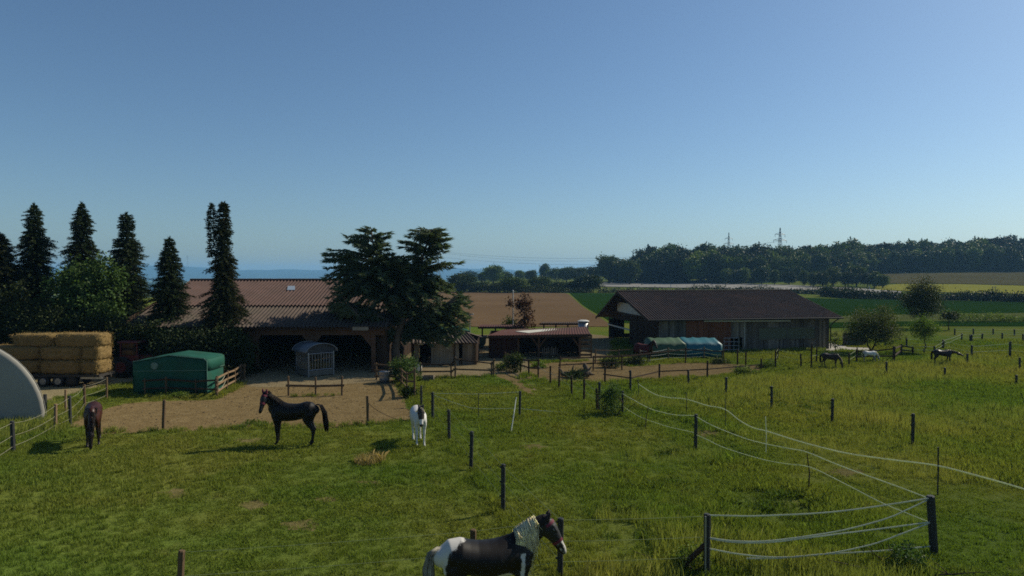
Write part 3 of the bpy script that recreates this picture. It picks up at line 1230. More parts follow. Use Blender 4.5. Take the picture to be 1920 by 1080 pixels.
# pen gate in front of the door gap
gt = thing('metal_gate', 'tubular metal gate leaning before the small barn doorway', 'gate', W(along(1370), -.9, 0), ang)
mb = MB()
g0, g1 = along(1358, -.9), along(1386, -.9)
for zz in (.2, .5, .8, 1.1):
    mb.tube([W(g0, -.9, zz), W(g1, -.9, zz)], .025, 6)
for k in range(4):
    ss = g0 + (g1 - g0) * k / 3
    mb.tube([W(ss, -.9, .05), W(ss, -.9, 1.12)], .025, 6)
mb.build('bars', M['metal'], gt)

# ================================================================== centre shed
cs = thing('low_shed', 'small low shed with striped corrugated roof and pale board front', 'shed', P(830, 684))
Yf = 45.4
X0, X1 = xat(771, Yf), xat(893, Yf)
ze, zrg = zat(643, 44.9), zat(622.5, 47.4)
mb = MB()
corrugated(mb, (xat(757, 44.9), 44.9, ze), (xat(897, 44.9), 44.9, ze), (xat(876, 47.4), 47.4, zrg), (xat(757, 47.4) + .35, 47.4, zrg), .24, .04, .012, 2)
mb.build('roof', M['roofgrey'], cs)
mb = MB()
corrugated(mb, (X0 - .2, 49.6, ze), (X1 + .2, 49.6, ze), (xat(876, 47.4), 47.4, zrg), (xat(757, 47.4) + .35, 47.4, zrg), .24, .04, .012, 2)
mb.build('rear_roof', M['roofgrey'], cs)
def cw(pa, pb, m, nm, z1=None, dy=0.0):
    mb = MB()
    boards(mb, (xat(pa, Yf), Yf + dy), (xat(pb, Yf), Yf + dy), 0, z1 or ze - .02, .16)
    return mb.build(nm, m, cs)
cw(771, 775, M['redwood'], 'corner_boards')
cw(776, 785, M['boardsp'], 'pale_panel')
cw(808, 830, M['boardsp'], 'pale_panel')
cw(830, 851, M['boardsp'], 'pale_panel', None, .02)
cw(853, 860, M['boardsp'], 'pale_panel', None, .03)
cw(867, 890, M['boards'], 'grey_panel')
mb = MB()
boards(mb, (X1, Yf + .1), (X1, 49.2), 0, ze, .16)
boards(mb, (X0, Yf + .1), (X0, 49.2), 0, ze, .16)
boards(mb, (X0, 49.3), (X1, 49.3), 0, ze, .16)
mb.build('side_wall', M['boardsd'], cs)
mb = MB()
mb.box(((X0 + X1) / 2, Yf - .03, ze - .05), (X1 - X0 + .1, .08, .12))
mb.build('front_beam', M['woodd'], cs)
mb = MB()
mb.box((xat(789, Yf), Yf - .1, zat(645, Yf)), (.35, .03, .1))
mb.build('small_plate', M['white'], cs)
mb = MB()
mb.box((xat(851.5, Yf), Yf - .06, ze / 2), (.06, .08, ze))
mb.build('post', M['wood'], cs)
mb = MB()
mb.box((xat(892, Yf), Yf - .06, ze / 2), (.1, .1, ze))
mb.build('post', M['wood'], cs)

# ================================================================== right low shed (field shelter)
rs = thing('field_shelter', 'low open shelter with maroon flat roof beside the long barn', 'shed', P(1010, 672))
Ys = 49.0
X0, X1 = xat(917, Ys), xat(1087, Ys)
z0f, z1f = zat(629, 48.3), zat(626, 48.3)
zb0, zb1 = zat(618, 52.6), zat(612.5, 53.4)
mb = MB()
corrugated(mb, (xat(914, 48.3), 48.3, z0f), (xat(1108, 48.3), 48.3, z1f), (xat(1100, 53.4), 53.4, zb1), (xat(942, 52.6), 52.6, zb0), .20, .016, .03, 2)
mb.build('roof', M['roofmar'], rs)
mb = MB()
mb.beam((xat(914, 48.27), 48.27, z0f - .11), (xat(1108, 48.27), 48.27, z1f - .11), .05, .17)
mb.build('fascia_board', M['woodd'], rs)
mb = MB()
def rsq(px, py, dz=.05):
    "point on the shelter roof plane"
    n_ = Vector((0, -(zb0 - z0f) / 4.3, 1))
    d = ray(px, py)
    o = Vector((0, 0, CH))
    pl = Vector((xat(914, 48.3), 48.3, z0f))
    t = n_.dot(pl - o) / n_.dot(d)
    q = o + d * t
    return (q.x, q.y, q.z + dz)
mb.add([rsq(966, 623), rsq(990, 626), rsq(1062, 618.5), rsq(1045, 617.2)], [(0, 1, 2, 3)])
pt = mb.build('pale_roof_sheet', M['pale'], rs)
sdm = pt.modifiers.new('thick', 'SOLIDIFY')
sdm.thickness = .03
mb = MB()
boards(mb, (X0, Ys), (xat(972, Ys), Ys), 0, z0f - .1, .18)
mb.build('front_wall', M['redwood'], rs)
mb = MB()
boards(mb, (X0, 52.5), (xat(1090, 52.5), 52.5), 0, z0f, .18)
boards(mb, (xat(1088, 49.4), 49.4), (xat(1088, 49.4) + .1, 52.4), 0, z0f, .18)  # closed end wall added to darken the inside
boards(mb, (X0, Ys + .1), (X0, 52.4), 0, z0f - .05, .18)
mb.build('rear_wall', M['boardsd'], rs)  # dark boards: the shade inside the shelter is put into their colour
for px in (972, 1010.5, 1087):
    mb = MB()
    x = xat(px, Ys)
    mb.box((x, Ys - .06, (z0f - .2) / 2), (.14, .14, z0f - .2))
    mb.build('post', M['beam'], rs)
    if px != 972:
        for sd in ((-1, 1) if px < 1050 else (-1,)):
            mb = MB()
            mb.beam((x + sd * .05, Ys - .06, z0f - .85), (x + sd * .5, Ys - .06, z0f - .22), .1, .1)
            mb.build('brace', M['beam'], rs)
mb = MB()
for k in range(5):
    zz = .25 + k * .3
    mb.beam((xat(1089, 48.9), 48.9, zz), (xat(1109, 48.9), 48.9, zz), .04, .16)
mb.beam((xat(1109, 48.95), 48.95, 0), (xat(1109, 48.95), 48.95, 1.7), .1, .1)
mb.build('slatted_side', M['wood'], rs)
mb = MB()
for k in range(9):
    x = xat(1018 + k * 3.4, 48.6)
    mb.beam((x, 48.75, .25), (x, 48.75, .72 + .12 * (k % 2)), .06, .03)
mb.beam((xat(1016, 48.7), 48.72, .32), (xat(1047, 48.7), 48.72, .32), .04, .07)
mb.build('hay_rack', M['boards'], rs)

# canopies and tank behind
def canopy(label, px0, px1, y0, y1, yt, yb, m, name='canopy'):
    za_, zb_ = zat(yb, y0), zat(yt, y1)
    c = thing(name, label, 'canopy', ((xat(px0, y0) + xat(px1, y0)) / 2, y0, 0))
    mb = MB()
    corrugated(mb, (xat(px0, y0), y0, za_), (xat(px1, y0), y0, za_), (xat(px1 - 3, y1), y1, zb_), (xat(px0 + 5, y1), y1, zb_), .2, .016, .04, 1)
    mb.build('roof', m, c)
    mb = MB()
    mb.beam((xat(px0, y0), y0 - .03, za_ - .09), (xat(px1, y0), y0 - .03, za_ - .09), .05, .14)
    mb.build('fascia_board', M['woodd'], c)
    for px in np.linspace(px0 + 8, px1 - 8, 4):
        mb = MB()
        mb.box((xat(px, y0), y0 + .25, za_ / 2 - .05), (.12, .12, za_ - .1))
        mb.build('post', M['woodd'], c)
    mb = MB()
    mb.beam((xat(px0 + 8, y1), y1 - .3, .7), (xat(px1 - 8, y1), y1 - .3, .7), .05, .12)
    mb.beam((xat(px0 + 8, y1), y1 - .3, zb_ - .12), (xat(px1 - 8, y1), y1 - .3, zb_ - .12), .08, .12)
    mb.build('rear_rail', M['woodd'], c)
canopy('thin maroon canopy roof on slender posts behind the low sheds', 896, 986, 55.0, 57.5, 608.5, 612.5, M['roofmar'])
canopy('dark flat canopy on posts beside the round tank', 1012, 1096, 59.0, 60.5, 603.5, 606, M['woodd'])
tk = thing('storage_tank', 'grey round tank with a pale lid behind the shelter roof', 'tank', (xat(1094, 57), 57, 0))
zt_ = zat(601, 57)
mb = MB()
mb.tube([(xat(1094, 57), 57, 0), (xat(1094, 57), 57, zt_ - .1)], .42, 20)
mb.build('barrel', M['metal'], tk, True)
mb = MB()
mb.tube([(xat(1094, 57), 57, zt_ - .1), (xat(1094, 57), 57, zt_ - .03), (xat(1094, 57), 57, zt_ + .05)], [.5, .5, .3], 20)
mb.build('lid', M['white'], tk)
# ================================================================== straw trailer
def bale(label, p0, size, seed, group='square straw bales on the trailer', rz=0.0):
    "p0 = front lower left corner, size = x,y,z"
    rnd = random.Random(seed)
    sx, sy, sz = size
    c = Vector((p0[0] + sx / 2, p0[1] + sy / 2, p0[2]))
    t = thing('straw_bale', label, 'bale', c, rz, group)
    bm = bmesh.new()
    bmesh.ops.create_cube(bm, size=1)
    bmesh.ops.subdivide_edges(bm, edges=bm.edges, cuts=9, use_grid_fill=True)
    for q in bm.verts:
        x, y, z = q.co.x * 2, q.co.y * 2, q.co.z * 2
        # super-ellipsoid rounding, soft sag
        k = (abs(x) ** 6 + abs(y) ** 6 + abs(z) ** 6) ** (1 / 6)
        n_ = Vector((x, y, z)) / k
        w_ = math.sin(x * 9 + seed) * .02 + math.sin(y * 7 + z * 5 + seed * 2) * .015 + rnd.gauss(0, .012)
        n_ *= 1 + w_
        q.co = Vector((n_.x * sx / 2, n_.y * sy / 2, n_.z * sz / 2 + sz / 2))
    me = bpy.data.meshes.new('block')
    bm.to_mesh(me)
    bm.free()
    me.polygons.foreach_set('use_smooth', [True] * len(me.polygons))
    me.materials.append(M['strawb'])
    link(bpy.data.objects.new('block', me), t)
    rng = np.random.default_rng(seed)
    n = 1300
    C = np.zeros((n, 3))
    A = np.zeros((n, 3))
    for i in range(n):
        f = rnd.choice('fffrrtttlf')
        a_, b_ = rnd.uniform(-1, 1), rnd.uniform(-1, 1)
        if f == 'f':
            q, nn = (a_ * sx / 2, -sy / 2, sz / 2 + b_ * sz / 2), (0, -1, 0)
        elif f == 'r':
            q, nn = (sx / 2, a_ * sy / 2, sz / 2 + b_ * sz / 2), (1, 0, 0)
        elif f == 'l':
            q, nn = (-sx / 2, a_ * sy / 2, sz / 2 + b_ * sz / 2), (-1, 0, 0)
        else:
            q, nn = (a_ * sx / 2, b_ * sy / 2, sz), (0, 0, 1)
        C[i] = np.array(q) * np.array((.985, .985, 1)) - np.array((0, 0, .01))
        A[i] = np.array(nn) * .5 + rng.normal(size=3) * .8
    V, F = needlecards(C, A, .05 + .11 * rng.random(n), .018, rng)
    fastmesh('loose_straw', V, F, M['straw'], t)
    return t


ty = 36.4
tz = zat(702, ty)
bz = (zat(650, ty) - tz) / 2
def bx(px):
    return xat(px, ty)
rows = [
    ('long straw bale low at the tunnel end of the trailer, lowest layer', -70, 66, 0),
    ('long straw bale in the middle of the lowest layer on the trailer', 68, 147, 0),
    ('end-on straw bale at the sunlit tail of the lowest layer', 147.5, 184, 0),
    ('long straw bale in the second layer beside the grey tunnel', -70, 66, 1),
    ('long straw bale in the middle of the second layer', 68, 147, 1),
    ('end-on straw bale at the sunlit tail of the second layer', 147.5, 183, 1)]
for i, (lbl, pa, pb, k) in enumerate(rows):
    bale(lbl, (bx(pa), ty + (.05 if k else 0), tz + k * bz), (bx(pb) - bx(pa), 1.3, bz), 20 + i)
zt2 = tz + 2 * bz
bale('greenish topmost straw bale on the trailer, nearer the tunnel', (bx(13), ty + .18, zt2 - .03), (bx(91) - bx(13), 1.2, zat(627, ty) - zat(651, ty)), 31)
bale('darker topmost straw bale on the trailer, nearer the green shelter', (bx(94), ty + .08, zt2 - .03), (bx(186) - bx(94), 1.2, zat(625, ty) - zat(650, ty)), 32)
tr = thing('straw_trailer', 'low tandem-axle flat trailer loaded with straw bales', 'trailer', P(95, 722))
mb = MB()
mb.box(((bx(-90) + bx(186)) / 2, ty + .65, tz - .07), (bx(186) - bx(-90), 1.5, .12))
mb.box(((bx(-90) + bx(186)) / 2, ty + .3, tz - .2), (bx(186) - bx(-90), .1, .14))
mb.box(((bx(-90) + bx(186)) / 2, ty + 1.0, tz - .2), (bx(186) - bx(-90), .1, .14))
mb.build('bed', M['frame'], tr)
mb = MB()
mb.box(((bx(150) + bx(190)) / 2, ty - .02, tz - .18), (bx(190) - bx(150), .06, .12))
mb.build('tail_bar', M['metal'], tr)
for px in (80, 108, 133):
    for yy in (ty + .02, ty + 1.3):
        x = xat(px, ty)
        r = .30
        mb = MB()
        mb.tube([(x, yy - .12, r), (x, yy - .09, r), (x, yy + .09, r), (x, yy + .12, r)], [r * .85, r, r, r * .85], 20)
        wh = mb.build('wheel', M['black'], tr, True)
        mb = MB()
        mb.tube([(x, yy - .135, r), (x, yy - .11, r)], [r * .55, r * .6], 16)
        mb.build('rim', M['metal'] if px < 120 else M['frame'], wh)
# ================================================================== tractor
tx = thing('tractor', 'faded red tractor half hidden in shade behind the green shelter', 'tractor', P(232, 700))
Yt = 39.6
def tp(px, py, dy=0.0):
    q = D(px, py, Yt)
    return Vector((q.x, Yt + dy, q.z))
mb = MB()
c0, c1 = tp(224, 678), tp(247, 662)
mb.box(((c0.x + c1.x) / 2 + .25, Yt + .6, .95), (1.0, 1.2, .7))
mb.box(((c0.x + c1.x) / 2 + 1.5, Yt + .6, 1.0), (1.6, .75, .6))
mb.build('body', M['tractor'], tx, bevel=.05)
mb = MB()
for dx in (-.2, .75):
    for dy in (.05, 1.15):
        mb.beam((c0.x + dx + .25, Yt + dy, 1.25), (c0.x + dx + .25, Yt + dy, 2.02), .07, .07)
mb.box((c0.x + .52, Yt + .6, 1.27), (1.03, 1.18, .08))
cab = mb.build('cab', M['tractor'], tx)
mb = MB()
mb.box((c0.x + .52, Yt + .6, 2.06), (1.25, 1.35, .1))
mb.build('cab_roof', M['tractor'], cab, bevel=.03)
mb = MB()
mb.box((c0.x + .52, Yt + .6, 1.65), (.86, 1.04, .7))
mb.build('cab_window', M['glass'], cab)
for dx, r, dy in ((-.15, .62, .0), (-.15, .62, 1.2), (2.1, .4, .1), (2.1, .4, 1.1)):
    x = c0.x + .3 + dx
    mb = MB()
    mb.tube([(x, Yt + dy - .16, r), (x, Yt + dy - .12, r), (x, Yt + dy + .12, r), (x, Yt + dy + .16, r)], [r * .85, r, r, r * .85], 22)
    wh = mb.build('wheel', M['black'], tx, True)
    mb = MB()
    mb.tube([(x, Yt + dy - .175, r), (x, Yt + dy - .12, r)], [r * .5, r * .55], 14)
    mb.build('rim', M['tractor'], wh)

# ================================================================== grey tunnel
g0 = P(-88, 792)
RT = 3.42
tn = thing('storage_tunnel', 'grey tarpaulin-covered round storage tunnel in long grass', 'tunnel', g0)
ax = Vector((-.80, .60, 0)).normalized()
lat = Vector((.98, .18, 0)).normalized()
mb = MB()
k = 28
ringsv = []
for s, sc in ((-.10, .80), (-.05, .93), (0, .985), (.1, 1), (1.5, 1), (1.55, 1.006), (1.6, 1), (3.2, 1), (3.25, 1.006), (3.3, 1), (7.5, 1)):
    ringsv.append([g0 + ax * s + lat * (math.cos(math.pi * i / k) * RT * sc) + Vector((0, 0, math.sin(math.pi * i / k) * RT * sc)) for i in range(k + 1)])
vs = [p for r in ringsv for p in r]
fs = []
for j in range(len(ringsv) - 1):
    for i in range(k):
        a = j * (k + 1) + i
        fs.append((a, a + 1, a + k + 2, a + k + 1))
fs.append(tuple(range(k + 1)))
mb.add(vs, fs)
mb.build('tarpaulin', M['greytarp'], tn, True)
mb = MB()
mb.tube([g0 - ax * .02 + lat * (math.cos(math.pi * i / k) * RT * 1.0) + Vector((0, 0, math.sin(math.pi * i / k) * RT * 1.0)) for i in range(k + 1)], .012, 6)
mb.build('hoop', M['greytarp'], tn, True)

# ================================================================== green shelter
Yg = 34.2
gs = thing('green_shelter', 'green tarpaulin livestock shelter with shallow gable roof', 'shelter', P(318, 739))
xl, xr_ = xat(248, Yg), xat(386, Yg)
zl_, zrr = zat(678, Yg), zat(673.5, Yg)
xp, zp = xat(317, Yg), zat(666, Yg)
dp = 2.0
mb = MB()
F0 = [(xl, Yg, 0), (xr_, Yg, 0), (xr_, Yg, zrr), (xp, Yg, zp), (xl, Yg, zl_)]
nseg = 14
vs, fs = [], []
for i in range(nseg + 1):
    x = xl + (xr_ - xl) * i / nseg
    zt_ = interp([(xl, zl_), (xp, zp), (xr_, zrr)], x)
    for j in range(7):
        vs.append((x, Yg + .025 * math.sin(i * 1.3 + j * .8) * (0 < j < 6), zt_ * j / 6))
for i in range(nseg):
    for j in range(6):
        a = i * 7 + j
        fs.append((a, a + 7, a + 8, a + 1))
mb.add(vs, fs)
fw = mb.build('front_wall', M['greentarp'], gs, True)
def solid(o, t=.02):
    m_ = o.modifiers.new('thick', 'SOLIDIFY')
    m_.thickness = t
    return o
solid(fw)
mb = MB()
pr = [(xl - .03, zl_), (xl + (xp - xl) * .33, zl_ + (zp - zl_) * .33 + .02), (xl + (xp - xl) * .66, zl_ + (zp - zl_) * .66 + .02), (xp, zp + .02), ((xp + xr_) / 2, (zp + zrr) / 2 + .03), (xr_ - .12, zrr + .045), (xr_ + .02, zrr - .02), (xr_ + .05, zrr - .2), (xr_ + .05, zrr - .58)]
vs, fs = [], []
for (x, z) in pr:
    for j in range(5):
        vs.append((x, Yg - .04 + (dp + .08) * j / 4, z - .03 * math.sin(math.pi * j / 4) * 1.2))
for i in range(len(pr) - 1):
    for j in range(4):
        a = i * 5 + j
        fs.append((a, a + 5, a + 6, a + 1))
mb.add(vs, fs)
solid(mb.build('roof', M['greentarp'], gs, True), .025)
mb = MB()
mb.add([(xr_, Yg, 0), (xr_, Yg + dp, 0), (xr_, Yg + dp, zrr), (xr_, Yg, zrr)], [(0, 1, 2, 3)])
solid(mb.build('side_wall', M['greentarp'], gs), .02)
mb = MB()
mb.add([(xl, Yg + dp, 0), (xl, Yg, 0), (xl, Yg, zl_), (xl, Yg + dp, zl_)], [(0, 1, 2, 3)])
mb.add([(xl, Yg + dp, 0), (xr_, Yg + dp, 0), (xr_, Yg + dp, zrr), (xp, Yg + dp, zp), (xl, Yg + dp, zl_)], [(0, 1, 2, 3, 4)])
solid(mb.build('rear_wall', M['greentarp'], gs), .02)
mb = MB()
z_s = zat(696, Yg)
mb.tube([(xl, Yg - .02, z_s), (xr_ + .03, Yg - .03, z_s + .05), (xr_ + .04, Yg + dp, z_s + .05)], .018, 5)
mb.tube([(xl, Yg - .03, zl_), (xp, Yg - .04, zp), (xr_ - .1, Yg - .04, zrr + .03), (xr_ + .03, Yg - .04, zrr - .1), (xr_ + .05, Yg - .04, .05)], .024, 6)
mb.build('seam', m_var('pale_green_seam', (.13, .26, .20), (.09, .2, .15), 4, .6, .3, 0), gs)
mb = MB()
q = D(290, 686, Yg)
mb.tube([(q.x, Yg - .05, q.z), (q.x, Yg - .028, q.z)], [.17, .19], 14)
mb.build('vent_patch', m_var('worn_pale_patch', (.22, .30, .26), (.06, .16, .12), 9, .7, .2, 0), gs)

# ================================================================== hay feeder
hf = thing('hay_feeder', 'round-roofed galvanised hay feeder standing before the open barn', 'feeder', P(577, 708) + Vector((.08, 1.17, 0)), math.radians(42))
S = 1.60
zt_ = 1.40
for sx in (-1, 1):
    for sy in (-1, 1):
        mb = MB()
        mb.box((sx * S / 2, sy * S / 2, .72), (.07, .07, 1.44))
        mb.build('post', M['metal'], hf, local=True)
for side in range(4):
    a = side * math.pi / 2
    cr, sr = math.cos(a), math.sin(a)
    tf = lambda x, y, z: (x * cr - y * sr, x * sr + y * cr, z)
    mb = MB()
    for i in range(2):
        z = .1 + i * .0
    pv0 = [tf(-S / 2 + .04, -S / 2, .06), tf(S / 2 - .04, -S / 2, .06), tf(S / 2 - .04, -S / 2, .36), tf(-S / 2 + .04, -S / 2, .36)]
    mb.prism(pv0, tf(0, -.012, 0), tf(0, .012, 0))
    mb.build('lower_panel', m_var('dull_feeder_panel', (.20, .185, .15), (.15, .14, .11), 4, .7, .3, .1), hf, local=True)
    mb = MB()
    mb.tube([tf(-S / 2, -S / 2, 1.36), tf(S / 2, -S / 2, 1.36)], .028, 6)
    mb.tube([tf(-S / 2, -S / 2, .40), tf(S / 2, -S / 2, .40)], .028, 6)
    for i in range(9):
        x = -S / 2 + S * (i + .5) / 9
        mb.tube([tf(x, -S / 2, .4), tf(x, -S / 2, 1.36)], .016, 5)
    mb.build('bar_panel', M['metal'], hf, local=True)
mb = MB()
k = 14
ov = .16
lay = []
for yy in (-S / 2 - ov, S / 2 + ov):
    lay.append([(math.cos(math.pi * i / k) * (S / 2 + .2), yy, 1.42 + math.sin(math.pi * i / k) * .52) for i in range(k + 1)])
vs = lay[0] + lay[1]
mb.add(vs, [(i, i + 1, k + 2 + i, k + 1 + i) for i in range(k)])
rf = solid(mb.build('roof', m_var('dull_blue_grey_sheet', (.17, .19, .215), (.13, .145, .165), 3, .5, .4, .1), hf, True, True), .02)
mb = MB()
for yy in (-S / 2 - ov, S / 2 + ov):
    mb.tube([(math.cos(math.pi * i / k) * (S / 2 + .2), yy, 1.43 + math.sin(math.pi * i / k) * .52) for i in range(k + 1)], .022, 5)
mb.build('rim', M['metal'], rf, True, True)
mb = MB()
arc = [(math.cos(math.pi * i / k) * (S / 2 + .1), 0, 1.42 + math.sin(math.pi * i / k) * .48) for i in range(k + 1)]
for yy in (-S / 2, S / 2):
    mb.prism([(p[0], yy, p[2]) for p in arc], (0, -.008, 0), (0, .008, 0))
mb.build('gable_sheet', m_var('dark_feeder_sheet', (.06, .065, .07), (.045, .05, .055), 4, .6, .3, 0), hf, local=True)
hayrng = np.random.default_rng(4)
n_ = 1800
C = np.stack([hayrng.uniform(-.72, .72, n_), hayrng.uniform(-.72, .72, n_), .3 + .42 * hayrng.random(n_) ** .6], 1)
V, F = needlecards(C, hayrng.normal(size=(n_, 3)), .18, .025, hayrng)
fh = fastmesh('hay', V, F, M['drygrass'], None)
hm = Matrix.Translation(hf.location) @ Matrix.Rotation(hf.rotation_euler.z, 4, 'Z')
fh.data.transform(hm)
tag(fh, 'loose hay heaped inside the round-roofed feeder', 'hay', kind='stuff')

# ================================================================== blue and green tarp shelter
Yb = 49.2
ts = thing('tarp_shelter', 'long low ridge tent covered half in green and half in blue tarpaulin', 'shelter', P(1280, 670))
Yrd = 50.6
def tarp(nm, pa, pb, m, ya_=0.0):
    n1, k1 = 12, 7
    rnd = random.Random(pa)
    vs, fs = [], []
    for i in range(n1 + 1):
        t = i / n1
        # ridge px 1213..1340, eave px 1225..1356
        pxr = interp([(0, 1212), (1, 1340)], (pa + (pb - pa) * t))
        pxe = interp([(0, 1226), (1, 1355)], (pa + (pb - pa) * t))
        zr1 = zat(633, Yrd) + .025 * math.sin(i * 1.7)
        ze1 = zat(645.5, Yb)
        prof = [(xat(pxe, Yb), Yb - .03, .06), (xat(pxe, Yb), Yb - .02, ze1 * .5), (xat(pxe, Yb), Yb, ze1), (xat((pxe + pxr) / 2, (Yb + Yrd) / 2), (Yb + Yrd) / 2, (ze1 + zr1) / 2 - .03), (xat(pxr, Yrd), Yrd, zr1), (xat(pxr, Yrd) + .1, Yrd + 1.4, ze1), (xat(pxr, Yrd) + .1, Yrd + 1.4, .06)]
        for q in prof:
            vs.append((q[0] + rnd.gauss(0, .02), q[1] + rnd.gauss(0, .025), q[2] + rnd.gauss(0, .015)))
    for i in range(n1):
        for j in range(k1 - 1):
            a = i * k1 + j
            fs.append((a, a + k1, a + k1 + 1, a + 1))
    fs.append(tuple(range(k1)))
    fs.append(tuple(n1 * k1 + j for j in reversed(range(k1))))
    mb = MB()
    mb.add(vs, fs)
    return solid(mb.build(nm, m, ts, True), .015)
tarp('green_cover', .0, .475, M['greentarp2'])
tarp('blue_cover', .47, 1.0, M['bluetarp'])

# small green tarp and straw behind the low shed
gp = thing('green_tarp_stack', 'stack under a bright green tarpaulin behind the low shed', 'stack', (xat(850, 57), 57, 0))
mb = MB()
za_, zb_ = zat(618, 56.6), zat(610.5, 57.5)
rowsq = [[(xat(px, 56.6), 56.6, 0) for px in (806, 830, 856, 880)], [(xat(px, 56.6), 56.6, za_ + dz) for px, dz in ((808, -.05), (830, .02), (856, .0), (881, -.12))], [(xat(px, 57.6), 57.6, zb_ + dz) for px, dz in ((820, -.1), (835, .02), (852, .03), (868, -.1))], [(xat(px, 58.8), 58.8, 0) for px in (815, 835, 856, 878)]]
vs = [p for r in rowsq for p in r]
fs = [(j * 4 + i, j * 4 + i + 1, j * 4 + i + 5, j * 4 + i + 4) for j in range(3) for i in range(3)]
fs += [(0, 4, 8, 12), (3, 15, 11, 7)]
mb.add(vs, fs)
mb.build('cover', M['greentarp'], gp)
rngs = np.random.default_rng(8)
n_ = 2600
xs_ = rngs.normal(0, .8, n_)
C = np.stack([xat(846, 52) + xs_, 52 + rngs.normal(0, .5, n_), np.maximum(.02, rngs.random(n_) * 1.55 * np.exp(-(xs_ / 1.3) ** 2))], 1)
V, F = needlecards(C, rngs.normal(size=(n_, 3)), .3, .05, rngs)
tag(fastmesh('old_straw_heap', V, F, m_leaf('old_straw', (.25, .155, .075), (.2, .12, .06), 2, .1), None), 'brown old straw heap behind the striped shed roof', 'straw', kind='stuff')
ct = thing('green_trough', 'dark green rounded skip beside the low shed', 'skip', P(900, 655))
q0, q1 = P(890, 655), P(911, 655)
Yc = q0.y
mb = MB()
prf = [(q0.x, .95), (q0.x + .12, .35), (q0.x + .35, .12), (q1.x - .3, .12), (q1.x - .05, .4), (q1.x, .95)]
mb.prism([(x, 0, z) for x, z in prf], (0, Yc, 0), (0, Yc + 1.2, 0))
mb.build('hull', m_var('dark_green_paint', (.02, .05, .03), (.03, .06, .04), 3, .6, .3, .1), ct)
mb = MB()
mb.box(((q0.x + q1.x) / 2, Yc + .6, .99), (q1.x - q0.x + .15, 1.3, .07))
mb.build('lid', M['boards'], ct)

# tubs, bin, crate
tb_ = thing('metal_tub', 'dented galvanised tub at the barn corner beside the bush', 'tub', P(721, 718))
mb = MB()
b0 = P(721, 718)
mb.tube([b0 + Vector((0, 0, z)) for z in (0, .3, .62, .66)], [.25, .28, .31, .33], 18)
mb.tube([b0 + Vector((0, 0, .67)), b0 + Vector((0, 0, .63)), b0 + Vector((0, 0, .4))], [.31, .28, .24], 18)
mb.build('shell', M['metal'], tb_, True)
mb = MB()
for z in (.22, .45):
    mb.tube([b0 + Vector((.3 * math.cos(a), .3 * math.sin(a), z)) for a in np.linspace(0, 6.283, 19)], .014, 5)
mb.build('hoop', M['metal'], tb_, True)
wb = thing('white_bin', 'small whitish round bin behind the green bush', 'bin', P(785, 699))
b0 = P(785, 699)
mb = MB()
mb.tube([b0 + Vector((0, 0, z)) for z in (0, .05, .42, .46)], [.17, .19, .21, .19], 16)
mb.build('body', M['pale'], wb, True)
mb = MB()
mb.tube([b0 + Vector((0, 0, z)) for z in (.46, .5, .52)], [.22, .22, .1], 16)
mb.build('lid', M['white'], wb, True)
tg = thing('feed_crate', 'low dark open crate on the grass edge near the white bin', 'crate', P(803, 713))
b0 = P(803, 713)
mb = MB()
for dx, dy, sx, sy in ((0, -.2, .62, .03), (0, .2, .62, .03), (-.31, 0, .03, .43), (.31, 0, .03, .43)):
    mb.box((b0.x + dx, b0.y + dy, .14), (sx, sy, .26))
mb.box((b0.x, b0.y, .03), (.56, .36, .03))
mb.build('crate_walls', M['boards'], tg)

# fallen log
lg = thing('fallen_log', 'dead fallen tree trunk with an upright stub in the dirt paddock', 'log', P(1080, 709))
mb = MB()
c = P(1085, 709)
mb.tube([P(1053, 706) + Vector((0, 0, .16)), P(1070, 708) + Vector((0, 0, .2)), P(1088, 709) + Vector((0, 0, .25)), P(1104, 709) + Vector((0, 0, .3))], [.13, .18, .22, .24], 9)
mb.build('trunk', M['log'], lg, True)
mb = MB()
mb.tube([P(1103, 709) + Vector((0, 0, .2)), P(1101, 709) + Vector((-.02, 0, .45)), P(1096, 709) + Vector((0, 0, .75)), P(1096, 709) + Vector((.02, 0, .88))], [.24, .16, .13, .06], 8)
mb.build('stub', M['log'], lg, True)
for px, dx, dz in ((1108, .35, .0), (1060, -.3, .45), (1076, .1, .55), (1104, .3, .5)):
    mb = MB()
    a_ = P(px - 4, 709) + Vector((0, 0, .22))
    mb.tube([a_, a_ + Vector((dx * .5, -.05, dz * .6)), a_ + Vector((dx, -.1, dz))], [.09, .06, .02], 6)
    mb.build('branch', M['log'], lg, True)

# ================================================================== masts and pylons
fp = thing('flagpole', 'slim white flagpole beside the coppery tree', 'pole', (xat(962, 56), 56, 0))
mb = MB()
mb.tube([(xat(962, 56), 56, 0), (xat(962, 56), 56, zat(546, 56))], [.06, .045], 8)
mb.build('mast', M['white'], fp)
mb = MB()
mb.tube([(xat(962, 56), 56, zat(546, 56)), (xat(962, 56), 56, zat(545, 56) + .05)], [.07, .03], 8)
mb.build('finial', M['white'], fp)
lp = thing('yard_lamp', 'thin mast with a small lamp before the ploughed field', 'lamp', (xat(881, 60), 60, 0))
mb = MB()
zz = zat(590, 60)
mb.tube([(xat(881, 60), 60, 0), (xat(881, 60), 60, zz)], [.05, .035], 6)
mb.build('mast', M['steel'], lp)
mb = MB()
mb.tube([(xat(881, 60), 60, zz), (xat(883, 60), 60, zz + .08), (xat(886, 60), 60, zz + .05)], .03, 5)
mb.box((xat(885, 60), 60, zz + .04), (.3, .16, .1))
mb.build('lamp_head', M['pale'], lp)


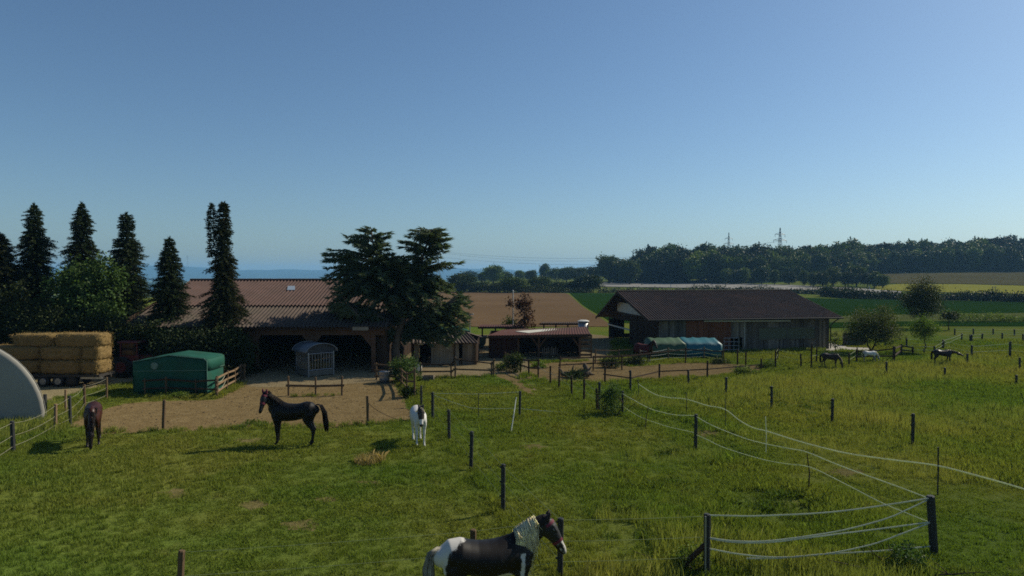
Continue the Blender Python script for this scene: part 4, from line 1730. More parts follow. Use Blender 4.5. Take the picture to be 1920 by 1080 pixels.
def pylon(label, px, pytop, Y, base_z, arms=((.74, 5.5), (.86, 4.2)), wbase=5.0):
    top = zat(pytop, Y)
    H = top - base_z
    x = xat(px, Y)
    t = thing('power_pylon', label, 'pylon', (x, Y, base_z), math.radians(25), 'power pylons on the skyline')
    mb = MB()
    r = .16
    hw = lambda f: wbase / 2 * (1 - f / .62) + .75 * f / .62 if f < .62 else .75 * (1 - (f - .62) / .38) + .12
    levels = [0, .14, .27, .38, .48, .56, .62, .68, .74, .80, .86, .93, 1.0]
    for sx, sy in ((-1, -1), (1, -1), (1, 1), (-1, 1)):
        mb.tube([(sx * hw(f), sy * hw(f), f * H) for f in levels], r, 4)
    for f0, f1 in zip(levels, levels[1:]):
        a, b = hw(f0), hw(f1)
        for k in range(4):
            ca = [(-1, -1), (1, -1), (1, 1), (-1, 1)]
            p, q = ca[k], ca[(k + 1) % 4]
            mb.tube([(p[0] * a, p[1] * a, f0 * H), (q[0] * b, q[1] * b, f1 * H)], r * .6, 3)
            mb.tube([(q[0] * a, q[1] * a, f0 * H), (p[0] * b, p[1] * b, f1 * H)], r * .6, 3)
    mb.build('lattice_tower', M['steel'], t, local=True)
    for f, ln in arms:
        mb = MB()
        for s in (-1, 1):
            mb.tube([(0, -.5, f * H), (s * ln, 0, f * H + .1)], r * .8, 4)
            mb.tube([(0, .5, f * H), (s * ln, 0, f * H + .1)], r * .8, 4)
            mb.tube([(0, 0, f * H + 1.3), (s * ln, 0, f * H + .1)], r * .7, 4)
        ar = mb.build('cross_arm', M['steel'], t, local=True)
        mb = MB()
        for s in (-1, 1):
            mb.tube([(s * ln, 0, f * H + .1), (s * ln, 0, f * H - 1.6)], .12, 5)
        mb.build('insulator', M['steel'], ar, local=True)
    return t
pylon('tall lattice pylon rising from the middle of the wood', 1462, 427, 430, 5)
pylon('more distant lattice pylon rising over the wood edge', 1366, 436, 600, 5)
pylon('faint pylon half behind the blue cedar', 822, 484, 900, 3)
pylon('tiny faint pylon on the far hills behind the spruces', 352, 478, 2400, 30, wbase=9)
pw = thing('power_lines', 'sagging power lines crossing the pale sky above the fields', 'power line', D(822, 480, 640))
for (p0, p1, p2, Ya, Yb_) in (((800, 479), (985, 494), (1462, 470), 880, 436), ((800, 469), (985, 483), (1462, 452), 880, 436), ((800, 470), (985, 488), (1366, 462), 900, 606)):
    A_, B_ = D(*p0, Ya), D(*p2, Yb_)
    pts = []
    for i in range(41):
        t = i / 40
        q = A_.lerp(B_, t)
        px_ = 960 + q.x / q.y * FOC
        # parabola through the three pixels
        (xa, ya2), (xb, yb2), (xc, yc2) = p0, p1, p2
        py_ = ya2 * (px_ - xb) * (px_ - xc) / ((xa - xb) * (xa - xc)) + yb2 * (px_ - xa) * (px_ - xc) / ((xb - xa) * (xb - xc)) + yc2 * (px_ - xa) * (px_ - xb) / ((xc - xa) * (xc - xb))
        pts.append(D(px_, min(py_, 503), q.y))
    mb = MB()
    mb.tube(pts, .075, 4)
    mb.build('cable', M['steel'], pw)
for i, px in enumerate((1861, 1866)):
    q = T(px, 547)
    t = thing('utility_pole', ['thin pale pole standing in the yellow barley, first of two', 'thin pale pole standing in the yellow barley, second of two'][i], 'pole', q, 0, 'paired poles in the barley')
    mb = MB()
    h_ = 10 / 1280 * q.y
    mb.tube([(0, 0, 0), (0, 0, h_)], [.14, .10], 6)
    mb.build('mast', M['boards'], t, local=True)
    mb = MB()
    mb.box((0, 0, h_ - .3), (.9, .1, .1))
    mb.build('cross_bar', M['boards'], t, local=True)
for i, px in enumerate((1258, 1424, 1630)):
    q = T(px, 540 if px < 1500 else 544)
    t = thing('marker_post', ['short white roadside marker behind the barn roof', 'white roadside marker by the highway before the wood', 'white roadside marker by the highway near the orchard trees'][i], 'post', q, 0, 'white markers along the highway')
    mb = MB()
    mb.tube([(0, 0, 0), (0, 0, 1.1), (.05, 0, 1.5)], [.22, .2, .1], 6)
    mb.build('stake', M['white'], t, local=True)
    mb = MB()
    mb.box((0, -.2, 1.0), (.2, .06, .2))
    mb.build('band', M['black'], t, local=True)
# ================================================================== fences
def post_mesh(h, r, m, lean, parent, base, dark=True, ins=0, n=8):
    mb = MB()
    top = Vector((lean[0], lean[1], h))
    mb.tube([(0, 0, -.05), (top.x * .5, top.y * .5, h * .5), (top.x * .98, top.y * .98, h * .985), tuple(top)], [r, r, r, r * .78], n)
    mb.v = [tuple(Vector(v) + Vector(base)) for v in mb.v]
    p = mb.build('post', m, parent, False)
    if ins:
        for k in range(ins):
            mb = MB()
            z = h * (.93 - k * .3)
            q = Vector((base[0] + lean[0] * z / h, base[1] + lean[1] * z / h, z))
            mb.tube([q + Vector((-r * .6, 0, 0)), q + Vector((-r - .035, -.01, .01))], [.016, .022], 6)
            mb.build('insulator', M['black'], p)
    return p


def sagline(a, b, sag, n=12):
    a, b = Vector(a), Vector(b)
    return [a.lerp(b, i / n) - Vector((0, 0, 4 * sag * (i / n) * (1 - i / n))) for i in range(n + 1)]


def fence(name, label, posts, strands=(), m='post', r=.055, group=None, cat='fence', ins=0, lean=.02):
    """posts: (px, ytop, ybot[, r[, mat]]) ; strands: (fraction, material, radius, sag, kind, skip)"""
    rnd = random.Random(int(posts[0][0]) + len(posts))
    B = []
    for p in posts:
        b = P(p[0], p[2])
        h = (p[2] - p[1]) / (p[2] - 515.0) * CH
        B.append((b, h))
    t = thing(name, label, cat, B[0][0], 0, group)
    tops = []
    for p, (b, h) in zip(posts, B):
        le = (rnd.gauss(0, lean) * h, rnd.gauss(0, lean) * h)
        if len(p) > 5:
            le = p[5]
        rr = p[3] if len(p) > 3 and p[3] else r
        mm = p[4] if len(p) > 4 and p[4] else m
        post_mesh(h, rr, M[mm], le, t, b, ins=ins if rr > .03 else 0)
        tops.append((b, h, le))
    for st in strands:
        fr, mm, rad, sag, kind = st[:5]
        sel = st[5] if len(st) > 5 else range(len(tops) - 1)
        mb = MB()
        for i in sel:
            (b0, h0, l0), (b1, h1, l1) = tops[i], tops[i + 1]
            q0 = b0 + Vector((l0[0] * fr, l0[1] * fr, h0 * fr))
            q1 = b1 + Vector((l1[0] * fr, l1[1] * fr, h1 * fr))
            if kind == 'rail':
                d = (q1 - q0).normalized() * .12
                mb.beam(q0 - d, q1 + d, rad, rad * 1.8)
            else:
                s_ = sag * (.6 + .8 * rnd.random()) * (q1 - q0).length
                mb.tube(sagline(q0, q1, s_), rad, 5, .35 if kind == 'tape' else 1, None)
        mb.build(kind, M[mm], t)
    return t, tops


def pixtape(t, nm, m, rad, pts, flat=.4):
    "tape through pixels; pts: (px,py,depthY)"
    mb = MB()
    W = [D(*p) for p in pts]
    # smooth by catmull-rom
    out = []
    for i in range(len(W) - 1):
        p0, p1, p2, p3 = W[max(0, i - 1)], W[i], W[i + 1], W[min(len(W) - 1, i + 2)]
        for k in range(5):
            s = k / 5
            out.append(.5 * ((2 * p1) + (p2 - p0) * s + (2 * p0 - 5 * p1 + 4 * p2 - p3) * s * s + (3 * p1 - p0 - 3 * p2 + p3) * s ** 3))
    out.append(W[-1])
    mb.tube(out, rad, 6, flat)
    return mb.build(nm, m, t)


def dep(yb):
    return P(960, yb).y


WIRE = lambda f, s=.004: (f, 'wire', .0042, s, 'wire')
TAPE = lambda f, s=.02: (f, 'tape', .009, s, 'tape')
fence('wire_fence', 'black post wire fence running from the small paddock toward the near pinto horse',
      [(811, 735, 785), (842, 768, 823), (883, 808, 880), (943, 870, 960), (1050, 970, 1084)], [WIRE(.96), WIRE(.62), WIRE(.3)], r=.058, ins=3)
fence('wire_fence', 'wire fence behind the pinto horse, from the lone wooden post to the braced post',
      [(335, 1033, 1160, .06, 'wood'), (889, 991, 1110, .06, 'wood'), (1050.5, 971, 1085, .02), (1325, 964, 1075, .06)], [WIRE(.97), WIRE(.62), WIRE(.28)], r=.058)
# corner with slack tapes
ft, tp_ = fence('tape_fence', 'corner fence of slack white tapes between a braced post and a leaning post',
      [(1325, 963, 1078, .065), (1752, 929, 1042, .085, 'post', (-.09, .02, 0))], [], r=.06)
YL, YR = dep(1078), dep(1042)
def cy_(px):
    s = (px - 1325) / (1752 - 1325)
    return 1 / ((1 - s) / YL + s / YR)
for pts in ([(1328, 966), (1371, 967), (1415, 967.5), (1502, 964), (1560, 960), (1619, 953), (1680, 944), (1743, 934)],
            [(1328, 1008), (1371, 1014), (1430, 1015), (1502, 1007), (1581, 994), (1660, 973), (1700, 956), (1738, 938)],
            [(1328, 1009), (1375, 1016.5), (1440, 1017), (1510, 1009), (1581, 1000), (1630, 994), (1677, 988), (1744, 979)],
            [(1327, 1028), (1386, 1039), (1459, 1045), (1546, 1039), (1634, 1021), (1690, 1001), (1745, 980)],
            [(1400, 1047), (1459, 1046.5), (1540, 1039.5), (1600, 1036), (1663, 1032), (1747, 1024)]):
    pixtape(ft, 'tape', M['tape'], .016, [(a, b, cy_(a)) for a, b in pts])
mb = MB()
b0 = P(1325, 1078)
mb.tube([P(1268, 1072) + Vector((0, 0, .0)), b0 + Vector((-.02, 0, .62))], .055, 8)
mb.build('brace', M['woodd'], ft)
mb = MB()
mb.box((b0.x - .045, b0.y - .06, .6), (.03, .03, 1.2))
mb.build('metal_angle', M['metal'], ft)
# long tape fence running back from the leaning post
f2, _ = fence('tape_fence', 'two-tape fence on black posts curving from the leaning corner post back to the bush',
      [(1304, 776, 843, .06), (1167, 733, 778, .05)], [], r=.05, ins=3)
YA, YB_, YC = dep(1042), dep(843), dep(778)
def dz2(px):
    if px > 1304:
        s = (px - 1304) / (1752 - 1304)
        return 1 / ((1 - s) / YB_ + s / YA)
    s = (px - 1167) / (1304 - 1167)
    return 1 / ((1 - s) / YC + s / YB_)
for pts, r_ in (([(1167, 738), (1212, 763), (1238, 772), (1267, 778), (1303, 779)], .014),
            ([(1304, 780), (1330, 795), (1360, 808), (1400, 823), (1439, 833), (1480, 841), (1511, 847), (1560, 867), (1610, 886), (1680, 911), (1743, 935)], .014),
            ([(1162, 758), (1199, 781), (1246, 798), (1275, 805), (1301, 811)], .010),
            ([(1305, 815), (1321, 822), (1360, 840), (1425, 860), (1470, 869), (1519, 876), (1580, 905), (1650, 941), (1700, 962), (1745, 980)], .011)):
    pixtape(f2, 'tape', M['tape'], r_, [(a, b, dz2(a)) for a, b in pts])
for px, yt, yb, ln in ((1210, 762, 804, .12), (1516, 846, 925, .06)):
    b = P(px, yb)
    h = (yb - yt) / (yb - 515) * CH
    mb = MB()
    mb.tube([b, b + Vector((ln * .3, 0, h * .5)), b + Vector((ln if px < 1300 else -ln, 0, h))], [.02, .018, .012], 6)
    mb.build('stake', M['woodd'], f2)
# upper tape on thin stakes
f3 = thing('tape_fence', 'bright upper white tape on thin stakes sweeping across the tall grass', 'fence', P(1436, 850))
stk = [(1197, 711, 748), (1287, 735, 774), (1360, 748, 806), (1436, 781, 851), (1758, 838, 929)]
for px, yt, yb in stk:
    b = P(px, yb)
    h = (yb - yt) / (yb - 515) * CH
    mb = MB()
    mb.tube([b, b + Vector((.01, 0, h * .5)), b + Vector((-.02 if px < 1700 else 0.0, 0, h))], [.014 if px < 1700 else .022] * 3, 6)
    mb.build('stake', M['tape'] if px == 1436 else M['post'], f3)
def dz3(px):
    ks = [(1197, 1 / dep(748)), (1287, 1 / dep(774)), (1360, 1 / dep(806)), (1436, 1 / dep(851)), (1758, 1 / dep(929)), (2000, 1 / dep(1000))]
    return 1 / interp(ks, px)
pixtape(f3, 'tape', M['tape'], .021, [(a, b, dz3(a)) for a, b in ((1197, 720), (1225, 738), (1251, 745), (1287, 748.5), (1324, 760), (1358, 767), (1386, 788), (1412, 802), (1436, 808), (1490, 825), (1545, 840), (1600, 852), (1680, 863), (1757, 873), (1840, 894), (1920, 917), (2000, 944))])
# meadow posts
for lbl, px, yt, yb in (('black meadow post before the dirt paddock, beside a pale stick', 1291, 693, 726), ('black meadow post with tape tied halfway, third from the shelter', 1361, 707, 741), ('black insulator post in the tall grass in mid meadow', 1447, 724, 766),
                        ('black post in tall grass between the leaning and the mid meadow posts', 1560, 747, 797), ('large black post alone in the open right meadow', 1711, 775, 834), ('black meadow post below the long barn corner', 1662, 678, 706),
                        ('black meadow post beside a pale stick, before the long-backed horse', 1772, 689, 708), ('black post on the right meadow edge, lower one', 1906, 703, 723), ('short black post beside the long-backed horse', 1813, 663, 685), ('taller dark post at the far right paddock corner', 1894, 640, 671), ('dark post at the right frame edge above the lower one', 1912, 670, 697),
                        ('black post standing left of the dirt paddock corner', 1182, 694, 733)):
    fence('fence_post', lbl, [(px, yt, yb)], [], r=.058, group='black posts across the right meadow', cat='post', ins=3)
# small paddock
f4, _ = fence('tape_fence', 'thin tape fence enclosing the small grass paddock by the white pony', [(790, 723, 763), (812, 736, 784), (897, 737, 785, .015), (974, 733, 783)], [(.97, 'tape', .008, .003, 'tape', (1, 2))], r=.05)
pixtape(f4, 'tape', M['tape'], .009, [(815, 741, dep(784)), (860, 758, dep(783)), (897, 766, dep(783)), (970, 766, dep(782)), (1044, 772, dep(777)), (1122, 774, dep(772)), (1160, 774, dep(776))])
st = thing('leaning_stick', 'pale stick leaning against the small paddock post', 'stick', P(958, 812))
mb = MB()
q = P(958, 812)
mb.tube([q, q + Vector((.12, .4, .7)), q + Vector((.20, .9, 1.15))], [.02, .022, .016], 6)
mb.build('shaft', M['tape'], st)
mb = MB()
mb.tube([q + Vector((.20, .9, 1.15)), q + Vector((.21, .92, 1.2))], [.025, .02], 6)
mb.build('knob', M['white'], st)
# left fence
ROPE = lambda f, s=.02: (f, 'rope', .0058, s, 'rope')
fence('rope_fence', 'rope fence on mixed posts between the grey tunnel and the grazing brown horse',
      [(-60, 815, 905), (25, 789, 850, .07), (104, 757, 808, .06, 'woodp'), (132, 742, 797, .06), (159, 721, 766, .055, 'wood'), (200, 707, 750, .05, 'wood')], [ROPE(.94, .03), ROPE(.55), ROPE(.22)], r=.06)
fence('rope_fence', 'short inner fence of two posts beside the gravel track', [(85, 739, 777, .07), (123, 730, 774, .05, 'woodp'), (132.5, 744, 797, .03)], [ROPE(.6, .04)], r=.06)
# fence around green shelter
RAIL = lambda f, m='wood', r=.05: (f, m, r, 0, 'rail')
fence('rail_fence', 'dark rail fence standing before the green shelter', [(272, 709, 741, .035), (312, 706, 740, .05), (367, 711, 740, .03), (405.5, 707, 744, .045)], [RAIL(.85, 'woodd', .045), RAIL(.38, 'woodd', .04)], m='wood')
ff, tps = fence('rail_fence', 'sloping three-rail wooden fence from the green shelter to the open barn', [(407, 705, 745, .06), (425, 695, 731), (440, 691, 722), (452, 682, 715), (457.5, 682, 716)], [RAIL(.9, 'woodp', .045), RAIL(.58, 'woodp', .045), RAIL(.26, 'woodp', .045)], m='wood')
mb = MB()
for i, fr in ((0, .8), (0, .45)):
    a_ = tps[i][0] + Vector((0, -.08, tps[i][1] * fr))
    b_ = tps[i + 1][0] + Vector((0, -.08, tps[i + 1][1] * (fr + .1)))
    mb.tube(sagline(a_, b_, .22), .018, 5)
mb.build('white_rope', M['rope'], ff)
# hitching rail
fence('hitching_rail', 'three-post hitching rail standing alone on the sand paddock', [(541, 705, 742), (592, 707, 742), (641, 705, 741.5)], [(.52, 'wood', .06, 0, 'rail')], m='wood', r=.05, lean=.012)
mb = MB()
# loose chain between paddock posts
f5, tps = fence('paddock_fence', 'low cable strung from a brown post beside the white pony', [(306, 750, 808, .065), (690, 742, 796, .06)], [], m='wood')
a_ = P(690, 796) + Vector((0, 0, .95))
pixtape(f5, 'cable', M['woodd'], .012, [(691, 756, dep(796)), (705, 768, dep(795)), (728, 780, dep(793)), (750, 787, dep(790)), (775, 788, dep(787)), (800, 780, dep(785)), (811, 770, dep(785))], 1)
# fence at barn right corner
fence('rail_fence', 'three-rail fence beside the green bush at the barn corner', [(706, 680, 712), (743, 684, 713), (753, 691, 722), (763, 698, 735), (777, 690, 746)], [RAIL(.9), RAIL(.55), RAIL(.22)], m='wood', r=.05)
fence('rail_fence', 'low two-rail gate fence before the low shed', [(789, 680, 709, .045), (846, 680, 708), (853.5, 669, 709), (921.5, 678, 706), (925.5, 673, 706)], [RAIL(.42, 'wood', .05), RAIL(.88, 'woodd', .04)], m='wood', r=.05)
fB, tpB = fence('rail_fence', 'stepped dark post fence descending from the shelter to the tape fence', [(947, 660, 689), (976, 670, 698), (991.5, 674, 704), (1009, 673, 708), (1032, 686, 721), (1048, 691, 729), (1072, 704, 742), (1095, 711, 752), (1119.5, 728, 771)],
      [(.92, 'woodd', .04, 0, 'rail', (0, 1, 2)), (.5, 'woodd', .04, 0, 'rail', (0, 1, 2)), (.62, 'rope', .012, .03, 'rope', (3, 4)), (.9, 'wire', .008, .01, 'wire', (5, 6, 7)), (.5, 'wire', .008, .01, 'wire', (5, 6, 7))], m='woodd', r=.052)
fence('fence_post', 'tall black post half hidden by the roadside bush', [(1123, 716, 770)], [], r=.055, cat='post', ins=3)
fence('rail_fence', 'dark rail fence before the slatted shelter end', [(1049.5, 668, 701), (1112, 667, 695), (1166, 666, 694), (1285, 652, 681), (1354, 657, 679)], [RAIL(.9, 'woodd', .04), (.5, 'woodd', .04, 0, 'rail', (0, 1))], m='woodd', r=.045)
fence('rail_fence', 'rusty post and rail line along the dirt paddock', [(1134, 686, 719), (1182.5, 694, 725, .03), (1236, 682, 712), (1326, 676, 710), (1427, 672, 696)], [(.52, 'woodd', .035, 0, 'rail')], m='woodd', r=.055)
fence('tape_fence', 'white tape fence close in front of the blue and green tarp tent', [(1200, 655, 683), (1253, 652, 676), (1320, 650, 674), (1357, 655, 679)], [TAPE(.92, .05), TAPE(.55, .03), TAPE(.25, .02)], m='wood', r=.04)
fence('rail_fence', 'weathered fence along the yard below the long barn', [(1116, 654, 682), (1160, 655, 678), (1200.5, 652, 677)], [RAIL(.9, 'wood', .04), RAIL(.5, 'wood', .04), RAIL(.2, 'wood', .04)], m='wood', r=.045)
fence('rail_fence', 'grey post fence running along the long barn front', [(1383, 655, 684), (1398, 660, 685), (1454, 656, 692), (1458, 653, 675), (1502, 663, 688), (1521, 643, 689), (1531, 651, 680), (1592, 663, 686), (1606, 653, 676)], [(.9, 'wire', .01, .01, 'wire'), (.5, 'wire', .01, .01, 'wire')], m='woodd', r=.055)
fence('rail_fence', 'old rail fence under the fruit trees', [(1606, 655, 678, .06), (1640, 655, 676), (1676, 649, 680, .09), (1690, 645, 664), (1711, 650, 664)], [RAIL(.85, 'woodd', .05), RAIL(.4, 'woodd', .05)], m='woodd', r=.06)
# far right paddocks
far = [('line of dark posts across the far right paddock, upper row', [(1790, 616, 628), (1825, 616, 627), (1862, 616, 627), (1902, 617, 629), (1950, 617, 629)]),
       ('line of dark posts across the far right paddock, middle row', [(1700, 634, 651), (1768, 637, 654), (1803, 625, 637), (1819, 628, 641), (1822, 627, 641), (1841, 625, 639), (1879, 624, 640), (1918, 626, 641)]),
       ('taped paddock fence behind the long-backed horse', [(1690, 646, 664), (1752, 649, 664), (1768.5, 638, 655), (1822, 647, 673), (1893, 641, 671), (1960, 650, 680)])]
for i, (lbl, ps) in enumerate(far):
    fence('tape_fence', lbl, ps, [(.9, 'tape', .011, .004, 'tape'), (.5, 'tape', .009, .004, 'tape')], m='post', r=.07)
pf = thing('picket_fence', 'grey picket fence section beside the long barn under the fruit tree', 'fence', P(1600, 648))
q0, q1 = P(1581, 647), P(1622, 648)
mb = MB()
for i in range(17):
    p = q0.lerp(q1, i / 16)
    mb.box((p.x, p.y, .48 + .06 * (i % 3)), (.10, .03, .95 + .12 * (i % 3)))
mb.build('pickets', M['boards'], pf)
mb = MB()
for z in (.3, .8):
    mb.beam(q0 + Vector((0, .04, z)), q1 + Vector((0, .04, z)), .04, .08)
mb.build('rail', M['woodd'], pf)
# ================================================================== trees on the left
def sp(label, px, pytop, Y, prof, mat, seed, **kw):
    b = Vector((xat(px, Y), Y, 0))
    t = thing('spruce_tree', label, 'tree', b, 0, 'tall spruces on the left')
    spruce_meshes(zat(pytop, Y), prof, M[mat], t, seed, **kw)
    return t


def pf_(pts):
    return lambda t: interp(pts, t)
sp('dark spruce cut by the left frame edge above the straw', 2, 440, 44, pf_([(0, 2.0), (.4, 1.7), (.7, 1.15), (.9, .65), (1, .12)]), 'spruce2', 1)
sp('full dark spruce, broad spire above the straw bales', 66, 384, 45, pf_([(0, 2.4), (.45, 1.15), (.7, .88), (.85, .6), (.95, .32), (1, .08)]), 'spruce', 2)
sp('dark spruce spire rising out of the bright leafy maple', 155, 382, 46, pf_([(0, 2.6), (.45, 1.5), (.62, 1.0), (.75, .72), (.88, .5), (.96, .28), (1, .06)]), 'spruce', 3)
sp('ragged spruce with long side branches and a blunt top', 238, 402, 45, pf_([(0, 2.8), (.3, 1.9), (.42, 1.35), (.55, 1.15), (.66, 1.05), (.74, .72), (.82, .75), (.88, .42), (1, .3)]), 'spruce', 4, droop=.26, gap=.08)
sp('shorter blunt spruce before the left end of the barn roof', 318, 448, 43, pf_([(0, 3.0), (.22, 2.6), (.38, 1.7), (.48, 1.2), (.6, .8), (.72, .85), (.85, .45), (1, .26)]), 'spruce', 5, droop=.3, gap=.04)
t6 = sp('narrow twin-topped spruce in front of the barn roof', 420, 381, 42, pf_([(0, 2.6), (.2, 2.1), (.34, 1.4), (.46, .95), (.58, .62), (.7, .52), (.8, .38), (.95, .34), (1, .14)]), 'spruce2', 6, droop=.42)
px2, Y2 = 400, 42
c2 = spruce_meshes(zat(385, Y2), lambda t: (.26 if t > .6 else .05) * (1 if t < .97 else .5), M['spruce2'], t6, 61, zmin=zat(480, Y2), nb=7, needle=.19, step=.13, trunk=False, lean=(0, 0), nm=('second_trunk', 'second_crown'), droop=.4)
c2.location = (xat(px2, Y2) - xat(420, Y2), -.1, 0)


def leafy(name, label, base, crown, h, mat, ncl, nlf, ls, seed, cr=.3, tr=.12, bark='bark', group=None, cat='tree', **kw):
    t = thing(name, label, cat, base, 0, group)
    broadleaf_meshes(h, crown, M[mat], M[bark], tr, ncl, nlf, ls, seed, t, clump_r=cr, **kw)
    return t


Ym = 43.5
leafy('maple_tree', 'bright leafy maple growing round the spruce above the straw', (xat(165, Ym), Ym, 0),
      [(.1, 0, 4.6, 2.3, 1.6, 2.2), (-1.3, -.2, 6.1, .9, .8, 1.0), (1.3, 0, 6.0, .9, .8, 1.1), (.8, -.6, 2.8, 2.0, 1.4, 1.6), (-.9, 0, 3.6, 1.6, 1.3, 1.6)], 7.4, 'maple', 260, 64, .19, 21, .34, .14)
leafy('maple_tree', 'dark leafy tree low behind the straw by the frame edge', (xat(20, 43), 43, 0),
      [(0, 0, 3.2, 2.4, 1.6, 2.0), (1.8, 0, 2.6, 1.8, 1.4, 1.7), (-1.5, 0, 3.0, 1.8, 1.4, 1.8)], 5, 'dark', 200, 60, .18, 22, .36, .14)
for i, (px, Y, wd, h, mt, lbl) in enumerate(((60, 41.5, 2.6, 4.2, 'dark', 'dark shady bush behind the straw by the frame edge'), (110, 41.0, 2.4, 4.0, 'dark', 'dark shady bush behind the middle of the straw trailer'), (262, 41.3, 1.9, 3.0, 'dark', 'tall dark bush behind the tractor'), (345, 39.4, 1.9, 2.9, 'forestd', 'dark bush behind the green shelter roof'), (428, 39.6, 1.1, 2.8, 'shrub', 'dark bush at the sloping fence end by the barn'), (300, 41.2, 1.8, 3.0, 'forestd', 'dark bush between the tractor and the green shelter'), (385, 39.3, 1.3, 2.4, 'shrub', 'dark bush at the right end of the green shelter'), (200, 41.5, 1.8, 3.6, 'dark', 'dark bush between the straw and the tractor'))):
    leafy('shady_bush', lbl, (xat(px, Y), Y, 0), [(0, 0, h * .5, wd, .9, h * .5), (wd * .4, 0, h * .4, wd * .7, .8, h * .4)], h, 'forestd' if Y < 40 else mt, 200, 62, .14, 40 + i, .3, .08, group='dark bushes under the spruces', cat='bush', stems=3)  # bushes before the barn take darker needles, their shade put into the colour
leafy('shrub', 'pale flowering twig poking out beside the green shelter', (xat(412, 37.2), 37.2, 0), [(0, 0, .9, .35, .3, .7)], 1.6, 'spruce2', 12, 20, .15, 55, .14, .03, cat='bush')

# ================================================================== blue cedar
Yc0 = 43.2
ct_ = thing('cedar_tree', 'large blue-green cedar with two leaders and drooping layered boughs', 'tree', (xat(744, Yc0), Yc0, 0))
rnd = random.Random(77)
rng = np.random.default_rng(77)
def cpt(px, py, dy=0.0):
    q = D(px, py, Yc0 + dy)
    return Vector((q.x, Yc0 + dy, q.z))
mb = MB()
stem = [Vector((xat(744, Yc0), Yc0, -.05)), cpt(741, 655), cpt(745, 630), cpt(752, 610), cpt(757, 590)]
mb.tube(stem, [.34, .28, .25, .23, .21], 9)
L1 = [stem[-1], cpt(738, 560, -.2), cpt(718, 520, -.1), cpt(706, 480), cpt(698, 450), cpt(696, 428)]
L2 = [stem[-1], cpt(770, 560, .2), cpt(784, 520, .3), cpt(793, 480, .2), cpt(803, 450), cpt(812, 432)]
L3 = [cpt(752, 612), cpt(775, 595, -.4), cpt(805, 580, -.7), cpt(840, 575, -.8)]
L4 = [cpt(748, 622), cpt(725, 600, -.6), cpt(700, 590, -1.0), cpt(670, 590, -1.2)]
def fine(Ln, k=6):
    return [p.lerp(q, i / k) for p, q in zip(Ln, Ln[1:]) for i in range(k)] + [Ln[-1]]


for Ln, r0 in ((L1, .19), (L2, .17), (L3, .11), (L4, .11)):
    mb.tube(Ln, [r0 * (1 - .85 * i / (len(Ln) - 1)) for i in range(len(Ln))], 7)
L1, L2, L3, L4, stem = (fine(x) for x in (L1, L2, L3, L4, stem))
left = [(427, 675), (438, 668), (446, 640), (460, 632), (474, 612), (490, 612), (508, 608), (525, 610), (540, 622), (556, 616), (575, 618), (600, 634), (618, 668), (636, 690)]
right = [(427, 735), (436, 730), (452, 735), (464, 728), (480, 760), (500, 790), (540, 800), (575, 800), (596, 760), (612, 742), (640, 730)]
left2 = [(430, 770), (440, 760), (462, 745), (480, 745), (520, 740), (575, 735), (600, 768), (616, 792), (648, 800)]
right2 = [(430, 828), (445, 842), (458, 838), (474, 836), (486, 826), (494, 862), (505, 850), (516, 826), (530, 836), (548, 866), (565, 878), (580, 884), (600, 878), (620, 870), (636, 850), (650, 835)]
C, A, Ls = [], [], []
tips = []
lw_ = [(y, max(4.0, interp([(c, d) for c, d in right], y) - interp([(c, d) for c, d in left], y))) for y in range(428, 638, 4)]
rw_ = [(y, max(4.0, interp([(c, d) for c, d in right2], y) - interp([(c, d) for c, d in left2], y))) for y in range(431, 648, 4)]
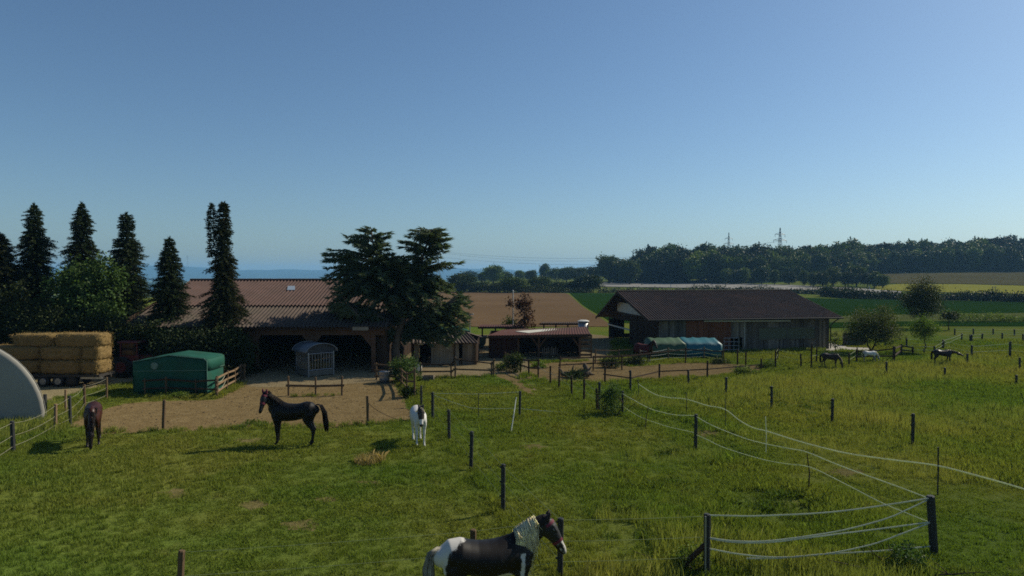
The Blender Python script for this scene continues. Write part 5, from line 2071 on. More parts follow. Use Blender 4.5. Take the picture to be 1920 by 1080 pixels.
while len(tips) < 640:
    lf = rnd.random() < .52
    ww = lw_ if lf else rw_
    py = rnd.choices(ww, [(z[1] + 40) * (2.2 if z[0] > 584 else 1) for z in ww])[0][0] + rnd.uniform(-2, 2)
    lo, hi = (left, right) if lf else (left2, right2)
    a_, b_ = interp(lo, py), interp(hi, py)
    leaders = [L1, L4, stem] if lf else [L2, L3, stem]
    s = rnd.betavariate(.7, .7)
    px = a_ + (b_ - a_) * s
    half = (b_ - a_) / 2 / FOC * Yc0
    dy = rnd.uniform(-1, 1) * half * .8 * math.sqrt(max(.08, 1 - (2 * s - 1) ** 2))
    q = cpt(px, py, dy)
    if q.z > 3.1 and q.z < 5.0 and False:
        continue
    tips.append(q)
    sl_ = .28 if py < 500 else .10 if py < 560 else -.10
    a = min((p for Ln in leaders for p in Ln), key=lambda p: abs(p.z - q.z + sl_ * math.hypot(p.x - q.x, p.y - q.y)) + .3 * math.hypot(p.x - q.x, p.y - q.y))
    ln = (q - a).length
    droop_ = .10 if py < 520 else .24
    pts = []
    for i in range(9):
        f = i / 8
        pts.append(a.lerp(q, f) + Vector((0, 0, droop_ * ln * math.sin(math.pi * f))))
    mb.tube(pts, [.04 * (1 - f / 9) + .006 for f in range(9)], 4)
    dirv = Vector((q.x - a.x, q.y - a.y, 0))
    if dirv.length < .05:
        dirv = Vector((rnd.gauss(0, 1), rnd.gauss(0, 1), 0))
    dirv.normalize()
    side = Vector((-dirv.y, dirv.x, 0))
    # flat feathery side twigs, shorter to the tip, like a frond
    ntw = max(5, int(min(ln, 2.2) / .09))
    for i in range(ntw):
        f = 1 - min(ln, 2.2) / ln * (i + rnd.random()) / ntw if ln > .2 else rnd.random()
        f = max(.12, min(1.0, f))
        k_ = f * 8
        i0 = min(7, int(k_))
        p = pts[i0].lerp(pts[i0 + 1], k_ - i0)
        tl_ = (.10 + .40 * (1 - f) * min(ln, 2.2) / 1.2) * rnd.uniform(.6, 1.2)
        tl_ = min(tl_, .5)
        for sg in (-1, 1):
            td = (dirv * .75 + side * sg * .85 + Vector((0, 0, rnd.gauss(-.30, .34)))).normalized()
            nn = max(2, int(tl_ / .06))
            for j in range(nn):
                c = p + td * (tl_ * (j + .5) / nn) + Vector((0, 0, -.10 * tl_ * (j / nn) ** 2))
                for _ in range(3):
                    ax = td + side * rnd.gauss(0, .22) + dirv * rnd.gauss(.15, .2) + Vector((0, 0, rnd.gauss(.0, .2)))
                    C.append((c.x, c.y, c.z + rnd.gauss(0, .02)))
                    A.append(tuple(ax))
                    Ls.append(.11 + .13 * rnd.random())
    for _ in range(9):
        C.append((q.x + rnd.gauss(0, .03), q.y + rnd.gauss(0, .03), q.z + rnd.gauss(0, .03)))
        A.append(tuple(dirv + side * rnd.gauss(0, .35) + Vector((0, 0, rnd.gauss(.08, .25)))))
        Ls.append(.22 + .28 * rnd.random())
mb.build('trunk', M['barkpale'], ct_, True)
C, A, Ls = np.array(C), np.array(A), np.array(Ls)
V, F = needlecards(C, A, Ls, .022 + Ls * .17, rng)
print('cedar', len(C))
fastmesh('crown', V, F, M['cedar'], ct_, False)

# ================================================================== copper tree, right trees and bushes
Yk = 55.5
leafy('copper_tree', 'sparse copper-leaved tree beside the white flagpole', (xat(984, Yk), Yk, 0), [(.0, 0, 3.0, .75, .7, 1.3), (-.9, 0, 3.6, .55, .4, .35), (.1, 0, 4.3, .3, .3, .6), (.1, 0, 1.8, .9, .7, .7)], 4.6, 'copper', 70, 24, .17, 60, .2, .06, trunk_top=.95)
leafy('shrub', 'small dark green shrub behind the maroon canopy', (xat(955, 58), 58, 0), [(0, 0, 1.7, .55, .5, .6)], 2.2, 'shrub', 26, 22, .18, 61, .18, .04, cat='bush')
leafy('fruit_tree', 'broad low fruit tree beside the long barn end', (xat(1636, 52), 52, 0), [(0, 0, 2.0, 1.9, 1.6, 1.35), (.9, 0, 3.0, .35, .35, .9), (-1.0, 0, 1.6, 1.0, .9, .8), (1.1, -.2, 1.4, .9, .8, .9)], 3.2, 'fruit', 210, 60, .105, 62, .27, .10, stems=2)
leafy('pear_tree', 'tall dark pear tree behind the low fruit tree', (xat(1729, 76), 76, 0), [(0, 0, 3.0, 2.2, 1.8, 2.0), (-.2, 0, 4.6, 1.0, .9, 1.2), (1.0, 0, 3.9, .9, .8, 1.0), (-.3, 0, 5.4, .35, .35, .6)], 5.2, 'dark', 230, 60, .13, 63, .34, .13)
leafy('young_tree', 'small bright green young tree with a slim trunk', (xat(1735, 52.3), 52.3, 0), [(0, 0, 1.85, 1.05, .9, .75), (-.1, 0, 2.5, .35, .35, .3)], 2.6, 'lime', 100, 50, .09, 64, .2, .06, bark='barkpale', trunk_top=.6, lowz=.95)
leafy('small_tree', 'little dark tree beyond the bright young tree', (xat(1780, 74), 74, 0), [(0, 0, 1.5, .7, .6, .35), (.7, 0, 1.6, .4, .4, .25)], 2.0, 'dark', 34, 24, .2, 65, .22, .07, lowz=.8)
leafy('fruit_tree', 'twiggy pale shrub by the concrete apron', (xat(1567, 53), 53, 0), [(0, 0, .9, .35, .35, .8)], 1.7, 'fruit', 16, 16, .14, 66, .16, .03, cat='bush')
def bush(label, px, yb, wm, hm, mat, seed, n=40, ls=.13, cr=.16, name='bush'):
    return leafy(name, label, P(px, yb), [(0, 0, hm * .42, wm / 2, wm / 2.4, hm * .42), (wm * .15, 0, hm * .72, wm * .28, wm * .25, hm * .3), (-wm * .2, 0, hm * .6, wm * .2, wm * .2, hm * .3)], hm * .9, mat, n, 44, ls * .72, seed, cr * .9, .035, cat='bush', stems=4, lowz=.03)
bush('bushy green shrub on the fence beside the tub', 757, 716, 1.75, 1.45, 'maple', 70, 70)
bush('leafy shrub spilling over the fence end by the field shelter', 963, 698, 1.2, 1.25, 'shrub', 71, 50)
bush('low weeds under the shelter shrub', 940, 694, .9, .45, 'weed', 72, 20)
bush('leafy bush growing between black posts in mid meadow', 1146, 777, 1.05, 1.38, 'maple', 73, 58, .10)
bush('dark low bush behind the rusty rail line', 1147, 689, 1.3, .62, 'dark', 74, 34)
bush('dark low bush in front of the rugged horse', 1192, 684, 1.1, .55, 'dark', 75, 30)
bush('weedy clump at the right end of the dirt paddock', 1440, 690, 1.4, .45, 'weed', 76, 26)
bush('weedy clump below the barn corner post', 1398, 701, 1.5, .4, 'weed', 77, 26)
bush('greenery over the fallen log', 1082, 710, 1.0, .5, 'shrub', 78, 22)
bush('low dark weeds at the blue tarp corner', 1352, 682, 1.1, .35, 'dark', 79, 20)
bush('dark weeds at the foot of the small paddock post', 766, 745, .6, .5, 'shrub', 80, 18)
bush('yellow flowering weed by the braced post', 1290, 1068, .8, .5, 'weed', 81, 26, .07, .1)
bush('pale leafy weed before the leaning corner post', 1700, 1068, .65, .6, 'maple', 82, 16, .09, .1)
bush('low weeds along the small paddock corner post', 1010, 690, .8, .35, 'weed', 83, 18)
bush('weeds at the green shelter foot', 330, 745, 1.4, .22, 'weed', 84, 26, .1, .1)

# ================================================================== distance: hedges, orchard trees, wood
def crown_arrays(seed, crown, ncl, nlf, ls, cr):
    rnd = random.Random(seed)
    rng = np.random.default_rng(seed)
    w_ = [c[3] * c[4] * c[5] for c in crown]
    cl = []
    for _ in range(ncl):
        c = rnd.choices(crown, w_)[0]
        d = Vector((rnd.gauss(0, 1), rnd.gauss(0, 1), rnd.gauss(0, 1))).normalized()
        rr = .6 + .4 * rnd.random()
        cl.append((c[0] + d.x * c[3] * rr, c[1] + d.y * c[4] * rr, max(.2, c[2] + d.z * c[5] * rr)))
    Cs = np.array(cl)
    off = rng.normal(size=(ncl, nlf, 3)) * cr
    off[:, :, 2] *= .7
    C = (Cs[:, None] + off).reshape(-1, 3)
    A = off.reshape(-1, 3) + rng.normal(size=C.shape) * cr
    L = ls * (.7 + .6 * rng.random(len(C)))
    return leafcards(C, A, L, L * .65, .2, rng)


PROT = []
for i, (cr_, mt) in enumerate((([(0, 0, 5.0, 3.2, 3, 3.4), (1.2, 0, 7.3, 1.8, 1.8, 1.6)], 'forestl'), ([(0, 0, 4.2, 3.8, 3.4, 3.0), (-1.5, 0, 5.6, 2, 2, 1.6)], 'forest'), ([(0, 0, 4.4, 2.4, 2.4, 3.6)], 'forestl'))):
    t = thing('field_tree', 'x', 'tree', (0, 0, 0))
    V, F = crown_arrays(300 + i, cr_, 130, 26, .62, .62)
    fastmesh('crown', V, F, M[mt], t)
    mb = MB()
    mb.tube([(0, 0, 0), (.1, 0, 2.5), (0, .1, 5)], [.32, .24, .1], 6)
    for a in range(5):
        limb(mb, (0, 0, 2.2), (2 * math.cos(a * 1.3), 2 * math.sin(a * 1.3), 5), .12, .03)
    mb.build('trunk', M['bark'], t, True, True)
    PROT.append(t)
used = [False] * 3


def field_tree(label, px, yb, ytop, k, wf=1.0, group=None, Y=None):
    b = T(px, yb) if Y is None else D(px, yb, Y)
    top = zat(ytop, b.y)
    z0 = terr(b.x, b.y) if Y is None else min(b.z, terr(b.x, b.y))
    H = max(1.2, top - z0)
    hp = (8.9, 7.3, 8.0)[k]
    s = H / hp
    if not used[k]:
        r = PROT[k]
        used[k] = True
    else:
        r = PROT[k].copy()
        COL.objects.link(r)
        for ch in PROT[k].children:
            c = ch.copy()
            COL.objects.link(c)
            c.parent = r
    r.location = (b.x, b.y, z0)
    r.scale = (s * wf, s * wf, s)
    r.rotation_euler = (0, 0, R.random() * 6.28)
    tag(r, label, 'tree', group)
    return r


GR = 'trees in the middle distance'
mids = [(866, 548, 512, 1, 1.0, 'pale bushy tree just right of the cedar'), (880, 530, 508, 1, 1.0, 'rounded dark tree right of the cedar, standing far back'), (905, 532, 510, 0, .9, 'middle distance tree left of the tallest field tree'), (925, 533, 497, 0, 1.05, 'tallest rounded tree in the middle distance row'), (947, 531, 509, 1, .9, 'tree just right of the tallest field tree'),
        (963, 549, 520, 1, 1.1, 'large dark bush before the meadow gap'), (975, 527, 507, 2, 1.0, 'slender tree behind the large dark bush'), (995, 529, 506, 0, .9, 'tree in the row above the copper tree'), (1021, 527, 495, 2, .62, 'pointed conifer-like tree in the middle distance row'), (1012, 546, 519, 1, 1.1, 'broad dark bush above the copper tree'),
        (1043, 528, 503, 1, 1.0, 'rounded tree right of the pointed one'), (1062, 529, 500, 0, 1.0, 'rounded bright tree toward the wood'), (1083, 530, 501, 0, 1.1, 'broad tree near the highway end'), (1104, 548, 516, 1, 1.05, 'large dark bush at the highway end'), (1112, 529, 500, 1, .9, 'bright tree beside the highway end'),
        (1045, 547, 528, 1, 1.2, 'low bush above the ploughed field'), (1075, 548, 527, 1, 1.2, 'low dark bush by the crop field corner'), (900, 548, 528, 1, 1.3, 'low bush along the ploughed field edge'), (932, 548, 530, 1, 1.2, 'low hedge bush left of the large dark bush'), (985, 548, 533, 1, 1.3, 'low hedge bush beside the large dark bush'),
        (1142, 532, 478, 0, .85, 'tall airy tree at the left end of the wood'), (1163, 532, 490, 1, .8, 'dark tree second from the left end of the wood'), (1180, 534, 487, 0, .8, 'bright tree third from the left end of the wood'),
        (295, 548, 528, 1, 1.2, 'far dark tree glimpsed between the spruces'), (283, 552, 532, 0, 1.2, 'far bush glimpsed left of the barn roof')]
for px, yb, yt, k, wf, lbl in mids:
    field_tree(lbl, px, yb, yt, k, wf * 1.4, GR)
orch = [(1395, 533, 502, 0, 1.0), (1428, 534, 500, 1, .9), (1452, 535, 505, 0, .8), (1480, 535, 509, 1, .9), (1508, 537, 507, 0, .85), (1525, 538, 510, 2, .9), (1543, 539, 508, 1, .85), (1562, 538, 500, 0, .95), (1590, 538, 509, 1, 1.0), (1606, 537, 497, 0, 1.05), (1626, 538, 511, 1, .9), (1640, 540, 509, 2, .9), (1655, 541, 514, 0, 1.1), (1385, 533, 506, 1, 1.0), (1361, 533, 503, 0, .9)]
places = ['leftmost', 'second from the left', 'third from the left', 'fourth from the left', 'fifth from the left', 'sixth from the left', 'seventh from the left', 'eighth from the left', 'ninth from the left', 'tenth from the left', 'eleventh from the left', 'twelfth from the left', 'third from the right', 'second from the right', 'rightmost']
orch.sort()
for (px, yb, yt, k, wf), pl in zip(orch, places):
    field_tree('bright roadside tree before the dark wood, %s of its row' % pl, px, yb, yt, k, wf, 'roadside trees before the wood')

# the wood: one mass
WP = []
for i in range(5):
    cr_ = [[(0, 0, 8.0, 5.2, 5, 6.5), (1.5, 0, 13, 3, 3, 2.6)], [(0, 0, 7.5, 4.6, 4.6, 6.8)], [(0, 0, 8.6, 5.5, 5, 5.6), (-2, 0, 12, 3, 3, 3)]][i % 3]
    V, F = crown_arrays(400 + i, cr_, 150, 22, 1.05, .9)
    WP.append(fastmesh('wood', V, F, M[('forest', 'forest', 'forestl', 'forest', 'forestd')[i]], False))
for i in range(2):
    hold = bpy.data.objects.new('hold', None)
    o = spruce_meshes(17, pf_([(0, 3.2), (.5, 2.3), (.8, 1.0), (1, .2)]), M['forestd'], hold, 500 + i, step=.75, nb=7, needle=1.1, zmin=3, trunk=False)
    me = o.data
    bpy.data.objects.remove(o)
    bpy.data.objects.remove(hold)
    WP.append(bpy.data.objects.new('wood', me))
topl = [(1128, 500), (1145, 490), (1190, 488), (1215, 466), (1240, 462), (1290, 466), (1330, 460), (1370, 466), (1420, 462), (1470, 464), (1520, 462), (1560, 463), (1585, 456), (1650, 460), (1700, 455), (1760, 456), (1830, 450), (1900, 447), (2100, 445)]
botl = [(1128, 531), (1200, 531), (1300, 532), (1420, 530), (1560, 522), (1640, 514), (1700, 511), (1800, 510), (2100, 509)]
pts, rot, scl, idx = [], [], [], []
rnd = random.Random(5)
for row in range(5):
    px = 1150 if row else 1190
    while px < 2120:
        yb = interp(botl, px)
        base = T(px, yb)
        Y = base.y + row * 13 + rnd.uniform(-3, 3)
        x = xat(px, Y)
        z = terr(x, Y)
        want = zat(interp(topl, px) + rnd.gauss(0, 2.2) - (1 if row > 1 else -3), Y) - z
        con = (rnd.random() < (.42 if px > 1560 else .10)) and row >= 2
        k = rnd.choice((5, 6)) if con else rnd.choice((0, 1, 2, 3, 4, 1, 3) if row else (0, 1, 2, 2, 3))
        hgt = 17.0 if con else (15.6, 14.3, 15.0, 15.6, 14.3)[k]
        s = max(.5, want / hgt) * (.82 if row == 0 else .93 if row == 1 else 1) * rnd.uniform(.92, 1.05)
        pts.append((x, Y, z - .3))
        rot.append(rnd.random() * 6.28)
        scl.append(s)
        idx.append(k)
        px += (4.2 * s if con else 7.0 * s) / Y * FOC * rnd.uniform(.6, 1.05)
scatter('forest', 'dark mixed wood stretching along the right skyline', 'wood', pts, rot, scl, idx, WP)
print('forest trees', len(pts))

# hedges
def hedge(label, line, hgt, dpt, mat, ncl, nlf, ls, seed, gaps=()):
    "line of (px, ybottom); hgt metres"
    rng = np.random.default_rng(seed)
    rnd = random.Random(seed)
    b = [T(*p) for p in line]
    t = thing('hedge', label, 'hedge', b[0])
    segs = [(q - p).length for p, q in zip(b, b[1:])]
    tot = sum(segs)
    Cs = []
    ph = [rnd.random() * 6 for _ in range(4)]
    while len(Cs) < ncl:
        d = rnd.random() * tot
        dd = d
        for p, q, s in zip(b, b[1:], segs):
            if dd <= s:
                c = p.lerp(q, dd / s)
                break
            dd -= s
        hv = hgt * (.65 + .25 * math.sin(d * .13 + ph[0]) + .2 * math.sin(d * .31 + ph[1]) + .12 * math.sin(d * .9 + ph[2]))
        hv = max(.35 * hgt, hv)
        Cs.append((c.x, c.y + rnd.gauss(0, dpt), c.z + hv * rnd.random() ** .7))
    Cs = np.array(Cs)
    off = rng.normal(size=(ncl, nlf, 3)) * (ls * 1.1)
    C = (Cs[:, None] + off).reshape(-1, 3)
    A = off.reshape(-1, 3) + rng.normal(size=C.shape) * ls
    L = ls * (.7 + .6 * rng.random(len(C)))
    V, F = leafcards(C, A, L, L * .65, .2, rng)
    fastmesh('foliage', V, F, M[mat], t, False)
    mb = MB()
    for i in range(int(tot / 6)):
        f = (i + .5) * 6
        dd = f
        for p, q, s in zip(b, b[1:], segs):
            if dd <= s:
                c = p.lerp(q, dd / s)
                break
            dd -= s
        mb.tube([c, c + Vector((rnd.gauss(0, .3), 0, hgt * .5))], [.08, .03], 4)
    mb.build('stems', M['bark'], t)
hedge('long dark hedgerow between the green crop and the barley', [(1542, 556), (1600, 560), (1700, 562), (1800, 563), (2080, 571)], 2.1, 1.0, 'hedge', 1500, 12, .42, 91)
hedge('low scrubby hedge below the highway', [(1120, 549), (1200, 549), (1350, 549.5), (1480, 550), (1560, 553), (1600, 556)], 2.0, 1.2, 'hedge', 900, 12, .45, 92)
hedge('hedge of dark bushes along the ploughed field top', [(855, 548), (960, 549), (1060, 549), (1110, 549)], 2.4, 1.4, 'hedge', 700, 12, .45, 93)
hedge('tall pale weeds along the crop margin on the right', [(1770, 604), (1850, 604), (2000, 604)], 1.5, .5, 'weed', 500, 10, .16, 94)
hedge('dark row of bushes below the far hills at the barn ridge', [(270, 560), (340, 556), (480, 540), (640, 538)], 2.5, 2.0, 'hedge', 500, 12, .5, 95)

hedge('far line of bushes and trees beyond the meadow gap', [(850, 530), (960, 528), (1080, 529), (1150, 531)], 4.5, 2.5, 'forest', 900, 12, .75, 96)
# ================================================================== horses
def loft(mb, st, lat0=(0, 1, 0), n=24):
    """st: list of (x,y,z, r_lat, r_vert); closed tube with elliptical sections and rounded ends"""
    c = [Vector(s[:3]) for s in st]
    rl = [s[3] for s in st]
    rv = [s[4] for s in st]
    # rounded end caps: add shrunk stations
    def cap(i, j, out):
        d = (c[i] - c[j]).normalized()
        r = min(rl[i], rv[i])
        return [(c[i] + d * r * .5, rl[i] * .84, rv[i] * .84), (c[i] + d * r * .85, rl[i] * .5, rv[i] * .5), (c[i] + d * r * .99, rl[i] * .12, rv[i] * .12)]
    seq = [*reversed(cap(0, 1, -1)), *zip(c, rl, rv), *cap(-1, -2, 1)]
    b = len(mb.v)
    m = len(seq)
    lat_prev = Vector(lat0)
    for k in range(m):
        t = (seq[min(k + 1, m - 1)][0] - seq[max(k - 1, 0)][0]).normalized()
        l_ = lat_prev - t * lat_prev.dot(t)
        if l_.length < 1e-4:
            l_ = t.orthogonal()
        l_.normalize()
        lat_prev = l_
        w_ = t.cross(l_)
        p, a, h = seq[k]
        for i in range(n):
            an = 2 * math.pi * i / n
            q = p + l_ * (math.cos(an) * a) + w_ * (math.sin(an) * h)
            mb.v.append(tuple(q))
    for k in range(m - 1):
        for i in range(n):
            j = (i + 1) % n
            mb.f.append((b + k * n + i, b + k * n + j, b + (k + 1) * n + j, b + (k + 1) * n + i))
    mb.f.append(tuple(b + i for i in reversed(range(n))))
    mb.f.append(tuple(b + (m - 1) * n + i for i in range(n)))


def remesh(mb, vox, smooth):
    me = bpy.data.meshes.new('tmp')
    me.from_pydata(mb.v, [], mb.f)
    bm = bmesh.new()
    bm.from_mesh(me)
    bmesh.ops.recalc_face_normals(bm, faces=bm.faces)
    bm.to_mesh(me)
    bm.free()
    o = bpy.data.objects.new('tmp', me)
    COL.objects.link(o)
    a = o.modifiers.new('r', 'REMESH')
    a.mode = 'VOXEL'
    a.voxel_size = vox
    s = o.modifiers.new('s', 'SMOOTH')
    s.factor = .5
    s.iterations = smooth
    dg = bpy.context.evaluated_depsgraph_get()
    dg.update()
    res = bpy.data.meshes.new_from_object(o.evaluated_get(dg))
    bpy.data.objects.remove(o)
    bpy.data.meshes.remove(me)
    res.polygons.foreach_set('use_smooth', [True] * len(res.polygons))
    return res


def coat(name, expr_cols, gloss=.42, attr=None, low=None, mot=.25):
    "coat material; attr: name of signed attribute choosing second colour"
    n = NT(name)
    tc = n.n('ShaderNodeTexCoord').outputs['Object']
    f = n.noise(5, 4, .6, tc)
    c1, c2 = expr_cols
    base = n.mix(n.math('MULTIPLY', n.ramp(f, [(.35, 0.), (.7, 1.)]), mot), c1, tuple(x * 1.9 for x in c1))
    if attr:
        at = n.n('ShaderNodeAttribute')
        at.attribute_name = attr
        j = n.math('MULTIPLY', n.math('SUBTRACT', n.noise(6, 6, .7, tc), .5), .9)
        v_ = n.math('ADD', at.outputs['Fac'], j)
        base2 = n.mix(n.math('MULTIPLY', n.ramp(n.noise(4, 5, .65, tc), [(.4, 0.), (.75, 1.)]), .45), c2, tuple(x * .72 for x in c2))
        base = n.mix(n.ramp(v_, [(.45, 0.), (.55, 1.)]), base, base2)
    if low:
        # darker or lighter lower legs (real coat markings)
        sx = n.n('ShaderNodeSeparateXYZ')
        n.l(tc, sx.inputs[0])
        base = n.mix(n.ramp(sx.outputs['Z'], [(low[0], 1.), (low[0] + .12, 0.)]), base, low[1])
    p = n.pbr(base, gloss, .22, n.bump(n.noise(60, 3, .6, tc, (1, 1, .3)), .12, .01))
    return n.done(p)


def horse(label, loc, yaw, s, neck, head, fore, hind, coatm, manem, vox=.022, width=1.0, mask=None, patch=None, mane_side=-1, mane_len=.34, mane_n=150, tailpts=None, tail_n=110, tailm=None, ear_back=0.0, smooth=5, ears=None, mane_top=.0, eyes=True, forelock=True, group=None, name='horse', hair=.010, crest_rng=(.08, 1.0), ear_len=1.0, head_w=1.0):
    """local axes: x forward, y left, z up, ground at 0, withers about 1.5 before scaling by s.
    neck: list of (x,y,z,rlat,rvert) base to poll ; head: direction vector, length .62 ; fore/hind: foot offsets"""
    t = thing(name, label, 'horse', loc, yaw, group)
    mb = MB()
    W_ = width
    trunk = [(-.78, 0, 1.20, .17 * W_, .17), (-.68, 0, 1.215, .25 * W_, .245), (-.52, 0, 1.20, .285 * W_, .28), (-.40, 0, 1.17, .285 * W_, .27), (-.25, 0, 1.135, .285 * W_, .272), (-.05, 0, 1.105, .30 * W_, .29), (.12, 0, 1.10, .295 * W_, .305), (.28, 0, 1.115, .265 * W_, .322), (.42, 0, 1.13, .23 * W_, .325), (.53, 0, 1.14, .20 * W_, .28), (.60, 0, 1.13, .165 * W_, .20)]
    loft(mb, trunk, n=40)
    for sg in (-1, 1):  # shoulder and haunch muscle
        loft(mb, [(.30, sg * .11 * W_, 1.25, .08, .09), (.38, sg * .155 * W_, 1.15, .10, .13), (.52, sg * .15 * W_, .99, .095, .12), (.46, sg * .15 * W_, .88, .08, .10)])
        loft(mb, [(-.38, sg * .12 * W_, 1.22, .10, .12), (-.52, sg * .155 * W_, 1.16, .13, .17), (-.62, sg * .155 * W_, 1.0, .125, .16)])
    loft(mb, [(.40, 0, 1.12, .19 * W_, .26), (.56, 0, 1.20, .165, .25), (.66, 0, 1.28, .14, .22)])  # base of the neck
    loft(mb, [(.10, 0, 1.33, .07, .06), (.30, 0, 1.40, .07, .07), (.46, 0, 1.40, .08, .08)])  # withers
    nk = [Vector(q[:3]) for q in neck]
    loft(mb, neck)
    poll = nk[-1]
    hd = Vector(head[0]).normalized()
    hl = head[1] if len(head) > 1 else .62
    side = Vector(head[2]).normalized() if len(head) > 2 else Vector((0, 1, 0))
    side = (side - hd * side.dot(hd)).normalized()
    upv = hd.cross(side)
    if upv.dot(Vector((0, 0, 1)) + Vector((1, 0, 0)) * .3) < 0 and len(head) <= 3:
        upv = -upv
    # face normal (front of the face) = fn
    fn = upv if head_front(upv, hd, poll, nk) else -upv
    H = lambda d, off: poll + hd * (d * hl) + fn * off
    hl *= 1.05
    prof = [(-.04, -.015, .07, .08), (.10, -.03, .102, .135), (.26, -.035, .108, .148), (.42, -.02, .090, .118), (.60, -.012, .070, .090), (.76, -.012, .060, .072), (.90, -.015, .062, .068), (.985, -.02, .050, .052)]
    loft(mb, [(*H(a, b), c * head_w, d) for a, b, c, d in prof], tuple(side))
    # lower jaw / chin
    loft(mb, [(*H(.62, -.075), .035, .03), (*H(.82, -.072), .035, .032), (*H(.93, -.065), .032, .028)], tuple(side))
    # brow ridges
    for sg in (-1, 1):
        q = H(.30, .055) + side * (sg * .07)
        loft(mb, [(*(q - hd * .05), .022, .025), (*(q + hd * .05), .02, .022)], tuple(side))
    # ears
    ed = (-hd * .75 + fn * .42).normalized() if ears is None else Vector(ears).normalized()
    for sg in (-1, 1):
        b_ = H(.0, .035) + side * (sg * .058 * head_w)
        tipd = (ed + side * (sg * .22)).normalized()
        loft(mb, [(*(b_ - tipd * .03), .040, .034), (*(b_ + tipd * .05 * ear_len), .044, .030), (*(b_ + tipd * .11 * ear_len), .034, .022), (*(b_ + tipd * .16 * ear_len), .010, .010)], tuple(side))
    # legs
    for k, (sg, (fx, fy, lift)) in enumerate(zip((-1, 1), fore)):
        y = .145 * W_ * sg
        loft(mb, [(.56, y * .75, 1.16, .09, .13), (.53, y * .95, 1.0, .10, .14), (.50, y * 1.1, .86, .085, .105), (.5 + fx * .3, y + fy * .3, .68, .06, .068), (.505 + fx * .55, y + fy * .55, .50, .058, .062), (.5 + fx * .62, y + fy * .62, .42, .046, .049), (.5 + fx * .9, y + fy * .9, .19, .040, .044), (.505 + fx, y + fy, .135, .048, .052), (.545 + fx, y + fy, .075, .040, .042), (.565 + fx, y + fy, .03, .056, .05)])
    for k, (sg, (fx, fy, lift)) in enumerate(zip((-1, 1), hind)):
        y = .15 * W_ * sg
        loft(mb, [(-.62, y * .7, 1.2, .13 * W_, .19), (-.60, y * .95, 1.02, .125 * W_, .19), (-.57, y * 1.05, .88, .10, .15), (-.62 + fx * .25, y + fy * .25, .74, .072, .098), (-.70 + fx * .4, y + fy * .4, .62, .054, .068), (-.755 + fx * .5, y + fy * .5, .53, .056, .070), (-.745 + fx * .6, y + fy * .6, .45, .047, .053), (-.72 + fx * .9, y + fy * .9, .2, .041, .046), (-.71 + fx, y + fy, .14, .049, .054), (-.665 + fx, y + fy, .075, .040, .042), (-.645 + fx, y + fy, .03, .056, .05)])
    me = remesh(mb, vox, smooth)
    nv = len(me.vertices)
    co_ = np.empty(nv * 3, np.float32)
    me.vertices.foreach_get('co', co_)
    co_ = co_.reshape(-1, 3)
    no = np.empty(nv * 3, np.float32)
    me.vertices.foreach_get('normal', no)
    no = no.reshape(-1, 3)
    npol, nhd, nfn, nsd = (np.array(q) for q in (poll, hd, fn, side))
    rel = co_ - npol
    ha = rel @ nhd / hl
    hf_ = rel @ nfn
    hs = rel @ nsd
    near = (np.abs(hs) < .16) & (np.abs(hf_) < .22)
    if patch is not None:
        at = me.attributes.new('patch', 'FLOAT', 'POINT')
        at.data.foreach_set('value', patch(co_, ha, hf_, hs, near).astype(np.float32))
    me.materials.append(coatm)
    me.transform(Matrix.Scale(s, 4))
    body = bpy.data.objects.new('body', me)
    link(body, t)

    def tubeset(nm, strands, m, par=t, k=3):
        mb2 = MB()
        for pts, r in strands:
            m_ = len(pts)
            mb2.tube([tuple(Vector(p) * s) for p in pts], [s * r * (1 - .75 * i / (m_ - 1)) for i in range(m_)], k)
        return mb2.build(nm, m, par, True, True)
    # mane along crest: neck frames
    rnd = random.Random(len(label))
    st = []
    crest = []
    for i in range(1, len(neck)):
        for q in range(8):
            f = q / 8
            c = nk[i - 1].lerp(nk[i], f)
            d = (nk[i] - nk[i - 1]).normalized()
            sd = Vector((0, 1, 0)) if i < len(neck) - 1 else Vector((0, 1, 0)).lerp(side if side.y > 0 else -side, f)
            up = (d.cross(sd))
            if up.z < 0 and up.x > 0:
                up = -up
            if up.z < -.05:
                up = -up
            rv = neck[i - 1][4] * (1 - f) + neck[i][4] * f
            rl = neck[i - 1][3] * (1 - f) + neck[i][3] * f
            crest.append((c + up.normalized() * (rv * .94), up.normalized(), sd.normalized(), rl, d))
    crest = crest[int(len(crest) * crest_rng[0]):max(2, int(len(crest) * crest_rng[1]))]
    for _ in range(mane_n):
        ci = min(len(crest) - 1, int(rnd.random() * len(crest)))
        cpos = ci / max(1, len(crest) - 1)
        c, up, sd, rl, d = crest[ci]
        c = c + d * rnd.uniform(-.02, .02)
        sg = mane_side if mane_side else rnd.choice((-1, 1))
        if rnd.random() < .1:
            sg = -sg
        ln = mane_len * (rnd.uniform(.35, .9) if rnd.random() < .6 else rnd.uniform(.7, 1.1))
        ln *= min(1.0, .35 + cpos * 3.0) * (1 - .42 * max(0, cpos - .45) / .55)
        o_ = sd * sg
        wav = rnd.gauss(0, .02)
        pts = [c - up * .02, c + up * (.025 + mane_top) + o_ * .02]
        for q in range(1, 6):
            f = q / 5
            pts.append(c + o_ * (rl * 1.06 * min(1, f * 2.2 + .25) + .012) + Vector((0, 0, -ln * f)) + up * (.02 * (1 - f)) + d * (wav * f * 3 + rnd.gauss(0, .006)) + o_ * (.015 * rnd.random()))
        st.append((pts, hair * rnd.uniform(.7, 1.3)))
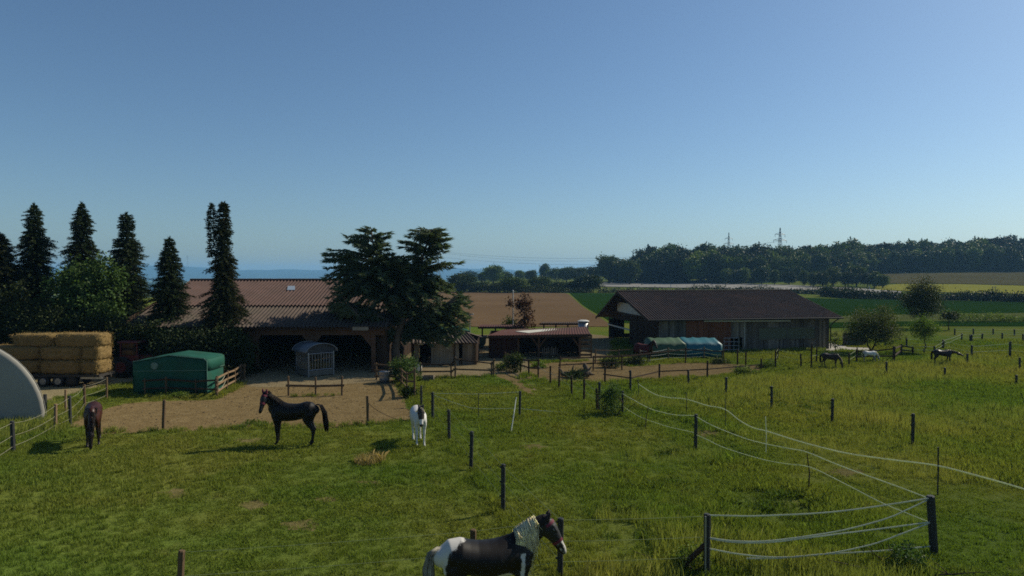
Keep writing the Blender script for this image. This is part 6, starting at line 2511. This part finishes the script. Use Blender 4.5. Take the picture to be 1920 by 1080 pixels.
    if forelock:
        for _ in range(16):
            c = H(0, .05) + side * rnd.uniform(-.03, .03)
            ln = rnd.uniform(.12, .22)
            st.append(([c - fn * .03, c + fn * .03, c + hd * ln * .5 + fn * .03 + side * rnd.gauss(0, .03), c + hd * ln + fn * .02 + side * rnd.gauss(0, .04)], .008))
    if mane_n:
        tubeset('mane', st, manem)
    # tail
    tl = tailpts or [(-.86, 0, 1.33), (-.98, 0, 1.25), (-1.03, 0, 1.0), (-1.02, 0, .7), (-1.0, 0, .42)]
    st = []
    tl = [Vector(p) for p in tl]
    wid = [.025, .055, .085, .095, .07]
    for _ in range(tail_n):
        a = rnd.random() * 6.28
        rr = math.sqrt(rnd.random())
        endf = rnd.uniform(.7, 1.05)
        pts = []
        for i, p in enumerate(tl):
            pts.append(p + Vector((math.cos(a) * rr * wid[i], math.sin(a) * rr * wid[i], 0)) + Vector((rnd.gauss(0, .006), rnd.gauss(0, .006), 0)))
        pts[-1] = pts[-2].lerp(pts[-1], endf)
        st.append((pts, .013 * rnd.uniform(.7, 1.2)))
    if tail_n:
        tubeset('tail', st, tailm or manem)
    if eyes:
        for sg in (-1, 1):
            mb2 = MB()
            q = H(.30, .03) + side * (sg * .103 * head_w)
            loft(mb2, [(*((q - hd * .012) * s), .016 * s, .016 * s), (*((q + hd * .012) * s), .016 * s, .016 * s)])
            mb2.build('eye', M['glass'], t, True, True)
    if mask:
        def shell(nm, sel, m, off, par):
            keep = [p for p in me.polygons if all(sel[i] for i in p.vertices)]
            ids = {}
            vs, fs = [], []
            for p in keep:
                f_ = []
                for i in p.vertices:
                    if i not in ids:
                        ids[i] = len(vs)
                        v_ = me.vertices[i]
                        vs.append(v_.co + v_.normal * off)
                    f_.append(ids[i])
                fs.append(f_)
            mb2 = MB()
            mb2.add(vs, fs)
            o = mb2.build(nm, m, par, True, True)
            return o
        a0_, a1_, a2_, a3_ = mask['zones']
        net = near & (ha > (a1_ if 'brow' not in mask else a0_ - .02) - .02) & (ha < a2_ + .02)
        nose = near & (ha > a2_) & (ha < a3_)
        brow = near & (ha > a0_) & (ha < a1_) & (hf_ > mask.get('brow', -.16))
        ear = (ha < .02) & (ha > -.24) & near & (np.abs(hs) > .03) & (hf_ > .0)
        par = shell('fly_mask', net, mask['net'], .010 * s, t)
        shell('nose_band', nose, mask['trim'], .012 * s, par)
        shell('brow_band', brow, mask['trim'], .015 * s, par)
        shell('ear_cover', ear, mask['ear'], .006 * s, par)
    return t


def head_front(up, hd, poll, nk):
    "true when up points to the front of the face (away from the neck's underside)"
    back = (nk[-2] - poll)
    # the jaw side is the side the neck lies on
    return up.dot(back) < 0


MARO = m_var('maroon_mask_cloth', (.16, .022, .045), (.12, .018, .036), 8, .7, .25, .2)
NETM = m_var('dark_mask_net', (.013, .013, .014), (.02, .02, .021), 12, .55, .3, .3, 60)
EARM = m_var('dark_mask_ear', (.02, .016, .018), (.03, .02, .022), 10, .7, .2, .1)
HAIRW = m_leaf('cream_mane_hair', (.88, .82, .62), (.64, .58, .43), 9, .38, .40, .5)
HAIRB = m_leaf('black_mane_hair', (.010, .009, .009), (.016, .013, .012), 4, .05, .3, .5)
HAIRG = m_leaf('flaxen_mane_hair', (.20, .165, .12), (.15, .12, .09), 4, .1, .3, .6)
HAIRT = m_leaf('white_and_dark_tail_hair', (.40, .38, .31), (.12, .11, .10), 3, .1, .4, .5)
STAND = [(.45, 0, 1.20, .17, .26), (.64, 0, 1.36, .125, .215), (.80, 0, 1.52, .100, .165), (.92, 0, 1.66, .086, .125), (1.0, 0, 1.76, .072, .095)]

# --- near pinto, facing right, seen from its right side
def sdpoly(P2, poly):
    "positive inside, approximate signed distance"
    P2 = np.asarray(P2, float)
    poly = np.asarray(poly, float)
    ins = inpoly0(P2, poly)
    d = np.full(len(P2), 1e9)
    for a, b in zip(poly, np.roll(poly, -1, 0)):
        ab = b - a
        t_ = np.clip(((P2 - a) @ ab) / (ab @ ab + 1e-12), 0, 1)
        d = np.minimum(d, np.linalg.norm(P2 - a - t_[:, None] * ab, axis=1))
    return np.where(ins, d, -d)


def inpoly0(pts, poly):
    x, y = pts[:, 0], pts[:, 1]
    c = np.zeros(len(pts), bool)
    j = len(poly) - 1
    for i in range(len(poly)):
        xi, yi, xj, yj = poly[i, 0], poly[i, 1], poly[j, 0], poly[j, 1]
        if yi != yj:
            c ^= ((yi > y) != (yj > y)) & (x < (xj - xi) * (y - yi) / (yj - yi) + xi)
        j = i
    return c


def pinto(co_, ha, hf_, hs, near):
    xz = co_[:, [0, 2]]
    v = np.full(len(co_), -1.0)
    for poly in ([(-1.1, 1.7), (-.40, 1.7), (-.36, 1.475), (-.46, 1.455), (-.56, 1.425), (-.66, 1.36), (-.73, 1.26), (-.765, 1.12), (-.77, .98), (-.70, .85), (-.58, .6), (-.58, -.1), (-1.1, -.1)],
                 [(.04, .88), (.13, .92), (.20, .95), (.25, .93), (.33, .89), (.38, .82), (.3, .7), (-.05, .7), (-.1, .80)],
                 [(.44, .7), (.455, .9), (.47, 1.05), (.47, 1.2), (.55, 1.2), (.545, 1.05), (.52, .9), (.51, .7)],
                 [(.3, .62), (.75, .62), (.75, -.1), (.3, -.1)],
                 ):
        v = np.maximum(v, sdpoly(xz, poly))
    # white blaze and muzzle front
    bl = np.minimum(np.minimum(.045 - np.abs(hs), hf_ - .02), ha - .2)
    sn = np.minimum(np.minimum(.045 - np.abs(hs), ha - .66), hf_ + .035)
    v = np.maximum(v, np.where(near & (ha < 1.1) & (ha > 0), np.maximum(bl, sn), -1))
    return np.clip(.5 + v * 6, 0, 1)


nk1 = [(.45, 0, 1.20, .18, .28), (.63, 0, 1.38, .14, .24), (.77, 0, 1.52, .112, .185), (.88, 0, 1.61, .095, .14), (.95, 0, 1.66, .080, .105)]
PX = P(903, 1155)
horse('black and white pinto horse with cream mane and red-trimmed fly mask', (xat(918, 11.6), 11.6, 0), math.radians(14), 1.04,
      nk1, ((.48, -.14, -.80), .60, (.14, 1, 0)), ((0.02, 0, 0), (.10, 0, 0)), ((.0, 0, 0), (.10, 0, 0)),
      coat('pinto_coat', ((.0065, .0050, .0042), (.50, .48, .44)), .5, 'patch', None, .55), HAIRW, vox=.0125, width=1.10,
      mask=dict(zones=(.08, .17, .60, .70), net=NETM, trim=MARO, ear=EARM, brow=-.05), patch=pinto, mane_side=-1, mane_len=.98, mane_n=520, tail_n=260, tailm=HAIRT, smooth=6, mane_top=.025, hair=.0065, crest_rng=(.22, .72), ear_len=.8, ears=(.42, 0, 1), forelock=False,
      tailpts=[(-.85, 0, 1.36), (-.97, -.01, 1.29), (-1.02, -.01, 1.05), (-1.0, -.02, .72), (-.98, -.02, .4)])

# --- black horse looking at the camera
Yh = 24.0
nk2 = [(.45, 0, 1.20, .165, .25), (.63, .01, 1.38, .12, .205), (.76, .05, 1.53, .098, .155), (.83, .10, 1.66, .085, .115), (.86, .14, 1.75, .07, .09)]
horse('black horse with red-trimmed fly mask standing side-on, head turned to the camera', (xat(546, Yh), Yh, 0), math.radians(180 - 4), 1.04,
      nk2, ((.12, .42, -.86), .62, (.95, -.35, .1)), ((.03, .02, 0), (-.05, 0, 0)), ((.06, .02, 0), (-.05, 0, 0)),
      coat('black_coat', ((.0038, .0032, .0032), (.4, .4, .4)), .52, None, None, .5), HAIRB, vox=.018,
      mask=dict(zones=(.08, .20, .46, .60), net=NETM, trim=MARO, ear=MARO), mane_side=0, mane_len=.16, mane_n=140, mane_top=.05, tail_n=150,
      tailpts=[(-.86, 0, 1.38), (-1.0, 0, 1.36), (-1.12, 0, 1.12), (-1.17, 0, .78), (-1.20, 0, .46)])

# --- brown horse grazing toward the camera
GR1 = [(.45, 0, 1.18, .165, .25), (.66, 0, 1.16, .12, .20), (.84, .0, 1.02, .10, .155), (.97, .0, .85, .085, .115), (1.04, .0, .70, .07, .09)]
Yg2 = 23.6
horse('dark bay horse grazing head-on beside the sand paddock', P(170, 846) + Vector((-math.cos(math.radians(-62)) * 1.14, -math.sin(math.radians(-62)) * 1.14, 0)), math.radians(-62), .97,
      GR1, ((.18, 0, -.98), .60, (0, 1, 0)), ((-.02, 0, 0), (-.22, .05, 0)), ((.02, .03, 0), (-.14, .02, 0)),
      coat('bay_coat', ((.030, .0095, .0065), (.4, .4, .4)), .42, None, (.62, (.010, .007, .006)), .5), HAIRB, vox=.02, mane_side=1, mane_len=.22, mane_n=120, tail_n=90, ears=(-.2, 0, 1))

# --- white pony with a dark face, facing the camera
def dface(co_, ha, hf_, hs, near):
    v = np.where(near & (ha > -.35), np.minimum(ha + .30, .80 - ha * 1.0) * .3, -1)
    v = np.where(near & (ha > .66) & (hf_ > -.03) & (ha < .93), -.1, v)
    v = np.where(near & (ha > .92), .2, v)
    return np.clip(.5 - v * 6, 0, 1)
Yw = 24.2
NK4 = [(.45, 0, 1.20, .165, .25), (.60, 0, 1.33, .12, .20), (.70, 0, 1.46, .10, .155), (.78, -.02, 1.56, .085, .115), (.82, -.03, 1.62, .07, .09)]
horse('white pony with a dark face standing head-on by the fence', P(789, 838) + Vector((-math.cos(math.radians(-74)) * .5, -math.sin(math.radians(-74)) * .5, 0)), math.radians(-74), .87,
      NK4, ((.34, -.02, -.94), .68, (0, 1, 0)), ((.02, .0, 0), (-.06, 0, 0)), ((.02, .03, 0), (-.10, .02, 0)),
      coat('white_coat', ((.028, .022, .020), (.56, .545, .52)), .5, 'patch', None, .4), HAIRW, vox=.02, patch=dface, mane_side=1, mane_len=.2, mane_n=70, tail_n=90, width=1.05, ears=(-.1, 0, 1), forelock=True, head_w=1.3)

# --- far ponies
Y5 = 44.0
horse('dark brown horse with flaxen mane grazing right of the barn corner', (xat(1559, Y5), Y5, 0), math.radians(-42), .63,
      GR1, ((.18, 0, -.98), .60, (0, 1, 0)), ((.05, 0, 0), (-.10, 0, 0)), ((-.08, 0, 0), (.10, 0, 0)),
      coat('brown_coat', ((.020, .012, .009), (.4, .4, .4)), .5, None, None, .5), HAIRG, vox=.022, width=1.32, mane_side=-1, mane_len=.34, mane_n=120, tail_n=80, tailm=HAIRB)
Y6 = 47.0
def grey(co_, ha, hf_, hs, near):
    d = .5 + .08 * np.sin(co_[:, 0] * 23) * np.sin(co_[:, 2] * 19 + co_[:, 1] * 21) + np.where(co_[:, 2] < .75, -.12, .12) + np.where(co_[:, 0] < -.5, -.08, .05)
    return np.clip(d, 0, 1)
horse('small dapple white pony grazing between the brown horse and the tree', (xat(1633, Y6), Y6, 0), math.radians(-14), .51,
      GR1, ((.18, 0, -.98), .60, (0, 1, 0)), ((.05, 0, 0), (-.10, 0, 0)), ((-.08, 0, 0), (.10, 0, 0)),
      coat('dapple_coat', ((.15, .145, .14), (.58, .57, .54)), .5, 'patch', None, .4), HAIRW, vox=.026, patch=grey, width=1.3, mane_side=-1, mane_len=.2, mane_n=60, tail_n=60)
Y7 = 45.6
NK7 = [(.45, 0, 1.20, .165, .25), (.68, 0, 1.24, .12, .195), (.92, 0, 1.22, .10, .15), (1.12, 0, 1.19, .085, .115), (1.24, 0, 1.17, .07, .09)]
horse('long-backed black horse with pale mane stretching its neck out in tall grass', (xat(1770, Y7), Y7, 0), math.radians(-12), .68,
      NK7, ((.86, 0, -.40), .60, (0, 1, 0)), ((.05, 0, 0), (-.10, 0, 0)), ((-.08, 0, 0), (.10, 0, 0)),
      coat('dark_coat', ((.014, .010, .009), (.4, .4, .4)), .42, None, None, .5), HAIRG, vox=.022, width=1.32, mane_side=-1, mane_len=.26, mane_n=110, tail_n=80, tailm=HAIRB)
Y8 = 46.6
h8 = horse('dark horse in a maroon rug standing behind the yard fence', (xat(1208, Y8), Y8, 0), math.radians(-52), .86,
      STAND, ((.55, 0, -.80), .60, (0, 1, 0)), ((.05, 0, 0), (-.04, 0, 0)), ((-.04, 0, 0), (.06, 0, 0)),
      coat('dark_bay_coat', ((.014, .008, .007), (.4, .4, .4)), .45, None, None, .5), HAIRB, vox=.024, mane_side=-1, mane_len=.2, mane_n=60, tail_n=60)
mb = MB()
vs, fs = [], []
for i, (x, rl, zt_, zb_) in enumerate(((-.88, .24, 1.42, .92), (-.6, .33, 1.52, .78), (-.2, .335, 1.45, .76), (.2, .335, 1.46, .76), (.5, .30, 1.52, .8), (.68, .24, 1.45, .9))):
    for k in range(9):
        a = math.pi * k / 8
        y = math.cos(a) * rl
        z = zb_ + (zt_ - zb_) * (math.sin(a) ** .6)
        vs.append((x * .86, y * .86, z * .86))
for i in range(5):
    for k in range(8):
        a = i * 9 + k
        fs.append((a, a + 1, a + 10, a + 9))
mb.add(vs, fs)
solid(mb.build('rug', m_var('maroon_rug_cloth', (.10, .018, .020), (.075, .014, .016), 4, .8, .2, .3), h8, True, True), .012)
# ================================================================== grass
def inpoly(pts, poly):
    P_ = np.asarray(poly)
    x, y = pts[:, 0], pts[:, 1]
    c = np.zeros(len(pts), bool)
    n = len(P_)
    j = n - 1
    for i in range(n):
        xi, yi, xj, yj = P_[i, 0], P_[i, 1], P_[j, 0], P_[j, 1]
        if yi != yj:
            m = ((yi > y) != (yj > y)) & (x < (xj - xi) * (y - yi) / (yj - yi) + xi)
            c ^= m
        j = i
    return c


def foot(o, t0, t1, s0, s1):
    return [tuple(W(s, t, 0)[:2]) for s, t in ((s0, t0), (s1, t0), (s1, t1), (s0, t1))]


EXCL.append(foot(lb, -.2, WD, 0, L))
EXCL.append([(xat(771, 45.4), 45.4), (xat(893, 45.4), 45.4), (xat(893, 45.4), 49.4), (xat(771, 45.4), 49.4)])
EXCL.append([(bx0, BY), (bx1, BY), (bx1, 59), (bx0, 59)])
EXCL.append([(xl, Yg), (xr_, Yg), (xr_, Yg + dp), (xl, Yg + dp)])
PIX = lambda pts: [tuple(P(*p)[:2]) for p in pts]
TALL = PIX([(1175, 760), (1200, 735), (1300, 725), (1450, 705), (1600, 695), (1750, 672), (2050, 665), (2600, 720), (2600, 960), (1760, 905), (1440, 830), (1310, 800)])
TALL2 = PIX([(1090, 1075), (1160, 880), (1220, 790), (1300, 850), (1530, 885), (1740, 1000), (1750, 1075), (1500, 1300), (1100, 1300)])
TALLL = PIX([(-600, 1000), (-300, 880), (60, 770), (130, 752), (135, 795), (60, 850), (-100, 930)])


def vnoise(p, s, seed):
    rng = np.random.default_rng(seed)
    g = rng.random((64, 64))
    q = np.asarray(p) * s + 1000
    i = np.floor(q).astype(int)
    f = q - i
    f = f * f * (3 - 2 * f)
    a = g[i[:, 0] % 64, i[:, 1] % 64]
    b = g[(i[:, 0] + 1) % 64, i[:, 1] % 64]
    c = g[i[:, 0] % 64, (i[:, 1] + 1) % 64]
    d = g[(i[:, 0] + 1) % 64, (i[:, 1] + 1) % 64]
    return (a * (1 - f[:, 0]) + b * f[:, 0]) * (1 - f[:, 1]) + (c * (1 - f[:, 0]) + d * f[:, 0]) * f[:, 1]


def field(n, y0, y1, power, seed):
    rng = np.random.default_rng(seed)
    u_ = rng.random(n)
    # density per m2 ~ Y^-power ; area element ~ Y
    k = 2 - power
    Y = (y0 ** k + u_ * (y1 ** k - y0 ** k)) ** (1 / k) if abs(k) > 1e-6 else y0 * (y1 / y0) ** u_
    X = (rng.random(n) * 2 - 1) * (.80 * Y + 6)
    return np.stack([X, Y], 1), rng


KS = [blades(34, .17, .035, .11, .013, .9, M['grass'], 600 + i) for i in range(4)] + [blades(26, .14, .06, .17, .013, .7, M['grass'], 610 + i) for i in range(2)]
pts, rng = field(int(66000 * GRASSK), 11.5, 62, 1.35, 1)
keep = np.ones(len(pts), bool)
for poly in EXCL:
    keep &= ~inpoly(pts, poly)
for poly in EXCL2:
    keep &= ~(inpoly(pts, poly) & (rng.random(len(pts)) < .75))
tall = inpoly(pts, TALL) | inpoly(pts, TALL2) | inpoly(pts, TALLL)
keep &= (~tall) | (rng.random(len(pts)) < .35)
p = pts[keep]
n_ = len(p)
sc = (.55 + .55 * rng.random(n_)) * (1 + .028 * np.maximum(0, p[:, 1] - 16)) * (.75 + .6 * vnoise(p, .5, 3))
idx = rng.integers(0, 4, n_)
nz = vnoise(p, .35, 9)
idx[nz > .62] = rng.integers(4, 6, (nz > .62).sum())
ter = lambda q: np.array([terr(a, b) for a, b in q]) if False else np.zeros(len(q))
scatter('short_grass', 'short grazed grass covering the near paddocks', 'grass', np.stack([p[:, 0], p[:, 1], ter(p)], 1), rng.random(n_) * 6.28, sc, idx, KS)
print('short grass', n_)

KT = [blades(34, .2, .10, .25, .012, .6, M['tall'], 620 + i) for i in range(4)] + [blades(22, .22, .18, .36, .010, .4, M['seed'], 630 + i) for i in range(3)]
pts, rng = field(int(58000 * GRASSK), 12.5, 62, 1.2, 2)
keep = inpoly(pts, TALL) | inpoly(pts, TALL2) | inpoly(pts, TALLL)
for poly in EXCL:
    keep &= ~inpoly(pts, poly)
in2 = inpoly(pts, TALL2) & ~inpoly(pts, TALL)
keep &= ~in2 | (vnoise(pts, .45, 12) > .42)
p = pts[keep]
n_ = len(p)
sc = (.6 + .55 * rng.random(n_)) * (1 + .012 * np.maximum(0, p[:, 1] - 16)) * (.5 + .95 * vnoise(p, .4, 5))
nz = vnoise(p, .25, 8)
idx = rng.integers(0, 4, n_)
sd = (nz + .25 * (rng.random(n_) - .5)) > .5
idx[sd] = rng.integers(4, 7, sd.sum())
scatter('tall_grass', 'tall seeding meadow grass on the right', 'grass', np.stack([p[:, 0], p[:, 1], np.zeros(n_)], 1), rng.random(n_) * 6.28, sc, idx, KT)
print('tall grass', n_)

# grass along fence lines, uncut
KW = [blades(30, .16, .12, .32, .013, .6, M['grass'], 640 + i) for i in range(3)]
lines = [[(811, 786), (842, 824), (883, 881), (943, 961), (1050, 1084)], [(335, 1160), (889, 1110), (1050, 1085), (1325, 1076), (1752, 1043)], [(25, 851), (104, 808), (132, 797), (159, 766), (200, 750)], [(985, 700), (1048, 729), (1095, 752), (1122, 771), (1167, 778), (1304, 844)], [(790, 763), (777, 747), (760, 735), (745, 718)], [(250, 745), (330, 748), (405, 748), (458, 718)], [(185, 812), (306, 809), (520, 801), (690, 797), (772, 790)], [(812, 785), (897, 786), (974, 784), (1122, 773)], [(1134, 720), (1236, 713), (1326, 711), (1427, 697), (1521, 690), (1600, 688)], [(795, 710), (925, 707)], [(541, 743), (641, 742)], [(1116, 683), (1200, 678), (1360, 681), (1460, 676)]]
q = []
rng = np.random.default_rng(17)
for ln in lines:
    Wp = [P(*a) for a in ln]
    for a, b in zip(Wp, Wp[1:]):
        k = int((b - a).length * 9)
        for i in range(k):
            c = a.lerp(b, rng.random())
            q.append((c.x + rng.normal() * .16, c.y + rng.normal() * .16, 0))
q = np.array(q)
n_ = len(q)
scatter('fence_line_grass', 'uncut grass growing along the fence lines', 'grass', q, rng.random(n_) * 6.28, .45 + .6 * rng.random(n_), rng.integers(0, 3, n_), KW)

# darker weedy tussocks
KD = [blades(60, .24, .08, .24, .016, .9, M['weed'], 650 + i) for i in range(2)]
spots = [(1480, 940, 22, .5), (1510, 930, 16, .4), (1420, 960, 14, .5), (1240, 905, 14, .5), (1210, 1010, 12, .4), (1250, 850, 8, .3), (1510, 760, 30, .9), (1470, 740, 18, .7), (1660, 1045, 18, .5), (1700, 1050, 12, .4), (1290, 1075, 12, .3), (1230, 740, 10, .4), (1560, 790, 18, .8), (460, 800, 8, .35), (490, 797, 6, .3), (1400, 860, 10, .4), (1180, 950, 10, .6), (1830, 720, 26, 1.6), (1900, 760, 20, 1.3)]
q = []
for px, py, k, s in spots:
    c = P(px, py)
    for i in range(k):
        q.append((c.x + rng.normal() * s, c.y + rng.normal() * s, 0))
q = np.array(q)
n_ = len(q)
scatter('weed_tussocks', 'darker weedy tussocks scattered through the meadow', 'weeds', q, rng.random(n_) * 6.28, .6 + .6 * rng.random(n_), rng.integers(0, 2, n_), KD)
# dry tuft
dt = thing('dry_grass_tuft', 'pale dry grass tuft near the white pony', 'grass tuft', P(694, 866))
o = blades(620, .50, .10, .40, .012, .9, M['drygrass'], 660)
o.name = 'blades'
link(o, dt)
# droppings and clods on the sand
KC = []
for i in range(3):
    mb = MB()
    bm = bmesh.new()
    bmesh.ops.create_icosphere(bm, subdivisions=1, radius=.05)
    rr = random.Random(i)
    for v_ in bm.verts:
        v_.co *= rr.uniform(.6, 1.3)
        v_.co.z *= .6
    me = bpy.data.meshes.new('clod')
    bm.to_mesh(me)
    bm.free()
    me.materials.append(m_var('dark_clod', (.09, .065, .04), (.14, .10, .06), 5, .95, .1, .3))
    KC.append(bpy.data.objects.new('clod', me))
q = []
for poly, k in ((EXCL[0], 700), (EXCL[4], 200), (EXCL[3], 150)):
    A_ = np.asarray(poly)
    c = rng.random((k * 3, 2)) * (A_.max(0) - A_.min(0)) + A_.min(0)
    c = c[inpoly(c, poly)][:k]
    q += [(a, b, .01) for a, b in c]
q = np.array(q)
n_ = len(q)
scatter('soil_clods', 'small dark clods and droppings scattered over the sand', 'clods', q, rng.random(n_) * 6.28, .3 + .8 * rng.random(n_) ** 3, rng.integers(0, 3, n_), KC)
